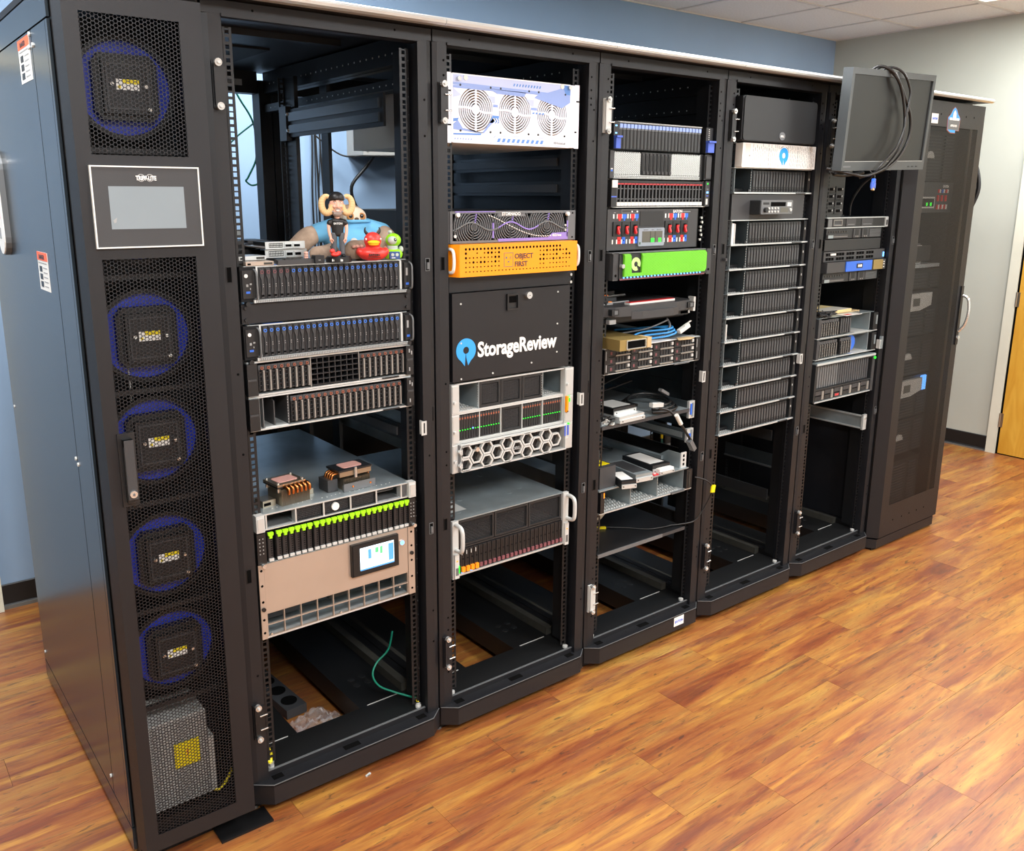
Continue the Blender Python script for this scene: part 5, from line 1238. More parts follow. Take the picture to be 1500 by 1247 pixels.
# bright green bezel server
H = .0890; t = unit(3, 1.3550, 'green_bezel_server', 'server with bright green honeycomb bezel and round pale logo')
part(t, 'chassis', MB().box(.018, W-.020, .004, .70, .001, H-.004, 'zinc_dark').box(.0, W-.03, -.03, .004, H-.004, H-.001, 'grey'))
for x0, x1 in ((.004, .028), (.460, W)): part(t, 'ear', MB().box(x0, x1, -.030, .004, .0, H-.002, 'charcoal').cyl((x0+x1)/2, .016, -.0306, -.030, .0045, 'hole', 12))
bz = part(t, 'bezel_frame', MB().box(.028, .460, -.034, -.004, .004, H-.006, 'dark').box(.030, .445, -.036, -.034, .001, .006, 'maroon'))
part(bz, 'green_honeycomb_panel', MB().prism([(.044, .012), (.438, .012), (.446, .022), (.446, .075), (.436, H-.005), (.122, H-.005), (.126, H-.014), (.1245, .022), (.0775, .022), (.074, H-.012), (.068, H-.005), (.040, H-.005), (.044, H-.012)], -.042, -.034, 'green_panel')
     .hexsheet(.128, .438, .014, H-.008, 42, -.0424, 'green_panel', .62, .0004).hexsheet(.046, .074, .014, H-.014, 4, -.0424, 'green_panel', .62, .0004))
part(bz, 'round_logo', MB().ring(.101, .050, .0085, .0215, -.037, -.034, 'green_pale', 30, -28*PI/180, 296*PI/180))
part(bz, 'logo_plate', MB().box(.077, .125, -.0355, -.034, .022, H-.008, 'dark'))
lb = MB()
for i in range(24): lb.cyl(.048+.0162*i, .0085, -.0375, -.034, .0024, 'led_blue', 8)
part(bz, 'blue_lamps', lb)
part(t, 'knob', MB().cyl(.035, .046, -.046, -.034, .007, 'chrome', 14))

# laptop console on its shelf
t = unit(3, 1.2050, 'folded_console', 'closed grey fold-away console tray carrying a red and white strip', 'console')
part(t, 'tray', MB().box(.0, .425, .03, .55, .0, .030, 'black_matte').box(.0, .425, .01, .03, .008, .026, 'black'))
lidm = MB().prism([(.0, .012), (.035, -.016), (.10, -.026), (.32, -.026), (.40, -.014), (.432, .012), (.432, .50), (.0, .50)], .030, .062, 'charcoal', 'z')
part(t, 'lid', lidm)
part(t, 'lid_grip', MB().prism([(.10, -.027), (.14, -.040), (.29, -.040), (.33, -.027)], .020, .045, 'charcoal', 'z'))
for x in (.015, .385): part(t, 'lid_latch', MB().box(x, x+.032, -.022, -.005, .036, .056, 'dark').box(x+.01, x+.024, -.024, -.022, .040, .052, 'grey'))
part(t, 'maker_plate', MB().box(.02, .05, -.006, .01, .006, .020, 'grey_print'))
part(t, 'slide_bracket', MB().box(.434, .444, -.005, .02, .020, .070, 'lightgrey').box(.385, .434, .01, .02, .012, .022, 'silver'))
solo('red_strip', 'red and white flat strip lying on the closed console lid', 'strip', MB().box(-.115, .115, -.012, .012, 0, .007, 'white').box(-.112, .112, -.0125, .010, .007, .0085, 'red'), (1.50, .035, 1.2672), rot=(0, 0, .03))
for i, (x, y, lx, ly, zz) in enumerate([(1.30, .12, .08, .14, 0), (1.385, .16, .11, .17, 0), (1.42, .20, .12, .14, .0152)]):
    t = thing('circuit_card', ['dark circuit card at the left on the console lid', 'lower dark circuit card with bright pins on the console lid', 'upper dark circuit card stacked on the console lid'][i], 'circuit card', (x, y, 1.2672+zz), 'circuit cards on the console lid', (0, 0, .05*i))
    part(t, 'board', MB().box(-lx/2, lx/2, -ly/2, ly/2, 0, .003, 'black'))
    part(t, 'pins', MB().lattice(-lx/2+.004, lx/2-.004, .003, .006, int(lx/.006), 1, .002, -ly/2, -ly/2+.004, 'grey_print'))
    part(t, 'heat_spreader', MB().box(-lx/3, lx/3, -ly/4, ly/3, .003, .015, 'charcoal').box(-lx/3, -lx/3+.006, -ly/2+.002, -ly/2+.012, .003, .008, 'led_orange'))

# twelve bay server with clutter on top
H = .0890; t = unit(3, 1.0440, 'twelve_bay_server', 'server with twelve wide drive carriers, carrying a brass box and cables', 'server')
shell(t, W-.006, H, .70, 'zinc'); lips(t, W-.006, H, 'silver', -.006, .0, th=.003)
wb, hb_ = .106, .0255
def carrier():
    b = MB().box(.0, wb, .0, .02, .0, hb_, 'mesh_dark').box(.0, .030, -.004, 0, .001, hb_-.001, 'dark')
    for i in range(4): b.box(.042+i*.014, .046+i*.014, -.002, 0, .005, hb_-.002, 'charcoal')
    return b.mesh('drive_carrier')
cm = carrier(); cbm = MB().box(.034, wb-.004, -.006, 0, .0005, .0055, 'bar_grey').box(wb-.016, wb-.006, -.0065, -.002, .012, .022, 'lightgrey').mesh('carrier_bar'); cl_ = MB().box(.010, .018, -.0046, -.004, .007, .017, 'maroon').mesh('carrier_light')
for r_ in range(3): reps(t, 'drive_carrier', cm, [.020+i*.108 for i in range(4)], .006+r_*.0262, -.002, (('carrier_bar', cbm), ('carrier_light', cl_)))
for x0, x1, n_ in ((.0, .018, 'left_ear'), (.452, W-.006, 'right_ear')):
    e = part(t, n_, MB().box(x0, x1, -.010, .01, .003, H-.003, 'black')); part(e, 'ear_marks', MB().box(x0+.005, x0+.008, -.0105, -.010, .05, .08, 'grey_print').box(x0+.006, x0+.010, -.0105, -.010, .01, .035, 'grey_print'))
part(t, 'information_tab', MB().box(.34, .42, -.012, .0, -.002, .002, 'grey'))
t = thing('brass_box', 'flat brass coloured metal module lying on the twelve bay server', 'box', (1.272, .0, 1.1332))
part(t, 'case', MB().box(.0, .125, -.052, .16, .0, .036, 'gold_metal').box(.13, .15, -.05, .0, 0, .034, 'cardboard'))
part(t, 'connector', MB().box(.035, .115, -.0535, -.052, .006, .030, 'hole').frame(.03, .12, .003, .033, .003, -.055, -.052, 'chrome'))
def cable(label, pts, r, m, group='loose cables in the middle rack', name='cable'):
    return solo(name, label, 'cable', MB().tube(pts, r, m), (0, 0, 0), group)
zt = 1.1365
for i in range(3):
    cable(['lowest blue network cable on the twelve bay server', 'middle blue network cable on the twelve bay server', 'topmost blue network cable arching over the server'][i],
          [(1.44, .02+.02*i, zt+.006*i), (1.50, .04+.015*i, zt+.004+.010*i), (1.58, .02, zt+.010+.012*i), (1.62, .02+.01*i, zt+.022+.008*i), (1.60, .10, zt+.03), (1.52, .22, zt+.012)], .0035, 'cable_blue', 'blue network cables on the twelve bay server')
t = thing('cable_plug', 'clear plug end of the blue cable sticking up at the right', 'plug', (1.625, .01, 1.158), rot=(0, -.45, -.1))
part(t, 'plug_body', MB().box(.0, .05, -.008, .008, -.007, .007, 'cable_white')); part(t, 'plug_clip', MB().box(.03, .065, -.003, .003, .007, .009, 'cable_white'))
cable('grey cable rising steeply beside the blue ones', [(1.54, .05, zt+.004), (1.58, .03, zt+.015), (1.60, .03, zt+.045), (1.605, .05, zt+.065)], .004, 'grey')
cable('grey cable running from under the console down to the server', [(1.58, .02, 1.204), (1.50, .05, 1.175), (1.40, .12, 1.155), (1.36, .2, zt+.004)], .003, 'grey')
solo('paper_scrap', 'torn tan paper scrap on the twelve bay server', 'paper', MB().prism([(0, 0), (.05, -.01), (.09, .005), (.085, .03), (.03, .035)], 0, .002, 'cardboard', 'z'), (1.60, -.012, 1.1332))
solo('white_sheet', 'white paper sheet under the blue cables', 'paper', MB().box(0, .16, 0, .12, 0, .0015, 'white'), (1.43, -.005, 1.1332), rot=(0, 0, .04))

# shelf with drives and coiled cables
t = thing('equipment_shelf', 'upper open grey shelf in the middle rack holding drives and coiled cables', 'shelf', (EARS[3][0], YE, .866))
part(t, 'tray', MB().box(.0, .440, -.006, .55, .0, .004, 'zinc').box(.0, .440, -.008, -.004, -.008, .004, 'charcoal'))
part(t, 'side_rail', MB().box(.441, .447, .0, .60, -.030, .028, 'zinc_dark')); part(t, 'side_rail', MB().box(-.006, .0, .0, .60, -.020, .028, 'zinc_dark'))
part(t, 'rail_end_clip', MB().box(.440, .470, -.006, .004, -.034, .030, 'silver').box(.446, .452, -.010, -.006, -.02, .02, 'blue').box(.455, .462, -.010, -.006, -.028, .024, 'zinc'))
t = thing('slide_rail', 'bare grey slide rail with silver end clip below the upper shelf', 'rail', (EARS[3][0], YE, .745))
part(t, 'right_rail', MB().box(.441, .446, .0, .65, .0, .042, 'zinc_dark').box(.436, .441, .02, .6, .010, .030, 'zinc')); part(t, 'left_rail', MB().box(-.004, .0, .0, .65, .0, .042, 'zinc_dark'))
part(t, 'end_clip', MB().box(.436, .470, -.006, .004, -.004, .048, 'silver').box(.446, .452, -.010, -.006, .006, .03, 'blue').box(.455, .462, -.010, -.006, .0, .044, 'zinc'))
zs = .8702
def drive_box(name, label, x, y, lx, ly, h_, rz, top='lightgrey', body='black', group=None, z=None, front=True):
    z = zs if z is None else z
    t = thing(name, label, 'drive', (x, y, z), group, (0, 0, rz))
    part(t, 'case', MB().box(-lx/2, lx/2, -ly/2, ly/2, 0, h_, body))
    part(t, 'label_plate', MB().box(-lx*.40, lx*.40, -ly*.36, ly*.42, h_, h_+.0006, top))
    if front: part(t, 'front_bar', MB().box(-lx/2, lx/2, -ly/2-.004, -ly/2, 0, h_*.55, 'silver').cyl(-lx*.4, h_*.3, -ly/2-.006, -ly/2-.004, .002, 'black', 8).cyl(lx*.4, h_*.3, -ly/2-.006, -ly/2-.004, .002, 'black', 8))
    return t
drive_box('hard_drive', 'silver sled drive with white label on the upper shelf', 1.405, .075, .125, .13, .022, .03, 'white', 'silver')
drive_box('hard_drive', 'black drive stacked on the silver sled on the upper shelf', 1.40, .095, .11, .11, .022, .02, 'lightgrey', 'black', z=zs+.0232)
drive_box('hard_drive', 'small dark drive at the left end of the upper shelf', 1.305, .09, .05, .12, .02, 0, 'dark', 'charcoal')
drive_box('hard_drive', 'reddish flat drive at the back of the upper shelf', 1.38, .26, .16, .10, .03, 0, 'maroon', 'maroon', front=False)
t = thing('wire_tangle', 'small tangle of pale wires on the left of the upper shelf', 'wires', (1.285, .01, zs+.002)); tw = MB(); rr = random.Random(5)
for i in range(5): tw.tube([(rr.uniform(0, .04), rr.uniform(-.01, .03), rr.uniform(.0, .025)) for _ in range(5)], .0018, 'cable_white' if i % 2 else 'cable_black')
part(t, 'wires', tw)
for i in range(3):
    R_ = .105-.012*i; cx, cy = 1.585, .10
    cable(['outer', 'middle', 'inner'][i] + ' loop of the thick black cable coil on the upper shelf', [(cx+R_*1.0*math.cos(a), cy+R_*.9*math.sin(a), zs+.010+.009*i+.012*max(0, math.sin(a+.5))) for a in [-2.2+j*5.6/16 for j in range(17)]], .0055, 'cable_black', 'loops of the black cable coil')
t = thing('cable_connector', 'silver boxed connector of the black cable, lying on the coil', 'connector', (1.513, .0, zs+.036), rot=(0, .08, -.05))
part(t, 'body', MB().box(-.022, .030, -.008, .010, 0, .014, 'lightgrey')); part(t, 'latch', MB().box(-.022, .0, -.004, .006, .014, .016, 'silver'))
cable('black cable with pale sleeve drooping over the front edge of the upper shelf', [(1.53, .0, zs+.028), (1.56, -.02, zs+.02), (1.595, -.035, zs-.02), (1.64, -.04, zs-.075), (1.675, -.04, zs-.115)], .005, 'cable_black')
t = thing('drooping_plug', 'grey plug at the end of the drooping cable', 'plug', (1.60, -.042, zs-.03), rot=(0, .95, 0))
part(t, 'sleeve', MB().cyl(0, 0, -.045, .0, .008, 'cable_white', 10, 'x')); part(t, 'plug_body', MB().box(.085, .13, -.010, .010, -.008, .008, 'grey'))
t = thing('small_plug', 'little brass plug standing at the back of the upper shelf', 'plug', (1.47, .19, zs))
part(t, 'body', MB().box(-.012, .012, -.008, .008, 0, .014, 'manila')); part(t, 'pin', MB().cyl(0, 0, .014, .02, .003, 'chrome', 8, 'z'))
for i, (pts) in enumerate([[(1.40, .22, 1.03), (1.37, .24, .97), (1.42, .25, .92), (1.55, .24, .93)], [(1.44, .18, 1.04), (1.39, .2, .98), (1.45, .22, .93), (1.60, .2, .955)], [(1.66, .2, 1.03), (1.60, .22, .985), (1.50, .24, .95), (1.42, .22, .94)]]):
    cable(['leftmost', 'second', 'right hand'][i] + ' thin black cable hanging below the twelve bay server', pts, .003, 'cable_black', 'thin black cables under the twelve bay server')
solo('box_connector_end', 'grey rectangular connector end above the black cable coil', 'connector', MB().box(-.022, .022, -.008, .008, -.005, .005, 'grey').box(.022, .03, -.004, .004, -.003, .003, 'black'), (1.585, .03, .945), rot=(0, .5, 0))

# open tray on top of empty bay server
t = thing('equipment_shelf', 'lower wide grey shelf in the middle rack, crowded with drives and yellow tags', 'shelf', (EARS[3][0], YE, .643))
part(t, 'tray', MB().box(-.008, .448, -.012, .60, .0, .004, 'zinc'))
part(t, 'side_wall', MB().prism([(.0, .004), (.0, .060), (.06, .060), (.10, .035), (.58, .035), (.58, .004)], .412, .416, 'zinc', 'x').box(.400, .412, .08, .58, .020, .034, 'zinc'))
part(t, 'bracket', MB().box(.416, .444, -.002, .002, .004, .062, 'lightgrey').box(.425, .434, -.0026, -.002, .012, .022, 'hole').box(.425, .434, -.0026, -.002, .028, .038, 'hole').box(.425, .434, -.0026, -.002, .044, .054, 'hole'))
zs = .6472
drive_box('hard_drive', 'open metal caddy drive with white label in the middle of the lower shelf', 1.475, .08, .075, .17, .028, -.12, 'charcoal', 'zinc')
drive_box('hard_drive', 'black drive with white label at the right of the lower shelf', 1.595, .11, .085, .16, .030, -.06, 'white', 'black')
drive_box('hard_drive', 'dark drive with long white label near the front of the lower shelf', 1.385, .025, .055, .11, .026, -.35, 'white', 'black')
drive_box('hard_drive', 'white and dark drive in front at the right of the lower shelf', 1.60, .035, .07, .05, .018, -.06, 'white', 'white')
drive_box('drive_stack_block', 'dark ribbed block with yellow top label at the left of the lower shelf', 1.31, .10, .075, .16, .075, 0, 'yellow', 'charcoal', front=False)
for i, (x, y, c, lb_) in enumerate([(1.382, .062, 'yellow', 'small yellow tag beside the ribbed block'), (1.50, -.012+.02, 'yellow', 'small yellow tag at the front edge of the lower shelf'), (1.547, .02, 'red', 'tiny red and white clip on the lower shelf')]):
    solo('tag', lb_, 'tag', MB().box(-.012, .012, -.008, .008, 0, .004, c).box(-.004, .004, -.003, .003, .004, .0055, 'white' if c == 'red' else 'manila'), (x, y, zs))
solo('blue_clip', 'small blue connector behind on the lower shelf', 'connector', MB().box(-.012, .012, -.006, .006, 0, .010, 'blue').box(-.005, .005, -.008, -.006, .002, .008, 'grey'), (1.42, .25, zs))
cable('thin black cable curling along the back of the lower shelf', [(1.30, .24, zs+.01), (1.42, .30, zs+.03), (1.52, .32, zs+.04), (1.60, .3, zs+.02), (1.65, .34, zs+.006)], .004, 'cable_black', 'loose cables in the middle rack')
H = .0840; t = unit(3, .5585, 'empty_bay_server', 'server with three empty bays showing perforated floors, under the crowded shelf')
part(t, 'chassis', MB().box(.010, .436, .18, .70, .001, H-.001, 'zinc').box(.010, .436, .0, .18, .001, .003, 'zinc').box(.010, .436, 0, .18, H-.003, H-.0015, 'zinc').box(.010, .012, 0, .18, .003, H-.003, 'zinc').box(.434, .436, 0, .18, .003, H-.003, 'zinc'))
for x in (.155, .293): part(t, 'bay_wall', MB().box(x-.0012, x+.0012, -.002, .18, .003, H-.003, 'zinc'))
for b0, b1 in ((.020, .153), (.157, .291), (.295, .432)):
    q = MB(); n = int((b1-b0)/.0125)
    for i in range(n):
        for j in range(6): q.prism([(b0+i*.0125+.001, .006+j*.024), (b0+i*.0125+.007, .006+j*.024), (b0+i*.0125+.0115, .020+j*.024), (b0+i*.0125+.0055, .020+j*.024)], .003, .007, 'lightgrey', 'z')
    part(t, 'bay_floor_pattern', q)
lips(t, .474, H, 'silver', -.008, .0, top=False, th=.005)
part(t, 'left_ear', MB().box(.0, .018, -.012, .01, .006, H-.004, 'black').box(.014, .018, -.0125, -.012, .06, H-.006, 'led_orange'))
part(t, 'right_ear', MB().box(.440, .470, -.012, .01, .006, H-.004, 'black').box(.452, .458, -.0135, -.012, .012, H-.012, 'dusty'))
part(t, 'information_tab', MB().box(.36, .43, -.014, -.004, .001, .006, 'grey'))
# cable with yellow tags
cable('thin black cable with a yellow tag, dangling at the right of the middle rack', [(1.745, -.0, .605), (1.775, -.02, .595), (1.80, -.03, .575), (1.812, -.03, .545), (1.80, -.02, .50), (1.775, -.01, .455), (1.75, .0, .43), (1.70, .02, .424), (1.66, .04, .423)], .003, 'cable_black')
solo('yellow_cable_tag', 'yellow tag wrapped around the dangling black cable', 'tag', MB().box(-.010, .010, -.003, .003, -.014, .014, 'yellow').box(-.0105, -.010, -.001, .001, -.016, .010, 'yellow'), (1.811, -.034, .556), rot=(0, .15, 0))
t = thing('equipment_shelf', 'low black shelf in the middle rack with a cream fan wheel', 'shelf', (EARS[3][0], YE, .412))
part(t, 'tray', MB().box(-.006, .445, -.010, .62, .0, .004, 'black'))
part(t, 'front_lip', MB().box(-.006, .32, -.014, -.010, -.008, .005, 'grey').box(.32, .445, -.012, -.010, -.008, .004, 'charcoal'))
cable('black cable with yellow end tag lying on the low black shelf', [(1.46, .17, .422), (1.52, .12, .421), (1.58, .06, .421), (1.66, .035, .423)], .003, 'cable_black')
solo('yellow_end_tag', 'yellow tag at the cable end on the low black shelf', 'tag', MB().box(-.018, .018, -.006, .006, 0, .007, 'yellow').box(-.018, -.012, -.0065, -.006, .001, .006, 'manila'), (1.445, .18, .4165), rot=(0, 0, -.5))
t = thing('cable_reel', 'cream spoked wheel standing on the low black shelf', 'reel', (1.41, .25, .417))
part(t, 'rim', MB().ring(.02, .105, .088, .104, -.03, .03, 'plush_cream', 32)); sp_ = MB().cyl(.02, .105, -.02, .02, .03, 'plush_orange', 16)
for i in range(6): a = i*PI/3; sp_.box(.02-.004, .02+.004, -.006, .006, .105, .19, 'plush_orange') if i == 0 else sp_.tube([(.02, 0, .105), (.02+.09*math.cos(a), 0, .105+.09*math.sin(a))], .007, 'plush_orange', 6, False)
part(t, 'spokes', sp_)

# ================================================================ rack four
W = WW(4)
t = unit(4, 1.8080, 'black_cover_box', 'big plain black box with rounded corners and small oval badge', 'box')
r = .012; x0, x1, z0, z1 = -.028, .400+.0, .0, .150
def rrect(x0, x1, z0, z1, r, n=5):
    P = []
    for cx, cz, a0_ in ((x1-r, z1-r, 0), (x0+r, z1-r, PI/2), (x0+r, z0+r, PI), (x1-r, z0+r, 3*PI/2)):
        for i in range(n+1): a = a0_+i*PI/2/n; P.append((cx+r*math.cos(a), cz+r*math.sin(a)))
    return P
part(t, 'case', MB().prism(rrect(-.020, .420, .0, .150, r), -.04, .30, 'dark'))
part(t, 'front_cover', MB().prism(rrect(-.018, .412, .002, .148, r), -.046, -.04, 'dark'))
part(t, 'side_seam', MB().box(-.024, -.012, -.042, .02, .004, .146, 'black'))
part(t, 'badge', MB().ring(.205, .022, .0, .014, -.048, -.046, 'grey', 24, ex=1.25).text('DELL', .009, .205, .0187, -.0484, 'white_print', 'CENTER', .02, 1.0))
H = .0870; t = unit(4, 1.7165, 'white_bezel_server', 'white bezel server with slotted pattern and blue round logo')
part(t, 'chassis', MB().box(.012, W-.012, .004, .70, .001, H-.001, 'zinc_dark')); lips(t, W, H, 'silver', -.004, .0)
bz = part(t, 'bezel', MB().prism(rrect(.006, .448, .003, H-.001, .003), -.030, .0, 'white').box(.022, .05, -.0304, -.030, .004, H-.004, 'offwhite'))
sl_ = MB(); cx0 = .247; rr = random.Random(2)
for i in range(34):
    x = .066+i*.0112; 
    if x > .436: break
    z = .008+(i % 2)*.004
    while z < H-.012:
        l = .010+(rr.random()*.004)
        dx = x-cx0; bow = .0
        xm = x + (0.010*(1-((z+l/2-.043)/.05)**2)*(1 if dx > 0 else -1) if abs(dx) < .085 else 0)
        if math.hypot(xm-cx0, z+l/2-.0435) > .040 and xm < .440: sl_.box(xm-.0009, xm+.0009, -.0305, -.030, z, z+l, 'grey_print')
        z += l+.0035
part(bz, 'vent_slots', sl_)
cx, cz, r = .247, .0445, .027
part(bz, 'round_logo', ring_logo(MB(), cx, cz+.004, r, -.0315, -.030, 'logo_blue', .38).ring(cx, cz+.002, .033, .0345, -.0305, -.030, 'grey', 40, 20*PI/180, 70*PI/180).ring(cx, cz+.002, .033, .0345, -.0305, -.030, 'black', 40, 100*PI/180, 130*PI/180))
part(bz, 'side_button', MB().cyl(.0465, .043, -.0315, -.030, .003, 'grey_print', 12))
part(t, 'right_ear', MB().box(.450, W, -.004, .012, .003, H-.003, 'black').box(.456, .464, -.006, -.004, .05, .065, 'silver').box(.456, .464, -.006, -.004, .02, .03, 'charcoal'))

w, h = .0170, .0755
dr4 = drv_bands(w, h, 'mesh_dark', [(.24, .84, 'drive_grey', .003, .22, .80), (.84, .95, 'drive_black', .002, .1, .9), (.03, .20, 'charcoal', .0026, .35, .8), (.08, .13, 'hole', .003, .45, .7)])
ear4 = MB().box(0, .018, -.004, .012, .004, .084, 'dark').box(.004, .010, -.0048, -.004, .012, .070, 'dusty').box(.004, .009, -.0052, -.0048, .05, .058, 'lightgrey').box(.011, .015, -.0048, -.004, .02, .05, 'charcoal').mesh('right_ear')
ch4 = MB().box(.010, W-.016, .18, .70, .001, .088, 'zinc_dark').box(.010, W-.016, 0, .18, .0875, .0885, 'zinc_dark').box(.010, .012, 0, .18, .003, .087, 'zinc').box(W-.018, W-.016, 0, .18, .003, .087, 'zinc_dark').mesh('chassis')
lip4 = MB().box(.0, W, -.008, .18, .0005, .003, 'zinc').box(.0, W, -.010, -.002, .0005, .0058, 'silver').mesh('bottom_lip')
tab4 = MB().box(.37, .43, -.0125, -.004, .001, .005, 'charcoal').mesh('information_tab')
q = MB()
for i in range(7):
    for j in range(8): q.prism([(.018+i*.0115, .006+j*.021), (.0235+i*.0115, .006+j*.021), (.0265+i*.0115, .017+j*.021), (.021+i*.0115, .017+j*.021)], .003, .0058, 'lightgrey', 'z')
run4 = q.mesh('bay_floor_pattern')
q = MB().box(.0, .003, -.001, .18, .004, .086, 'zinc_dark').box(-.012, -.0, -.0005, .004, .006, .016, 'black')
for i in range(8): q.box(-.003, -.0015, -.0016, -.0004, .010+i*.009, .0145+i*.009, 'lightgrey')
wall4 = q.mesh('bay_wall')
nozz = MB().box(.012, .10, .03, .16, .003, .018, 'mesh_dark').mesh('bay_cable_tray')
def four(z0, label, group=None, top=False):
    t = unit(4, z0, 'drive_server', label, 'server', group)
    part(t, 'chassis', ch4); part(t, 'bottom_lip', lip4); part(t, 'information_tab', tab4); part(t, 'bay_floor_pattern', run4); part(t, 'bay_wall', wall4, (.104, 0, 0)); part(t, 'bay_cable_tray', nozz)
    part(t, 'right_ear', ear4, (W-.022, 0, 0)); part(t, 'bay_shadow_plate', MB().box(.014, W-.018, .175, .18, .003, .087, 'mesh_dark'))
    reps(t, 'drive', dr4, [.108+w*i for i in range(19)], .0065, -.002)
    return t
t = four(1.6285, 'dark drive server directly under the white bezel server')
H = .0930; t = unit(4, 1.5345, 'panel_with_radio', 'flat dark filler panel with a car radio unit mounted on it', 'panel')
part(t, 'face_plate', MB().box(.0, .440, -.002, .006, .002, H, 'charcoal'))
q = MB()
for i in range(7): q.cyl(.447, .010+.0125*i, .004, .008, .003, 'lightgrey', 8)
part(t, 'rail_studs', q)
t = thing('car_radio', 'grey car radio with knob and small buttons, projecting from the filler panel', 'radio', (EARS[4][0]+.105, YE-.002, 1.5545))
part(t, 'case', MB().prism(rrect(.0, .19, .0, .052, .004), -.045, -.0, 'dark')); part(t, 'face', MB().prism(rrect(.0, .19, .002, .052, .006), -.050, -.045, 'grey'))
part(t, 'cassette_slot', MB().box(.055, .145, -.0505, -.050, .030, .045, 'hole').box(.155, .18, -.051, -.050, .030, .044, 'lightgrey').box(.01, .045, -.0505, -.050, .036, .044, 'dark'))
part(t, 'display', MB().box(.115, .165, -.0505, -.050, .008, .026, 'lcd_dark')); part(t, 'volume_knob', MB().cyl(.022, .017, -.060, -.050, .009, 'black', 16).cyl(.176, .017, -.054, -.050, .006, 'lightgrey', 12))
q = MB()
for i in range(4):
    for j in range(2): q.cyl(.045+.018*i, .011+.012*j, -.053, -.050, .004, 'lightgrey', 10)
part(t, 'buttons', q)
ords = ['topmost of the nine identical dark drive servers stacked below the radio panel', 'second from top of the nine stacked dark drive servers', 'third from top of the nine stacked dark drive servers', 'fourth from top of the nine stacked dark drive servers', 'middle one of the nine stacked dark drive servers',
        'fourth from bottom of the nine stacked dark drive servers', 'third from bottom of the nine stacked dark drive servers', 'second from bottom of the nine stacked dark drive servers', 'bottommost of the nine stacked dark drive servers']
for i in range(9):
    t = four(1.4445-.0888*i, ords[i], 'stack of nine identical dark drive servers')
    if i == 0: part(t, 'white_card', MB().box(.014, .026, .0, .06, .006, .080, 'white').box(.029, .034, .0, .06, .006, .078, 'lightgrey'))
    if i == 4: part(t, 'white_card', MB().box(.012, .016, -.004, .03, .008, .070, 'white'))
part(R[4], 'top_lip', MB().box(.083, .553, .014, .03, 1.5335, 1.5365, 'silver'))
part(R[4], 'cage_nut', MB().box(.030, .040, -.012, .0, 1.395, 1.405, 'charcoal'))
# things seen in the empty lower part of rack four
cable('teal cable loop with yellow terminals hanging in the fourth rack', [(2.02, .55, .56), (2.03, .55, .50), (2.10, .56, .45), (2.18, .56, .50), (2.19, .56, .56), (2.20, .56, .50), (2.17, .55, .42), (2.05, .55, .38), (1.92, .55, .40)], .0035, 'cable_teal', 'teal cables in the racks')
solo('yellow_terminal', 'left yellow cable terminal on the teal loop in the fourth rack', 'terminal', MB().cyl(0, 0, 0, .03, .007, 'yellow', 10, 'z').cyl(0, 0, .03, .04, .004, 'chrome', 8, 'z'), (2.02, .55, .555))
solo('yellow_terminal', 'right yellow cable terminal on the teal loop in the fourth rack', 'terminal', MB().cyl(0, 0, 0, .03, .007, 'yellow', 10, 'z').cyl(0, 0, .03, .04, .004, 'chrome', 8, 'z'), (2.19, .56, .555))
for k, z in ((4, .62), (4, .36)):
    part(R[k], 'slide_rail', MB().box(.548, .556, .10, .75, z, z+.045, 'dark')); part(R[k], 'slide_rail', MB().box(.030, .038, .10, .75, z, z+.045, 'dark'))
part(R[4], 'rear_cross_panel', MB().box(.05, .55, .80, .82, .62, .72, 'dark'))

# ================================================================ rack five
W = WW(5)
t = unit(5, 1.5385, 'slotted_speaker', 'black slotted tower with eight small drawers on the upper shelf of the fifth rack', 'device')
part(t, 'case', MB().prism(rrect(-.02, .145, .0, .170, .014), .02, .25, 'black'))
q = MB()
for i in range(2):
    for j in range(4): q.box(.010+.062*i, .065+.062*i, .012, .02, .014+.028*j, .037+.028*j, 'dark').box(.022+.062*i, .048+.062*i, .010, .012, .020+.028*j, .031+.028*j, 'hole').box(.052+.062*i, .056+.062*i, .010, .012, .024+.028*j, .030+.028*j, 'lightgrey')
part(t, 'small_drawers', q)
t = thing('black_dome', 'shiny black domed object beside the slotted tower', 'device', (EARS[5][0]+.215, .18, 1.5385))
part(t, 'dome', MB().ball((0, 0, .012), (.075, .09, .040), 'black', 20, 12)); part(t, 'foot', MB().box(-.06, .06, -.07, .07, .0, .006, 'black'))
def slim5(z0, H, label, name='slim_server'):
    t = unit(5, z0, name, label); part(t, 'chassis', MB().box(.012, W-.016, .012, .65, .001, H-.001, 'zinc_dark')); return t
H = .0435; t = slim5(1.4945, H, 'slim silver lipped server with dark bays under the slotted tower')
lips(t, W, H, 'silver', -.004, .0, th=.004)
part(t, 'face', MB().box(.012, W-.016, .0, .012, .004, H-.004, 'mesh_dark'))
for x0, x1 in ((.045, .12), (.145, .215), (.26, .345)): part(t, 'bay_cover', MB().box(x0, x1, -.002, .0, .007, H-.007, 'charcoal').box(x0+.01, x1-.01, -.003, -.002, .012, .016, 'grey'))
part(t, 'bay_window', MB().frame(.05, .11, .010, .034, .003, -.005, -.002, 'bar_grey').box(.012, .04, -.003, 0, .006, .036, 'grey')); part(t, 'right_ear', MB().box(W-.022, W, -.006, .01, .002, H-.002, 'silver').box(W-.016, W-.006, -.008, -.006, .008, .03, 'charcoal'))
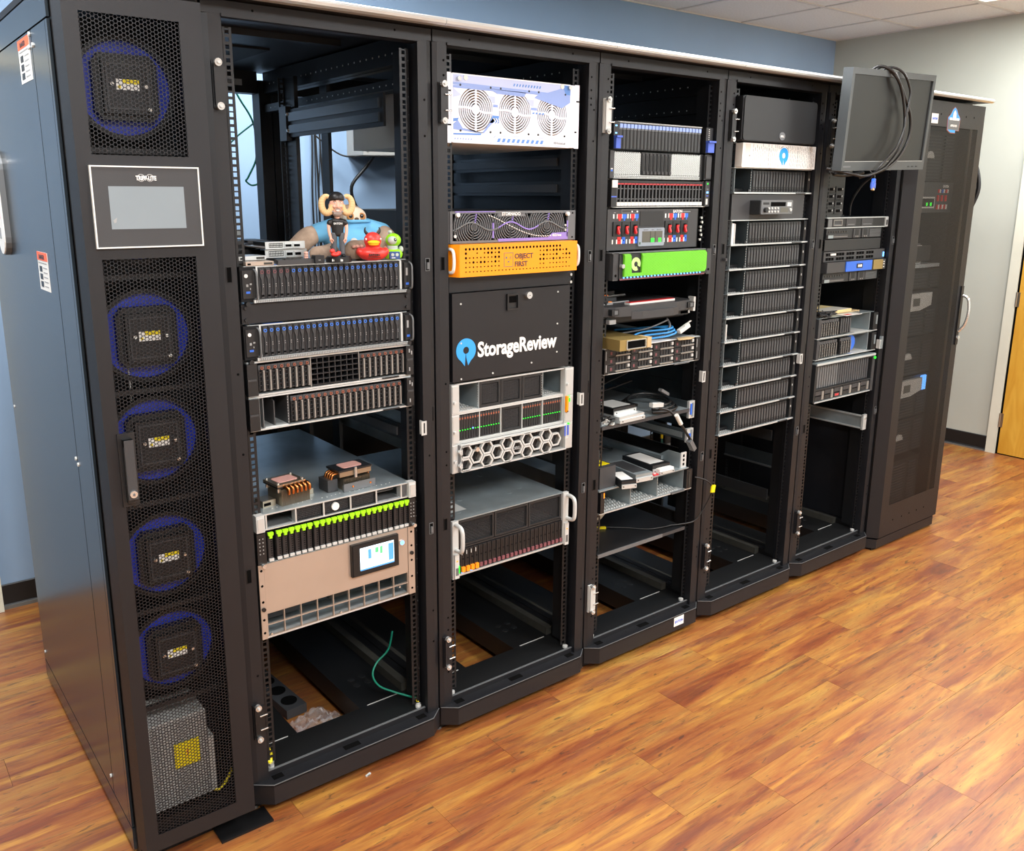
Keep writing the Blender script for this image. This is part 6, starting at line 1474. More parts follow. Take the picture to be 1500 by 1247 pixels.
def optical(z0, label):
    H = .0425; t = slim5(z0, H, label)
    part(t, 'face', MB().box(.006, .418, -.002, .012, .002, H-.002, 'dark'))
    part(t, 'disc_drive', MB().box(.012, .16, -.006, -.002, .004, .018, 'charcoal').box(.016, .155, -.0065, -.006, .009, .011, 'bar_grey').box(.015, .05, -.0066, -.006, .004, .016, 'zinc'))
    q = MB()
    for i in range(8): q.box(.02+.018*i, .03+.018*i, -.004, -.002, .026, .032, 'dusty')
    part(t, 'upper_slots', q)
    for x0 in (.20, .265): part(t, 'drive_slot', MB().box(x0, x0+.05, -.005, -.002, .003, H-.004, 'charcoal').box(x0+.012, x0+.038, -.0056, -.005, .012, H-.006, 'mesh_dark').cyl(x0+.018, .008, -.007, -.005, .003, 'bar_grey', 8).cyl(x0+.032, .008, -.007, -.005, .003, 'bar_grey', 8))
    q = MB()
    for i in range(6): q.box(.325, .41, -.004, -.002, .005+.0055*i, .0075+.0055*i, 'grey')
    part(t, 'vent_louvres', q); return t
optical(1.4515, 'slim dark server with disc drive and right side vents, upper of two')
t = unit(5, 1.4050, 'blank_filler_panel', 'brownish black blank filler panel in the fifth rack', 'panel')
part(t, 'panel', MB().box(.0, .420, -.003, .0, 0, .045, 'dark').box(0, .42, 0, .014, .042, .045, 'dark'))
H = .0425; t = slim5(1.3605, H, 'network switch with two rows of dark ports and blue end tag', 'network_switch'); t['category'] = 'switch'
part(t, 'face', MB().box(.0, W, -.003, .012, .001, H-.001, 'charcoal')); q = MB()
for g0 in (.09, .165, .24, .315, .39):
    for i in range(3):
        for j in range(2): q.box(g0-.075+.020*i, g0-.058+.020*i, -.0036, -.003, .006+.018*j, .018+.018*j, 'hole').box(g0-.075+.020*i, g0-.058+.020*i, -.004, -.003, .018+.018*j, .0192+.018*j, 'grey')
part(t, 'ports', q); part(t, 'white_plug', MB().box(.045, .08, -.008, -.003, .026, .034, 'white')); part(t, 'blue_tag', MB().box(.448, .455, -.006, -.003, .008, .028, 'led_blue'))
H = .0440; t = unit(5, 1.3165, 'blue_plate_unit', 'slim unit with a blue front plate, small badge and bronze end', 'device', dy=-.02)
part(t, 'case', MB().box(.004, .448, .0, .45, .001, H-.001, 'charcoal')); part(t, 'blue_plate', MB().box(.137, .334, -.004, 0, .002, H-.001, 'blue'))
part(t, 'badge', MB().box(.215, .258, -.006, -.004, .014, .032, 'black').box(.222, .228, -.0064, -.006, .018, .028, 'white_print').box(.231, .237, -.0064, -.006, .018, .028, 'white_print').box(.240, .251, -.0064, -.006, .018, .028, 'white_print')); part(t, 'bronze_panel', MB().box(.346, .42, -.004, 0, .002, H-.001, 'gold_metal'))
part(t, 'lamps', MB().box(.43, .437, -.002, 0, .008, .012, 'white').box(.43, .437, -.002, 0, .02, .024, 'white').box(.43, .437, -.002, 0, .03, .034, 'white'))
optical(1.2735, 'slim dark server with disc drive and right side vents, lower of two')
def servers5(z0, label, a, b_, ball):
    H = .0870; t = unit(5, z0, 'drive_server', label)
    part(t, 'chassis', MB().box(.012, .432, .18, .65, .001, H-.001, 'zinc').box(.012, .432, 0, .18, .001, .003, 'zinc').box(.012, .432, 0, .18, H-.003, H-.001, 'zinc').box(.012, .014, 0, .18, .003, H-.003, 'zinc').box(.40, .404, 0, .18, .003, H-.003, 'zinc').box(.26, .40, .10, .104, .004, H-.004, 'zinc'))
    lips(t, W, H, 'silver', -.006, .0, top=False, th=.004)
    w, h = .0165, .068; d1 = drv_bar(w, h); b1 = bar(w, h); d2 = drv_bands(w, h, 'mesh_dark', [(.05, .95, 'drive_grey', .002, .2, .8)])
    reps(t, 'drive', d1, a, .009, 0, (('release_bar', b1),)); 
    if b_: reps(t, 'drive', d2 if not ball else d1, b_, .009, 0, (() if not ball else (('release_bar', b1),)))
    part(t, 'left_ear', MB().box(.0, .018, -.008, .01, .004, H-.004, 'charcoal')); part(t, 'right_ear', MB().box(.420, W-.006, -.008, .02, .006, H-.006, 'black').box(.438, .446, -.012, -.008, .03, .07, 'zinc'))
    part(t, 'bay_floor_pattern', MB().lattice(.29, .40, .0032, .0045, 10, 1, .003, .0, .1, 'lightgrey'))
    if ball: part(t, 'blue_disc', MB().cyl(.300, .045, .02, .024, .034, 'blue', 24))
servers5(1.0455, 'server with grey barred drives, upper one below the paper pile', [.022+.0170*i for i in range(8)], [.170+.0170*i for i in range(5)], False)
servers5(.9570, 'server with grey barred drives and a blue disc in its open bay', [.022+.0170*i for i in range(8)], [.182+.0170*i for i in range(5)], True)
H = .1720; t = unit(5, .7750, 'modular_enclosure', 'tall dark enclosure with ribbed translucent front and silver edges')
part(t, 'chassis', MB().box(.010, W-.022, .02, .70, .002, H-.002, 'zinc_dark')); part(t, 'top_plate', MB().box(.0, W-.01, -.016, .03, H-.006, H, 'zinc').box(.0, W-.01, -.018, -.012, H-.010, H-.002, 'silver'))
part(t, 'bezel', MB().frame(.010, .448, .052, H-.012, .010, -.010, .01, 'dark', .006)); q = MB()
for i in range(24): q.box(.022+.0172*i, .034+.0172*i, .002, .012, .060, H-.020, 'grey' if i < 10 else 'drive_grey')
part(t, 'ribbed_front', q)
for i in range(6): part(t, 'lower_module', MB().box(.022+.07*i, .086+.07*i, -.006, .01, .008, .026, 'dark').box(.022+.07*i, .086+.07*i, -.006, .01, .030, .048, 'charcoal').box(.066+.07*i, .080+.07*i, -.010, -.006, .010, .046, 'bar_grey'))
part(t, 'bottom_lip', MB().box(.0, W-.02, -.012, .02, .0, .004, 'silver')); part(t, 'right_ear', MB().box(W-.022, W-.002, -.012, .01, .0, H-.006, 'charcoal')); part(t, 'left_ear', MB().box(.0, .010, -.012, .01, .0, H-.006, 'dark'))
part(t, 'status_lamp', MB().cyl(W-.008, .150, -.016, -.012, .006, 'led_green', 12)); part(t, 'red_mark', MB().box(.17, .20, -.0066, -.006, .012, .022, 'red_strip'))
part(R[5], 'strike_plate', MB().frame(.553, .566, .965, 1.02, .004, -.010, -.006, 'zinc').box(.553, .566, -.006, .0, .965, 1.02, 'zinc'))
# paper pile and black netting on the fifth rack server
zs = 1.1330
solo('manila_envelope', 'manila envelope lying on the servers of the fifth rack', 'envelope', MB().box(0, .20, 0, .14, 0, .012, 'manila').box(.005, .195, .002, .08, .012, .0125, 'offwhite'), (2.60, .045, zs+.0045), rot=(0, 0, .06))
solo('cardboard_sheet', 'brown cardboard sheet under the manila envelope', 'cardboard', MB().box(0, .34, 0, .22, 0, .004, 'cardboard').box(0, .05, -.004, 0, 0, .003, 'cardboard'), (2.53, .05, zs), rot=(0, 0, .03))
t = thing('mesh_bag', 'crumpled black mesh bag at the left of the paper pile', 'bag', (2.535, .04, zs)); q = MB(); rr = random.Random(9)
for i in range(16): q.tube([(rr.uniform(-.05, .07), rr.uniform(-.04, .03), rr.uniform(.003, .026)) for _ in range(4)], .0022, 'black')
part(t, 'mesh', q)
solo('white_paper', 'white paper sheet with red print in front of the manila envelope', 'paper', MB().box(0, .12, 0, .05, 0, .0015, 'white').box(.02, .06, .01, .03, .0015, .0018, 'red'), (2.66, -.005, zs))
t = unit(5, .598, 'slide_rail', 'bare silver slide rail crossing the fifth rack', 'rail'); part(t, 'rail', MB().box(.430, .436, .0, .68, .0, .062, 'zinc').box(.424, .430, .0, .68, .0, .006, 'silver').box(.424, .430, .0, .68, .056, .062, 'silver')); part(t, 'rail_end', MB().box(.424, .450, -.006, .004, -.004, .066, 'silver').cyl(.438, .05, -.01, -.006, .005, 'chrome', 10))
t = unit(5, .30, 'slide_rail', 'grey slide rail low at the back of the fifth rack', 'rail'); part(t, 'rail', MB().box(.430, .436, .30, .74, .0, .07, 'zinc_dark').box(.424, .430, .30, .74, .0, .008, 'grey')); part(t, 'rail_end', MB().box(.424, .446, .295, .30, 0, .07, 'grey'))

# slide rails visible in the gap of rack two, cables low in racks
for k, zs_ in ((2, (1.62, 1.70)), (1, (.93,)), (2, (.74,))):
    for z in zs_:
        part(part(R[k], 'slide_rail', MB().box(.545, .552, .10, .75, z, z+.044, 'rail_black')), 'inner_rail', MB().box(.540, .545, .12, .70, z+.010, z+.034, 'charcoal'))
t = unit(1, 1.80, 'slide_rail', 'black slide rail high inside the first open rack', 'rail')
part(t, 'rail', MB().box(.465, .472, .10, .72, .0, .085, 'rail_black').box(.459, .465, .12, .70, .012, .036, 'side_paint').box(.459, .465, .12, .70, .048, .074, 'side_paint'))
part(t, 'rail_end', MB().box(.455, .474, .69, .74, -.01, .095, 'black').cyl(.460, .02, .685, .69, .006, 'chrome', 8).cyl(.460, .07, .685, .69, .006, 'chrome', 8))
rr = random.Random(11)
for i in range(5):
    cable('thin teal cable tangled low behind the storage array, strand ' + ['furthest left', 'second', 'middle', 'fourth', 'furthest right'][i], [(.80+.05*i+rr.uniform(-.03, .03), .62+rr.uniform(-.05, .05), .38+rr.uniform(0, .12)) for _ in range(5)] + [(1.0+.03*i, .7, .12)], .003, 'cable_teal', 'tangled teal cables behind the storage array')
# ================================================================ things on top of the first server
ZT = 1.3655+.0886
# plush sloth in a blue shirt
t = thing('plush_sloth', 'brown plush sloth in a sky blue T-shirt sitting on the top server', 'plush toy', (.414, .130, ZT), None, (0, 0, -.12))
fur = MB()
fur.ball((0, .01, .045), (.070, .050, .045), 'fur').ball((.008, .012, .104), (.043, .040, .038), 'fur', 20, 14)
for P in ([(-.055, .0, .074), (-.095, .0, .068), (-.125, -.01, .054), (-.148, -.02, .036), (-.158, -.025, .028)], [(.055, .0, .074), (.082, -.012, .070), (.092, -.038, .052), (.078, -.060, .027)]):
    for a, b_ in zip(P, P[1:]):
        for k in range(5):
            u = k/5; q = [a[i]*(1-u)+b_[i]*u for i in range(3)]; fur.ball(q, .027 if q[2] < .06 else .022, 'fur', 12, 8)
for P in ([(-.045, -.01, .025), (-.085, -.04, .020), (-.125, -.07, .018)], [(.035, -.02, .026), (.005, -.06, .024), (-.018, -.080, .026)]):
    for a, b_ in zip(P, P[1:]):
        for k in range(5):
            u = k/5; q = [a[i]*(1-u)+b_[i]*u for i in range(3)]; fur.ball(q, .026 if P[0][0] > 0 else .019, 'fur', 12, 8)
fur.ball((-.018, -.080, .026), (.030, .022, .026), 'fur', 14, 9)
me = blobmesh(fur, .0045, 'body'); part(t, 'body', me)
sh_ = MB().ball((0, .004, .047), (.072, .054, .050), 'shirt_blue', 20, 12).ball((.010, .002, .084), (.054, .044, .018), 'shirt_blue', 18, 8)
for s_ in (-1, 1):
    for k in range(6): sh_.ball((s_*(.046+.0085*k), -.001-.002*k*(s_ > 0), .080-.0025*k), (.027, .029, .026), 'shirt_blue', 12, 8)
part(t, 'shirt', blobmesh(sh_, .0045, 'shirt'))
part(t, 'collar', MB().tube([(.008+.050*math.cos(a), .002+.044*math.sin(a), .098) for a in [i*PI/10 for i in range(21)]], .004, 'shirt_blue', 8))
hd_ = part(t, 'face_patch', MB().ball((.010, -.016, .108), (.033, .020, .027), 'plush_cream', 18, 12))
for x in (-.007, .024): part(hd_, 'eye_patch', MB().ball((x, -.0315, .110), (.011, .005, .010), 'plush_orange', 14, 9, (0, .4 if x > .01 else -.4, 0)))
for x in (-.008, .023): part(hd_, 'eye', MB().ball((x, -.0355, .1115), (.0055, .003, .0055), 'black', 12, 8).ball((x-.001, -.0385, .113), .0012, 'white', 6, 5))
part(hd_, 'nose', MB().ball((.008, -.0365, .104), (.006, .004, .004), 'fur_dark', 12, 8))
for nm_, P in (('hand_claws', [(-.178, -.035+.008*i, .016) for i in range(3)]), ('hand_claws', [(.066+.008*i, -.086, .022) for i in range(3)]), ('foot_claws', [(-.150, -.082, .010+.006*i) for i in range(3)]), ('foot_claws', [(-.030+.011*i, -.103, .036) for i in range(3)])):
    q = MB()
    for p_ in P: q.ball(p_, (.0055, .008, .0045) if nm_ == 'foot_claws' else (.006, .006, .012), 'pink', 10, 7)
    part(t, nm_, q)
part(t, 'shirt_print', MB().ring(-.008, .046, .004, .0095, -.0545, -.050, 'white', 20).text('StorageReview', .0085, -.008, .028, -.0552, 'white', 'CENTER', .01, .9))

# bobblehead figurine
t = thing('bobblehead_figurine', 'bobblehead man with curled ram horns, black cap, black T-shirt and grey jeans', 'figurine', (.318, .012, ZT), None, (0, 0, -.34))
part(t, 'base', MB().cyl(0, 0, 0, .012, .032, 'black', 28, 'z').cyl(0, 0, .012, .014, .030, 'black', 28, 'z'))
q = MB()
for i, h_ in enumerate((.006, .0045, .004, .0055, .0045, .004, .006, .005)): q.box(-.020+.0034*i, -.0178+.0034*i, -.0325+.0009*abs(i-6), -.028, .0035, .0035+h_, 'white_print')
part(t, 'base_print', q)
bd = MB()
for s_ in (-1, 1):
    for k in range(22):
        u = k/21; bd.ball((s_*(.0105-.001*u), 0, .016+.054*u), (.0065+.002*u, .0075+.002*u, .005), 'jeans', 12, 6)
part(t, 'jeans', blobmesh(bd, .0016, 'jeans'))
for s_ in (-1, 1): part(t, 'shoe', MB().ball((s_*.0115, -.005, .0165), (.0065, .011, .0045), 'black', 12, 7))
ts_ = MB()
for k in range(16):
    u = k/15; ts_.ball((0, 0, .069+.034*u), (.0145+.004*u, .010+.001*u, .006), 'black', 14, 7)
for s_ in (-1, 1): ts_.ball((s_*.0195, 0, .097), (.0068, .008, .009), 'black', 12, 8, (0, -s_*.35, 0))
sm_ = part(t, 't_shirt', blobmesh(ts_, .0016, 't_shirt'))
part(sm_, 'lettering', MB().text('EATON', .0065, 0, .0935, -.0118, 'white_print', 'CENTER', .02, 1.0))
for s_ in (-1, 1):
    ar = MB()
    for k in range(24):
        u = k/23; ar.ball((s_*(.0215+.001*math.sin(u*3)-.003*u*u), -.001-.005*u, .080-.033*u), .0048-.0012*u, 'skin', 10, 7)
    ar.ball((s_*.0185, -.007, .043), (.0035, .005, .0055), 'skin', 10, 7)
    for k in range(4): ar.tube([(s_*(.0165+.0015*k), -.009+.002*abs(k-1.5), .041), (s_*(.0150+.0013*k), -.0095+.002*abs(k-1.5), .036), (s_*(.0145+.001*k), -.0085+.002*abs(k-1.5), .033+.001*abs(k-1))], .0012, 'skin', 6)
    ar.tube([(s_*.0165, -.010, .045), (s_*.0135, -.012, .041), (s_*.0125, -.0115, .038)], .0013, 'skin', 6)
    part(t, 'arm', ar, (0, 0, .014))
hd = MB().ball((0, 0, .131), (.0245, .0245, .032), 'skin', 24, 18).ball((0, -.003, .113), (.0195, .020, .018), 'skin', 20, 12).cyl(0, 0, .086, .105, .0075, 'skin', 12, 'z')
hd.prism([(-.0035, 0), (.0035, 0), (.002, -.006), (-.002, -.006)], .122, .126, 'skin', 'z').ball((0, -.0265, .1245), (.0045, .0050, .0040), 'skin', 12, 8).tube([(0, -.024, .138), (0, -.0265, .131), (0, -.0295, .125)], .0028, 'skin', 8)
for s_ in (-1, 1): hd.ball((s_*.0245, .002, .128), (.003, .005, .008), 'skin', 10, 8).ball((s_*.012, -.0205, .126), (.006, .004, .005), 'skin', 10, 7).tube([(s_*.004, -.0235, .1425), (s_*.009, -.0245, .1435), (s_*.015, -.0215, .142)], .0016, 'skin', 6)
KH = .78; hz = .148-.14*KH
head = part(t, 'head', blobmesh(hd, .0013, 'head'), (0, 0, hz)); head.scale = (KH*.94, KH, KH)
for s_ in (-1, 1):
    e_ = part(head, 'eye', MB().ball((s_*.0092, -.0228, .1385), (.0036, .0016, .0019), 'white', 12, 8).ball((s_*.0092, -.0241, .1385), (.0013, .0008, .0014), 'black', 8, 6))
    part(head, 'eyebrow', MB().tube([(s_*.005, -.0248, .1435), (s_*.010, -.0250, .1445), (s_*.0145, -.0222, .1428)], .0009, 'fur_dark', 6))
bdm = MB().ball((0, -.007, .106), (.0178, .0165, .0125), 'beard', 18, 10)
for s_ in (-1, 1): bdm.tube([(s_*.0195, -.010, .126), (s_*.0195, -.013, .117), (s_*.015, -.018, .108)], .0035, 'beard', 8)
bdm.tube([(-.009, -.0250, .1130), (-.006, -.0275, .1180), (0, -.0285, .1190), (.006, -.0275, .1180), (.009, -.0250, .1130)], .0018, 'beard', 6)
part(head, 'beard', blobmesh(bdm, .0013, 'beard'))
part(head, 'smile', MB().prism([(-.0065, .1165), (.0065, .1165), (.005, .1125), (0, .1110), (-.005, .1125)], -.0265, -.020, 'white'))
cp = MB().ball((0, .003, .152), (.0262, .0262, .021), 'black', 22, 12).tube([(.0255*math.cos(a), .003+.0262*math.sin(a), .1500-.0015*math.cos(2*a)) for a in [i*PI/10 for i in range(21)]], .0024, 'black', 8)
co = part(t, 'cap', cp, (0, 0, hz)); co.scale = (KH*.94, KH, KH)
part(t, 'neck', MB().cyl(0, 0, .098, .122, .0065, 'skin', 12, 'z'))
for s_ in (-1, 1):
    pts = []
    for k in range(17):
        a = (PI*.62 - k/16*PI*1.62); pts.append((s_*(.032+.0165*math.cos(a)), -.002-.0005*k, .132+.026*math.sin(a)))
    b = MB().tube(pts, [.0055+.0052*math.sin(min(1, (k+2)/12)*PI*.62) for k in range(17)][::1], 'horn', 10)
    o = part(t, 'ram_horn', b, (0, 0, hz)); o.scale = (KH, KH, KH)
    rg_ = MB()
    for k in range(2, 15):
        p0, p1 = Vector(pts[k]), Vector(pts[min(k+1, 16)]); d = (p1-p0).normalized(); n1 = d.cross(Vector((0, 1, 0))).normalized(); n2 = d.cross(n1)
        rr_ = .0058+.0052*math.sin(min(1, (k+2)/12)*PI*.62)
        rg_.tube([p0+(n1*math.cos(a)+n2*math.sin(a))*rr_ for a in [i*PI/4 for i in range(9)]], .0006, 'cardboard', 4, False)
    part(o, 'horn_ridges', rg_)
# tiny red figure on the base
rp_ = MB().ball((0, 0, .006), (.012, .008, .006), 'duck_red', 14, 9).ball((-.008, 0, .015), (.007, .006, .006), 'duck_red', 14, 9).ball((.009, -.002, .009), (.006, .006, .006), 'duck_red', 10, 7)
t2 = thing('red_trinket', 'tiny glossy red figure with black stalk on the bobblehead base', 'trinket', (.302, -.002, ZT+.014))
part(t2, 'body', blobmesh(rp_, .0012, 'body')); part(t2, 'stalk', MB().tube([(-.010, 0, .020), (-.012, 0, .026), (-.009, 0, .028)], .0012, 'black', 6))

# red rubber duck with horns
t = thing('rubber_duck', 'red rubber duck with yellow beak and small black horns', 'duck', (.410, .0, ZT), None, (0, 0, -.40))
bd = MB().ball((0, .004, .019), (.039, .036, .0185), 'duck_red', 24, 14).ball((0, .004, .012), (.034, .032, .012), 'duck_red', 20, 10).ball((0, .038, .028), (.012, .012, .009), 'duck_red', 12, 8)
for s_ in (-1, 1): bd.ball((s_*.033, .006, .023), (.010, .022, .011), 'duck_red', 14, 9)
bd.ball((0, -.004, .040), (.019, .019, .012), 'duck_red', 18, 10).ball((0, -.006, .052), (.0225, .0215, .0215), 'duck_red', 22, 14)
body = part(t, 'body', blobmesh(bd, .0018, 'body'))
part(t, 'beak', MB().ball((0, -.026, .0480), (.0160, .010, .0055), 'duck_beak', 18, 10).ball((0, -.026, .0435), (.0135, .008, .0042), 'duck_beak', 16, 9))
for s_ in (-1, 1):
    part(t, 'horn', MB().tube([(s_*.013, -.004, .068), (s_*.018, -.004, .074), (s_*.019, -.004, .080), (s_*.017, -.004, .085)], [.0040, .0036, .003, .0024, .0018, .0012], 'black', 8))
    part(t, 'eye', MB().ball((s_*.0185, -.0215, .056), (.0022, .0022, .003), 'white', 10, 7))
part(t, 'lettering', MB().text('EATON', .0075, .0, .0145, -.0345, 'black', 'CENTER', .04, 1.1, .003).box(-.016, .016, -.0335, -.030, .0095, .0105, 'black'))

# lime green toy robot
t = thing('toy_robot', 'lime green toy robot with one grey eye and a navy belly panel', 'toy', (.479, .016, ZT), None, (0, 0, -.25))
bd = MB().ball((0, 0, .014), (.027, .022, .016), 'toy_green', 20, 12).ball((0, 0, .006), (.025, .021, .006), 'toy_green', 18, 8)
part(t, 'body', blobmesh(bd, .0018, 'body')); part(t, 'neck', MB().cyl(0, 0, .026, .036, .014, 'toy_grey', 16, 'z').ball((.022, -.002, .026), (.007, .007, .009), 'toy_grey', 10, 7))
hd_ = part(t, 'head', MB().ball((.002, 0, .050), (.021, .019, .018), 'toy_green', 20, 13)); part(hd_, 'visor', MB().ball((-.002, -.010, .050), (.014, .011, .012), 'toy_grey', 18, 11)); part(hd_, 'eye', MB().ball((.002, -.0195, .052), (.0045, .003, .0045), 'charcoal', 12, 8).ball((.002, -.022, .053), (.0015, .001, .0015), 'white', 8, 6))
part(t, 'antenna', MB().ball((-.006, 0, .071), (.006, .006, .005), 'toy_grey', 12, 8).cyl(-.006, 0, .064, .07, .003, 'toy_grey', 8, 'z'))
pn = part(t, 'belly_panel', MB().prism(rrect(-.015, .013, .002, .0215, .003), -.0235, -.012, 'toy_navy')); part(pn, 'panel_face', MB().cyl(-.007, .0135, -.0243, -.0235, .0042, 'toy_grey', 14).cyl(.005, .0135, -.0243, -.0235, .0042, 'toy_grey', 14).box(-.010, .0, -.0241, -.0235, .0045, .0065, 'white_print'))

# cards, drives and small boxes at the left of the server lid
def card(label, x, y, z, rz, lx, ly, cages, tall=.020, board='card_green', bracket='silver', rx=0.0):
    t = thing('expansion_card', label, 'circuit card', (x, y, z), None, (rx, 0, rz))
    part(t, 'board', MB().box(0, lx, .002, ly, .001, .0035, board)); part(t, 'bracket', MB().box(-.004, lx+.004, -.001, .001, .0, tall, bracket).box(-.004, lx+.004, .001, .006, tall-.0012, tall, bracket).lattice(.006, lx*.42, .004, tall-.004, 9, 2, .0012, -.0016, -.001, 'hole'))
    for cx in cages: part(t, 'port_cage', MB().box(cx, cx+.020, -.004, .05, .003, .0035+tall*.6, 'silver').box(cx+.002, cx+.018, -.0046, -.004, .005, tall*.6, 'hole'))
    part(t, 'heat_sink', MB().lattice(lx*.3, lx*.8, .0035, .012, 10, 1, .002, .06, ly-.01, 'black').box(lx*.3, lx*.8, .06, ly-.01, .0035, .006, 'black'))
    return t
card('lower silver bracket card with two square ports in the stack of cards', .158, .085, ZT+.012, .02, .105, .17, (.050, .073))
card('upper silver bracket card with two square ports in the stack of cards', .155, .075, ZT+.034, .01, .098, .16, (.046, .069), .018, 'steel_warm')
card('tilted green card leaning behind the stack of cards', .085, .25, ZT+.060, .55, .12, .10, (), .014, 'card_green')
solo('black_module', 'long black plastic block behind the stack of cards', 'module', MB().box(0, .13, 0, .12, 0, .038, 'black').box(.01, .05, .01, .11, .038, .044, 'charcoal').box(.06, .12, .01, .11, .038, .044, 'charcoal'), (.15, .32, ZT))
solo('black_shroud', 'low black plastic shroud lying under the cards', 'module', MB().box(0, .12, 0, .10, 0, .028, 'black').prism([(0, .028), (.12, .028), (.10, .040), (.02, .040)], .02, .08, 'black'), (.07, .20, ZT))
t = thing('flat_tray_part', 'flat dark grey angular plastic part in front of the stacked cards', 'part piece', (.150, -.0, ZT)); t['category'] = 'plastic piece'
part(t, 'plate', MB().prism([(.0, .0), (.105, .0), (.115, .035), (.012, .05)], 0, .011, 'charcoal', 'z').prism([(.02, .004), (.04, .004), (.045, .04), (.03, .044)], .011, .013, 'dark', 'z').box(.045, .075, .030, .050, .008, .014, 'dusty'))
for i, (x, y, zz, m, lb_) in enumerate([(.075, .015, 0, 'steel_warm', 'lowest metal drive at the left end of the top server'), (.072, .05, .011, 'silver', 'silver drive lying above the lowest one at the left end'), (.10, .11, .0, 'gold_metal', 'brass coloured drive behind the other two at the left end')]):
    t = thing('solid_state_drive', lb_, 'drive', (x, y, ZT+zz), 'small drives at the left end of the server lid', (0, 0, .04*i))
    part(t, 'case', MB().box(0, .070, 0, .07, 0, .0095, m)); part(t, 'connector', MB().box(.045, .066, -.0012, 0, .002, .007, 'dusty').box(.004, .012, -.001, 0, .002, .006, 'hole'))
t = thing('black_cube', 'small matte black cube between the cards and the bobblehead', 'cube', (.243, -.010, ZT), rot=(0, 0, -.05))
part(t, 'body', MB().prism(rrect(0, .024, 0, .020, .002), 0, .024, 'black')); part(t, 'mark', MB().box(.008, .014, -.0006, 0, .008, .0095, 'grey_print'))
solo('rubber_plug', 'small yellow rubber plug on the black shroud', 'plug', MB().prism(rrect(0, .022, 0, .012, .004), 0, .016, 'yellow'), (.095, .22, ZT+.040), rot=(0, 0, .1))
solo('blue_zip_tie', 'translucent blue plastic scrap at the far left behind the drives', 'plastic scrap', MB().prism([(0, 0), (.02, .005), (.012, .022), (.004, .030), (-.004, .012)], 0, .003, 'blue_tab').tube([(-.01, 0, 0), (.0, .0, .006), (.02, .0, .01)], .0015, 'blue_handle'), (.075, .215, ZT+.028), rot=(0, 0, .2))
t = thing('black_earbuds', 'two small black balls with white highlights at the left end', 'trinket', (.066, .085, ZT+.0205))
part(t, 'ball', MB().ball((0, 0, .009), .009, 'black', 12, 8)); part(t, 'ball', MB().ball((.004, .012, .022), .008, 'black', 12, 8)); part(t, 'spacer', MB().cyl(0, .004, 0, .016, .004, 'cable_white', 10, 'z'))

# ================================================================ copper heat sinks on the slim silver server
ZH = .7845+.0440
def heatsink(name, label, loc, rz, upside):
    t = thing(name, label, 'heat sink', loc, None, (0, 0, rz)); H = .058
    fn = MB()
    for i in range(24): fn.box(-.042+i*.0036, -.0412+i*.0036, -.036, .036, .0, H-.012 if not upside else .032, 'nickel')
    part(t, 'fins', fn)['kind'] = 'stuff'
    if not upside:
        part(t, 'base_plate', MB().box(-.050, .034, -.030, .044, H-.006, H, 'nickel').box(-.050, .034, -.030, .044, H-.010, H-.006, 'black'))
        part(t, 'paste_patch', MB().prism(rrect(-.036, .022, -.014, .032, .008), H, H+.001, 'thermal_paste', 'z'))
        for i in range(6):
            x = -.030+i*.0125; part(t, 'heat_pipe', MB().tube([(x-.004, -.010, H-.008), (x, -.034, H-.006), (x+.004, -.044, H-.012), (x+.004, -.044, H-.026)], .0038, 'copper', 10))
        for x, y in ((-.044, -.022), (.028, -.022), (.028, .036), (-.044, .036)): part(t, 'mounting_screw', MB().cyl(x, y, H-.022, H+.004, .0035, 'chrome', 10, 'z'))
        part(t, 'side_block', MB().box(-.085, -.048, -.012, .03, .0, .018, 'nickel').box(-.082, -.062, -.0125, -.012, .004, .012, 'hole')); part(t, 'side_block', MB().box(.048, .075, .0, .03, .0, .016, 'nickel'))
    else:
        part(t, 'base_plate', MB().box(-.052, .048, -.032, .032, H-.020, H-.006, 'nickel').box(-.056, .050, -.034, .034, H-.006, H-.001, 'black'))
        part(t, 'paste_patch', MB().prism(rrect(-.032, .030, -.018, .026, .009), H-.001, H+.0005, 'thermal_paste', 'z'))
        for i in range(4): part(t, 'heat_pipe', MB().tube([(-.048, -.02+.011*i, H-.010), (-.066, -.02+.011*i, H-.012), (-.072, -.02+.011*i, H-.026), (-.068, -.02+.011*i, .020)], .0036, 'copper', 10))
        for i in range(2): part(t, 'heat_pipe', MB().tube([(.044, .0+.012*i, H-.014), (.056, .0+.012*i, H-.018), (.058, .0+.012*i, .016)], .0036, 'copper', 10))
        part(t, 'side_block', MB().box(-.085, -.055, -.024, .026, .0, .034, 'charcoal')); part(t, 'cross_bar', MB().box(-.046, .046, -.046, -.034, .0, .014, 'bar_grey').box(-.050, .050, -.05, -.046, .0, .022, 'grey'))
        part(t, 'copper_rivet', MB().cyl(-.022, .012, -.0512, -.05, .003, 'copper', 10).cyl(.034, .012, -.0512, -.05, .003, 'copper', 10))
        part(t, 'spring_screw', MB().cyl(-.004, -.036, H-.026, H+.003, .0045, 'chrome', 10, 'z'))
    return t
heatsink('heat_sink', 'finned copper pipe heat sink on the left of the slim silver server', (.182, .082, ZH), .12, False)
heatsink('heat_sink', 'upturned copper pipe heat sink on the right of the slim silver server', (.372, .095, ZH+.001), .05, True)

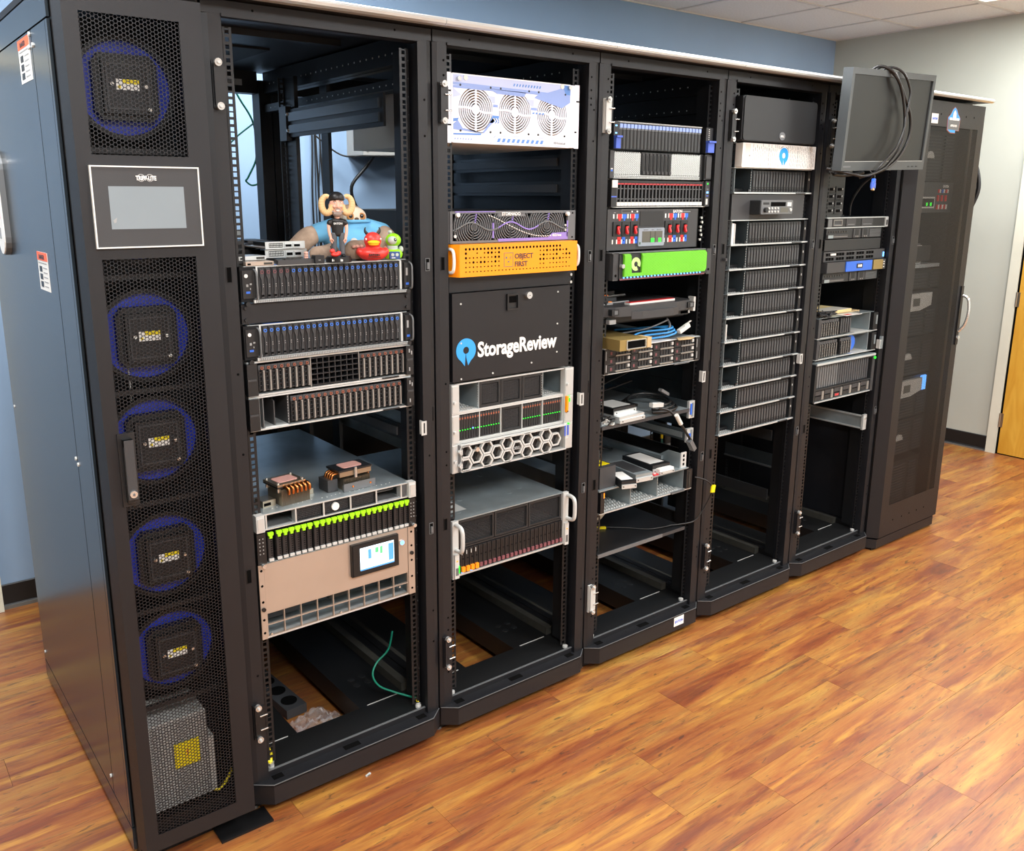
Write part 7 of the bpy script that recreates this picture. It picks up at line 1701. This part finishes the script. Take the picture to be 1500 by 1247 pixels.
# ================================================================ monitor hanging in front of the fifth rack
t = thing('monitor', 'grey framed flat monitor hanging askew in front of the fifth rack', 'monitor', (2.563, -.150, 1.897), None, (math.radians(3.2), math.radians(-1.7), 0))
hw, hh = .294, .178
part(t, 'back_shell', MB().prism([(-hw, -hh), (hw, -hh), (hw, hh), (-hw, hh)], -.004, .022, 'monitor_bezel').prism(rrect(-.22, .22, -.13, .13, .03), .022, .048, 'dark'))
bz = MB().box(-hw, hw, -.016, -.004, hh-.022, hh, 'monitor_bezel').box(-hw, hw, -.016, -.004, -hh, -hh+.034, 'monitor_bezel').box(-hw, -hw+.016, -.016, -.004, -hh+.034, hh-.022, 'monitor_bezel').box(hw-.016, hw, -.016, -.004, -hh+.034, hh-.022, 'monitor_bezel')
part(t, 'bezel', bz); part(t, 'screen', MB().box(-hw+.016, hw-.016, -.0105, -.004, -hh+.034, hh-.022, 'monitor_screen'))
part(t, 'bezel_trim', MB().box(-hw+.016, hw-.016, -.0166, -.016, -hh+.0325, -hh+.0340, 'lightgrey'))
part(t, 'buttons', MB().box(.17, .185, -.0168, -.016, -.168, -.163, 'dark').box(.20, .215, -.0168, -.016, -.168, -.163, 'dark').box(.23, .245, -.0168, -.016, -.168, -.163, 'dark').box(-.285, -.235, -.0165, -.016, -.166, -.160, 'grey'))
part(t, 'mount_arm', MB().box(-.05, .05, .048, .054, -.05, .05, 'dark').box(-.015, .015, .054, .15, -.02, .02, 'dark').box(-.12, -.10, .054, .14, -.19, -.17, 'grey').tube([(-.22, .05, -.188), (-.18, .08, -.195), (-.08, .09, -.20), (.02, .08, -.19)], .006, 'dark', 8))
def cable2(label, pts, r, m, group=None): return solo('cable', label, 'cable', MB().tube(pts, r, m, 8), (0, 0, 0), group)
cable2('outermost black cable loop draped over the front of the hanging monitor', [(2.44, -.12, 2.05), (2.46, -.155, 2.086), (2.511, -.185, 2.068), (2.568, -.188, 2.024), (2.613, -.188, 1.979), (2.661, -.188, 1.92), (2.674, -.186, 1.858), (2.654, -.184, 1.807), (2.595, -.182, 1.752), (2.519, -.175, 1.716), (2.46, -.12, 1.69)], .0055, 'cable_black')
cable2('middle black cable draped over the monitor and ending below it at the left', [(2.47, -.12, 2.05), (2.486, -.155, 2.087), (2.53, -.190, 2.050), (2.573, -.194, 2.0), (2.603, -.196, 1.929), (2.616, -.194, 1.868), (2.604, -.192, 1.805), (2.542, -.190, 1.746), (2.485, -.188, 1.715), (2.394, -.18, 1.694), (2.328, -.16, 1.702), (2.27, -.10, 1.72)], .0055, 'cable_black')
cable2('black cable bowing right over the monitor top edge and hanging into the rack', [(2.50, -.12, 2.05), (2.53, -.155, 2.088), (2.584, -.185, 2.07), (2.634, -.190, 2.017), (2.636, -.192, 1.973), (2.606, -.200, 1.905), (2.598, -.202, 1.867), (2.565, -.200, 1.804), (2.481, -.192, 1.735), (2.47, -.16, 1.69), (2.55, -.08, 1.66), (2.66, .02, 1.60), (2.72, .06, 1.545)], .0045, 'cable_black')
t = thing('video_plug', 'blue video plug dangling below the hanging monitor', 'plug', (2.452, -.185, 1.685), rot=(0, .12, .3))
part(t, 'cable_stub', MB().tube([(0, .02, .03), (0, 0, .012), (0, 0, 0)], .003, 'cable_black'))
part(t, 'hood', MB().prism([(-.008, 0), (.008, 0), (.010, -.012), (.017, -.016), (.017, -.034), (-.017, -.034), (-.017, -.016), (-.010, -.012)], -.006, .006, 'blue'))
part(t, 'metal_shell', MB().box(-.012, .012, -.004, .004, -.042, -.034, 'manila'))
for s_ in (-1, 1): part(t, 'thumbscrew', MB().cyl(s_*.0185, 0, -.040, -.012, .0035, 'blue_handle', 8, 'z'))

# earth cable and lugs at the foot of the first rack
t = thing('earth_cable', 'green earth cable with yellow lug curving to the right front foot', 'cable', (0, 0, 0))
part(t, 'wire', MB().tube([(.555, .20, .275), (.51, .15, .250), (.462, .14, .225), (.442, .13, .195), (.46, .125, .155), (.50, .11, .128), (.535, .07, .118), (.541, .040, .125)], .0032, 'cable_green', 8))
part(t, 'lug', MB().tube([(.541, .040, .128), (.5405, .033, .116)], .005, 'yellow', 8, False).cyl(.540, .03, .108, .113, .007, 'lightgrey', 12, 'z'))
t = thing('earth_lugs', 'pair of yellow earth lugs on the left front foot of the first rack', 'lugs', (.065, .03, .108))
part(t, 'lug', MB().tube([(.0, 0, .006), (.006, .012, .020), (.006, .016, .030)], .005, 'yellow', 8)); part(t, 'lug', MB().tube([(.0, 0, .006), (-.014, .010, .020)], .005, 'yellow', 8))
part(t, 'wire', MB().tube([(.006, .016, .030), (.002, .022, .050), (-.003, .03, .060)], .003, 'yellow', 8)); part(t, 'nut', MB().cyl(0, 0, .0, .007, .010, 'chrome', 6, 'z'))

# clear plastic bag on the floor inside the first rack
bm = bmesh.new(); bmesh.ops.create_grid(bm, x_segments=34, y_segments=22, size=.5); rr = random.Random(4)
for v in bm.verts:
    x, y = v.co.x, v.co.y; e = max(0, 1-(abs(x)*2)**4)*max(0, 1-(abs(y)*2)**4)
    n = noise.noise(Vector((x*7, y*6, 1))) + .6*noise.noise(Vector((x*17, y*15, 5)))
    v.co = Vector((x*.20+.012*noise.noise(Vector((x*6, y*6, 9))), y*.15+.010*noise.noise(Vector((x*6, y*6, 3))), .006+e*(.028+.030*n)))
me = bpy.data.meshes.new('plastic_bag'); bm.to_mesh(me); bm.free(); me.materials.append(MATS['clear_plastic'])
solo('plastic_bag', 'crumpled clear plastic bag on the floor inside the first rack', 'bag', me, (.292, .245, .003), rot=(0, 0, .35))
t = thing('socket_strip', 'dark strip with round sockets lying on the floor inside the first rack', 'socket strip', (.275, .50, .004), rot=(0, 0, .08))
part(t, 'body', MB().box(-.035, .035, -.15, .30, 0, .030, 'charcoal'))
for i in range(5): part(t, 'socket', MB().cyl(0, -.10+.075*i, .030, .032, .026, 'hole', 18, 'z'))
solo('metal_clip', 'tiny pale metal clip on the floor in front of the first rack', 'clip', MB().box(0, .018, 0, .005, 0, .004, 'lightgrey').box(.004, .012, -.001, 0, 0, .003, 'grey'), (.315, -.046, .0005), rot=(0, 0, .3))
for i, (x, z, l) in enumerate([(.10, .83, .6), (.52, .9, .5)]): pass
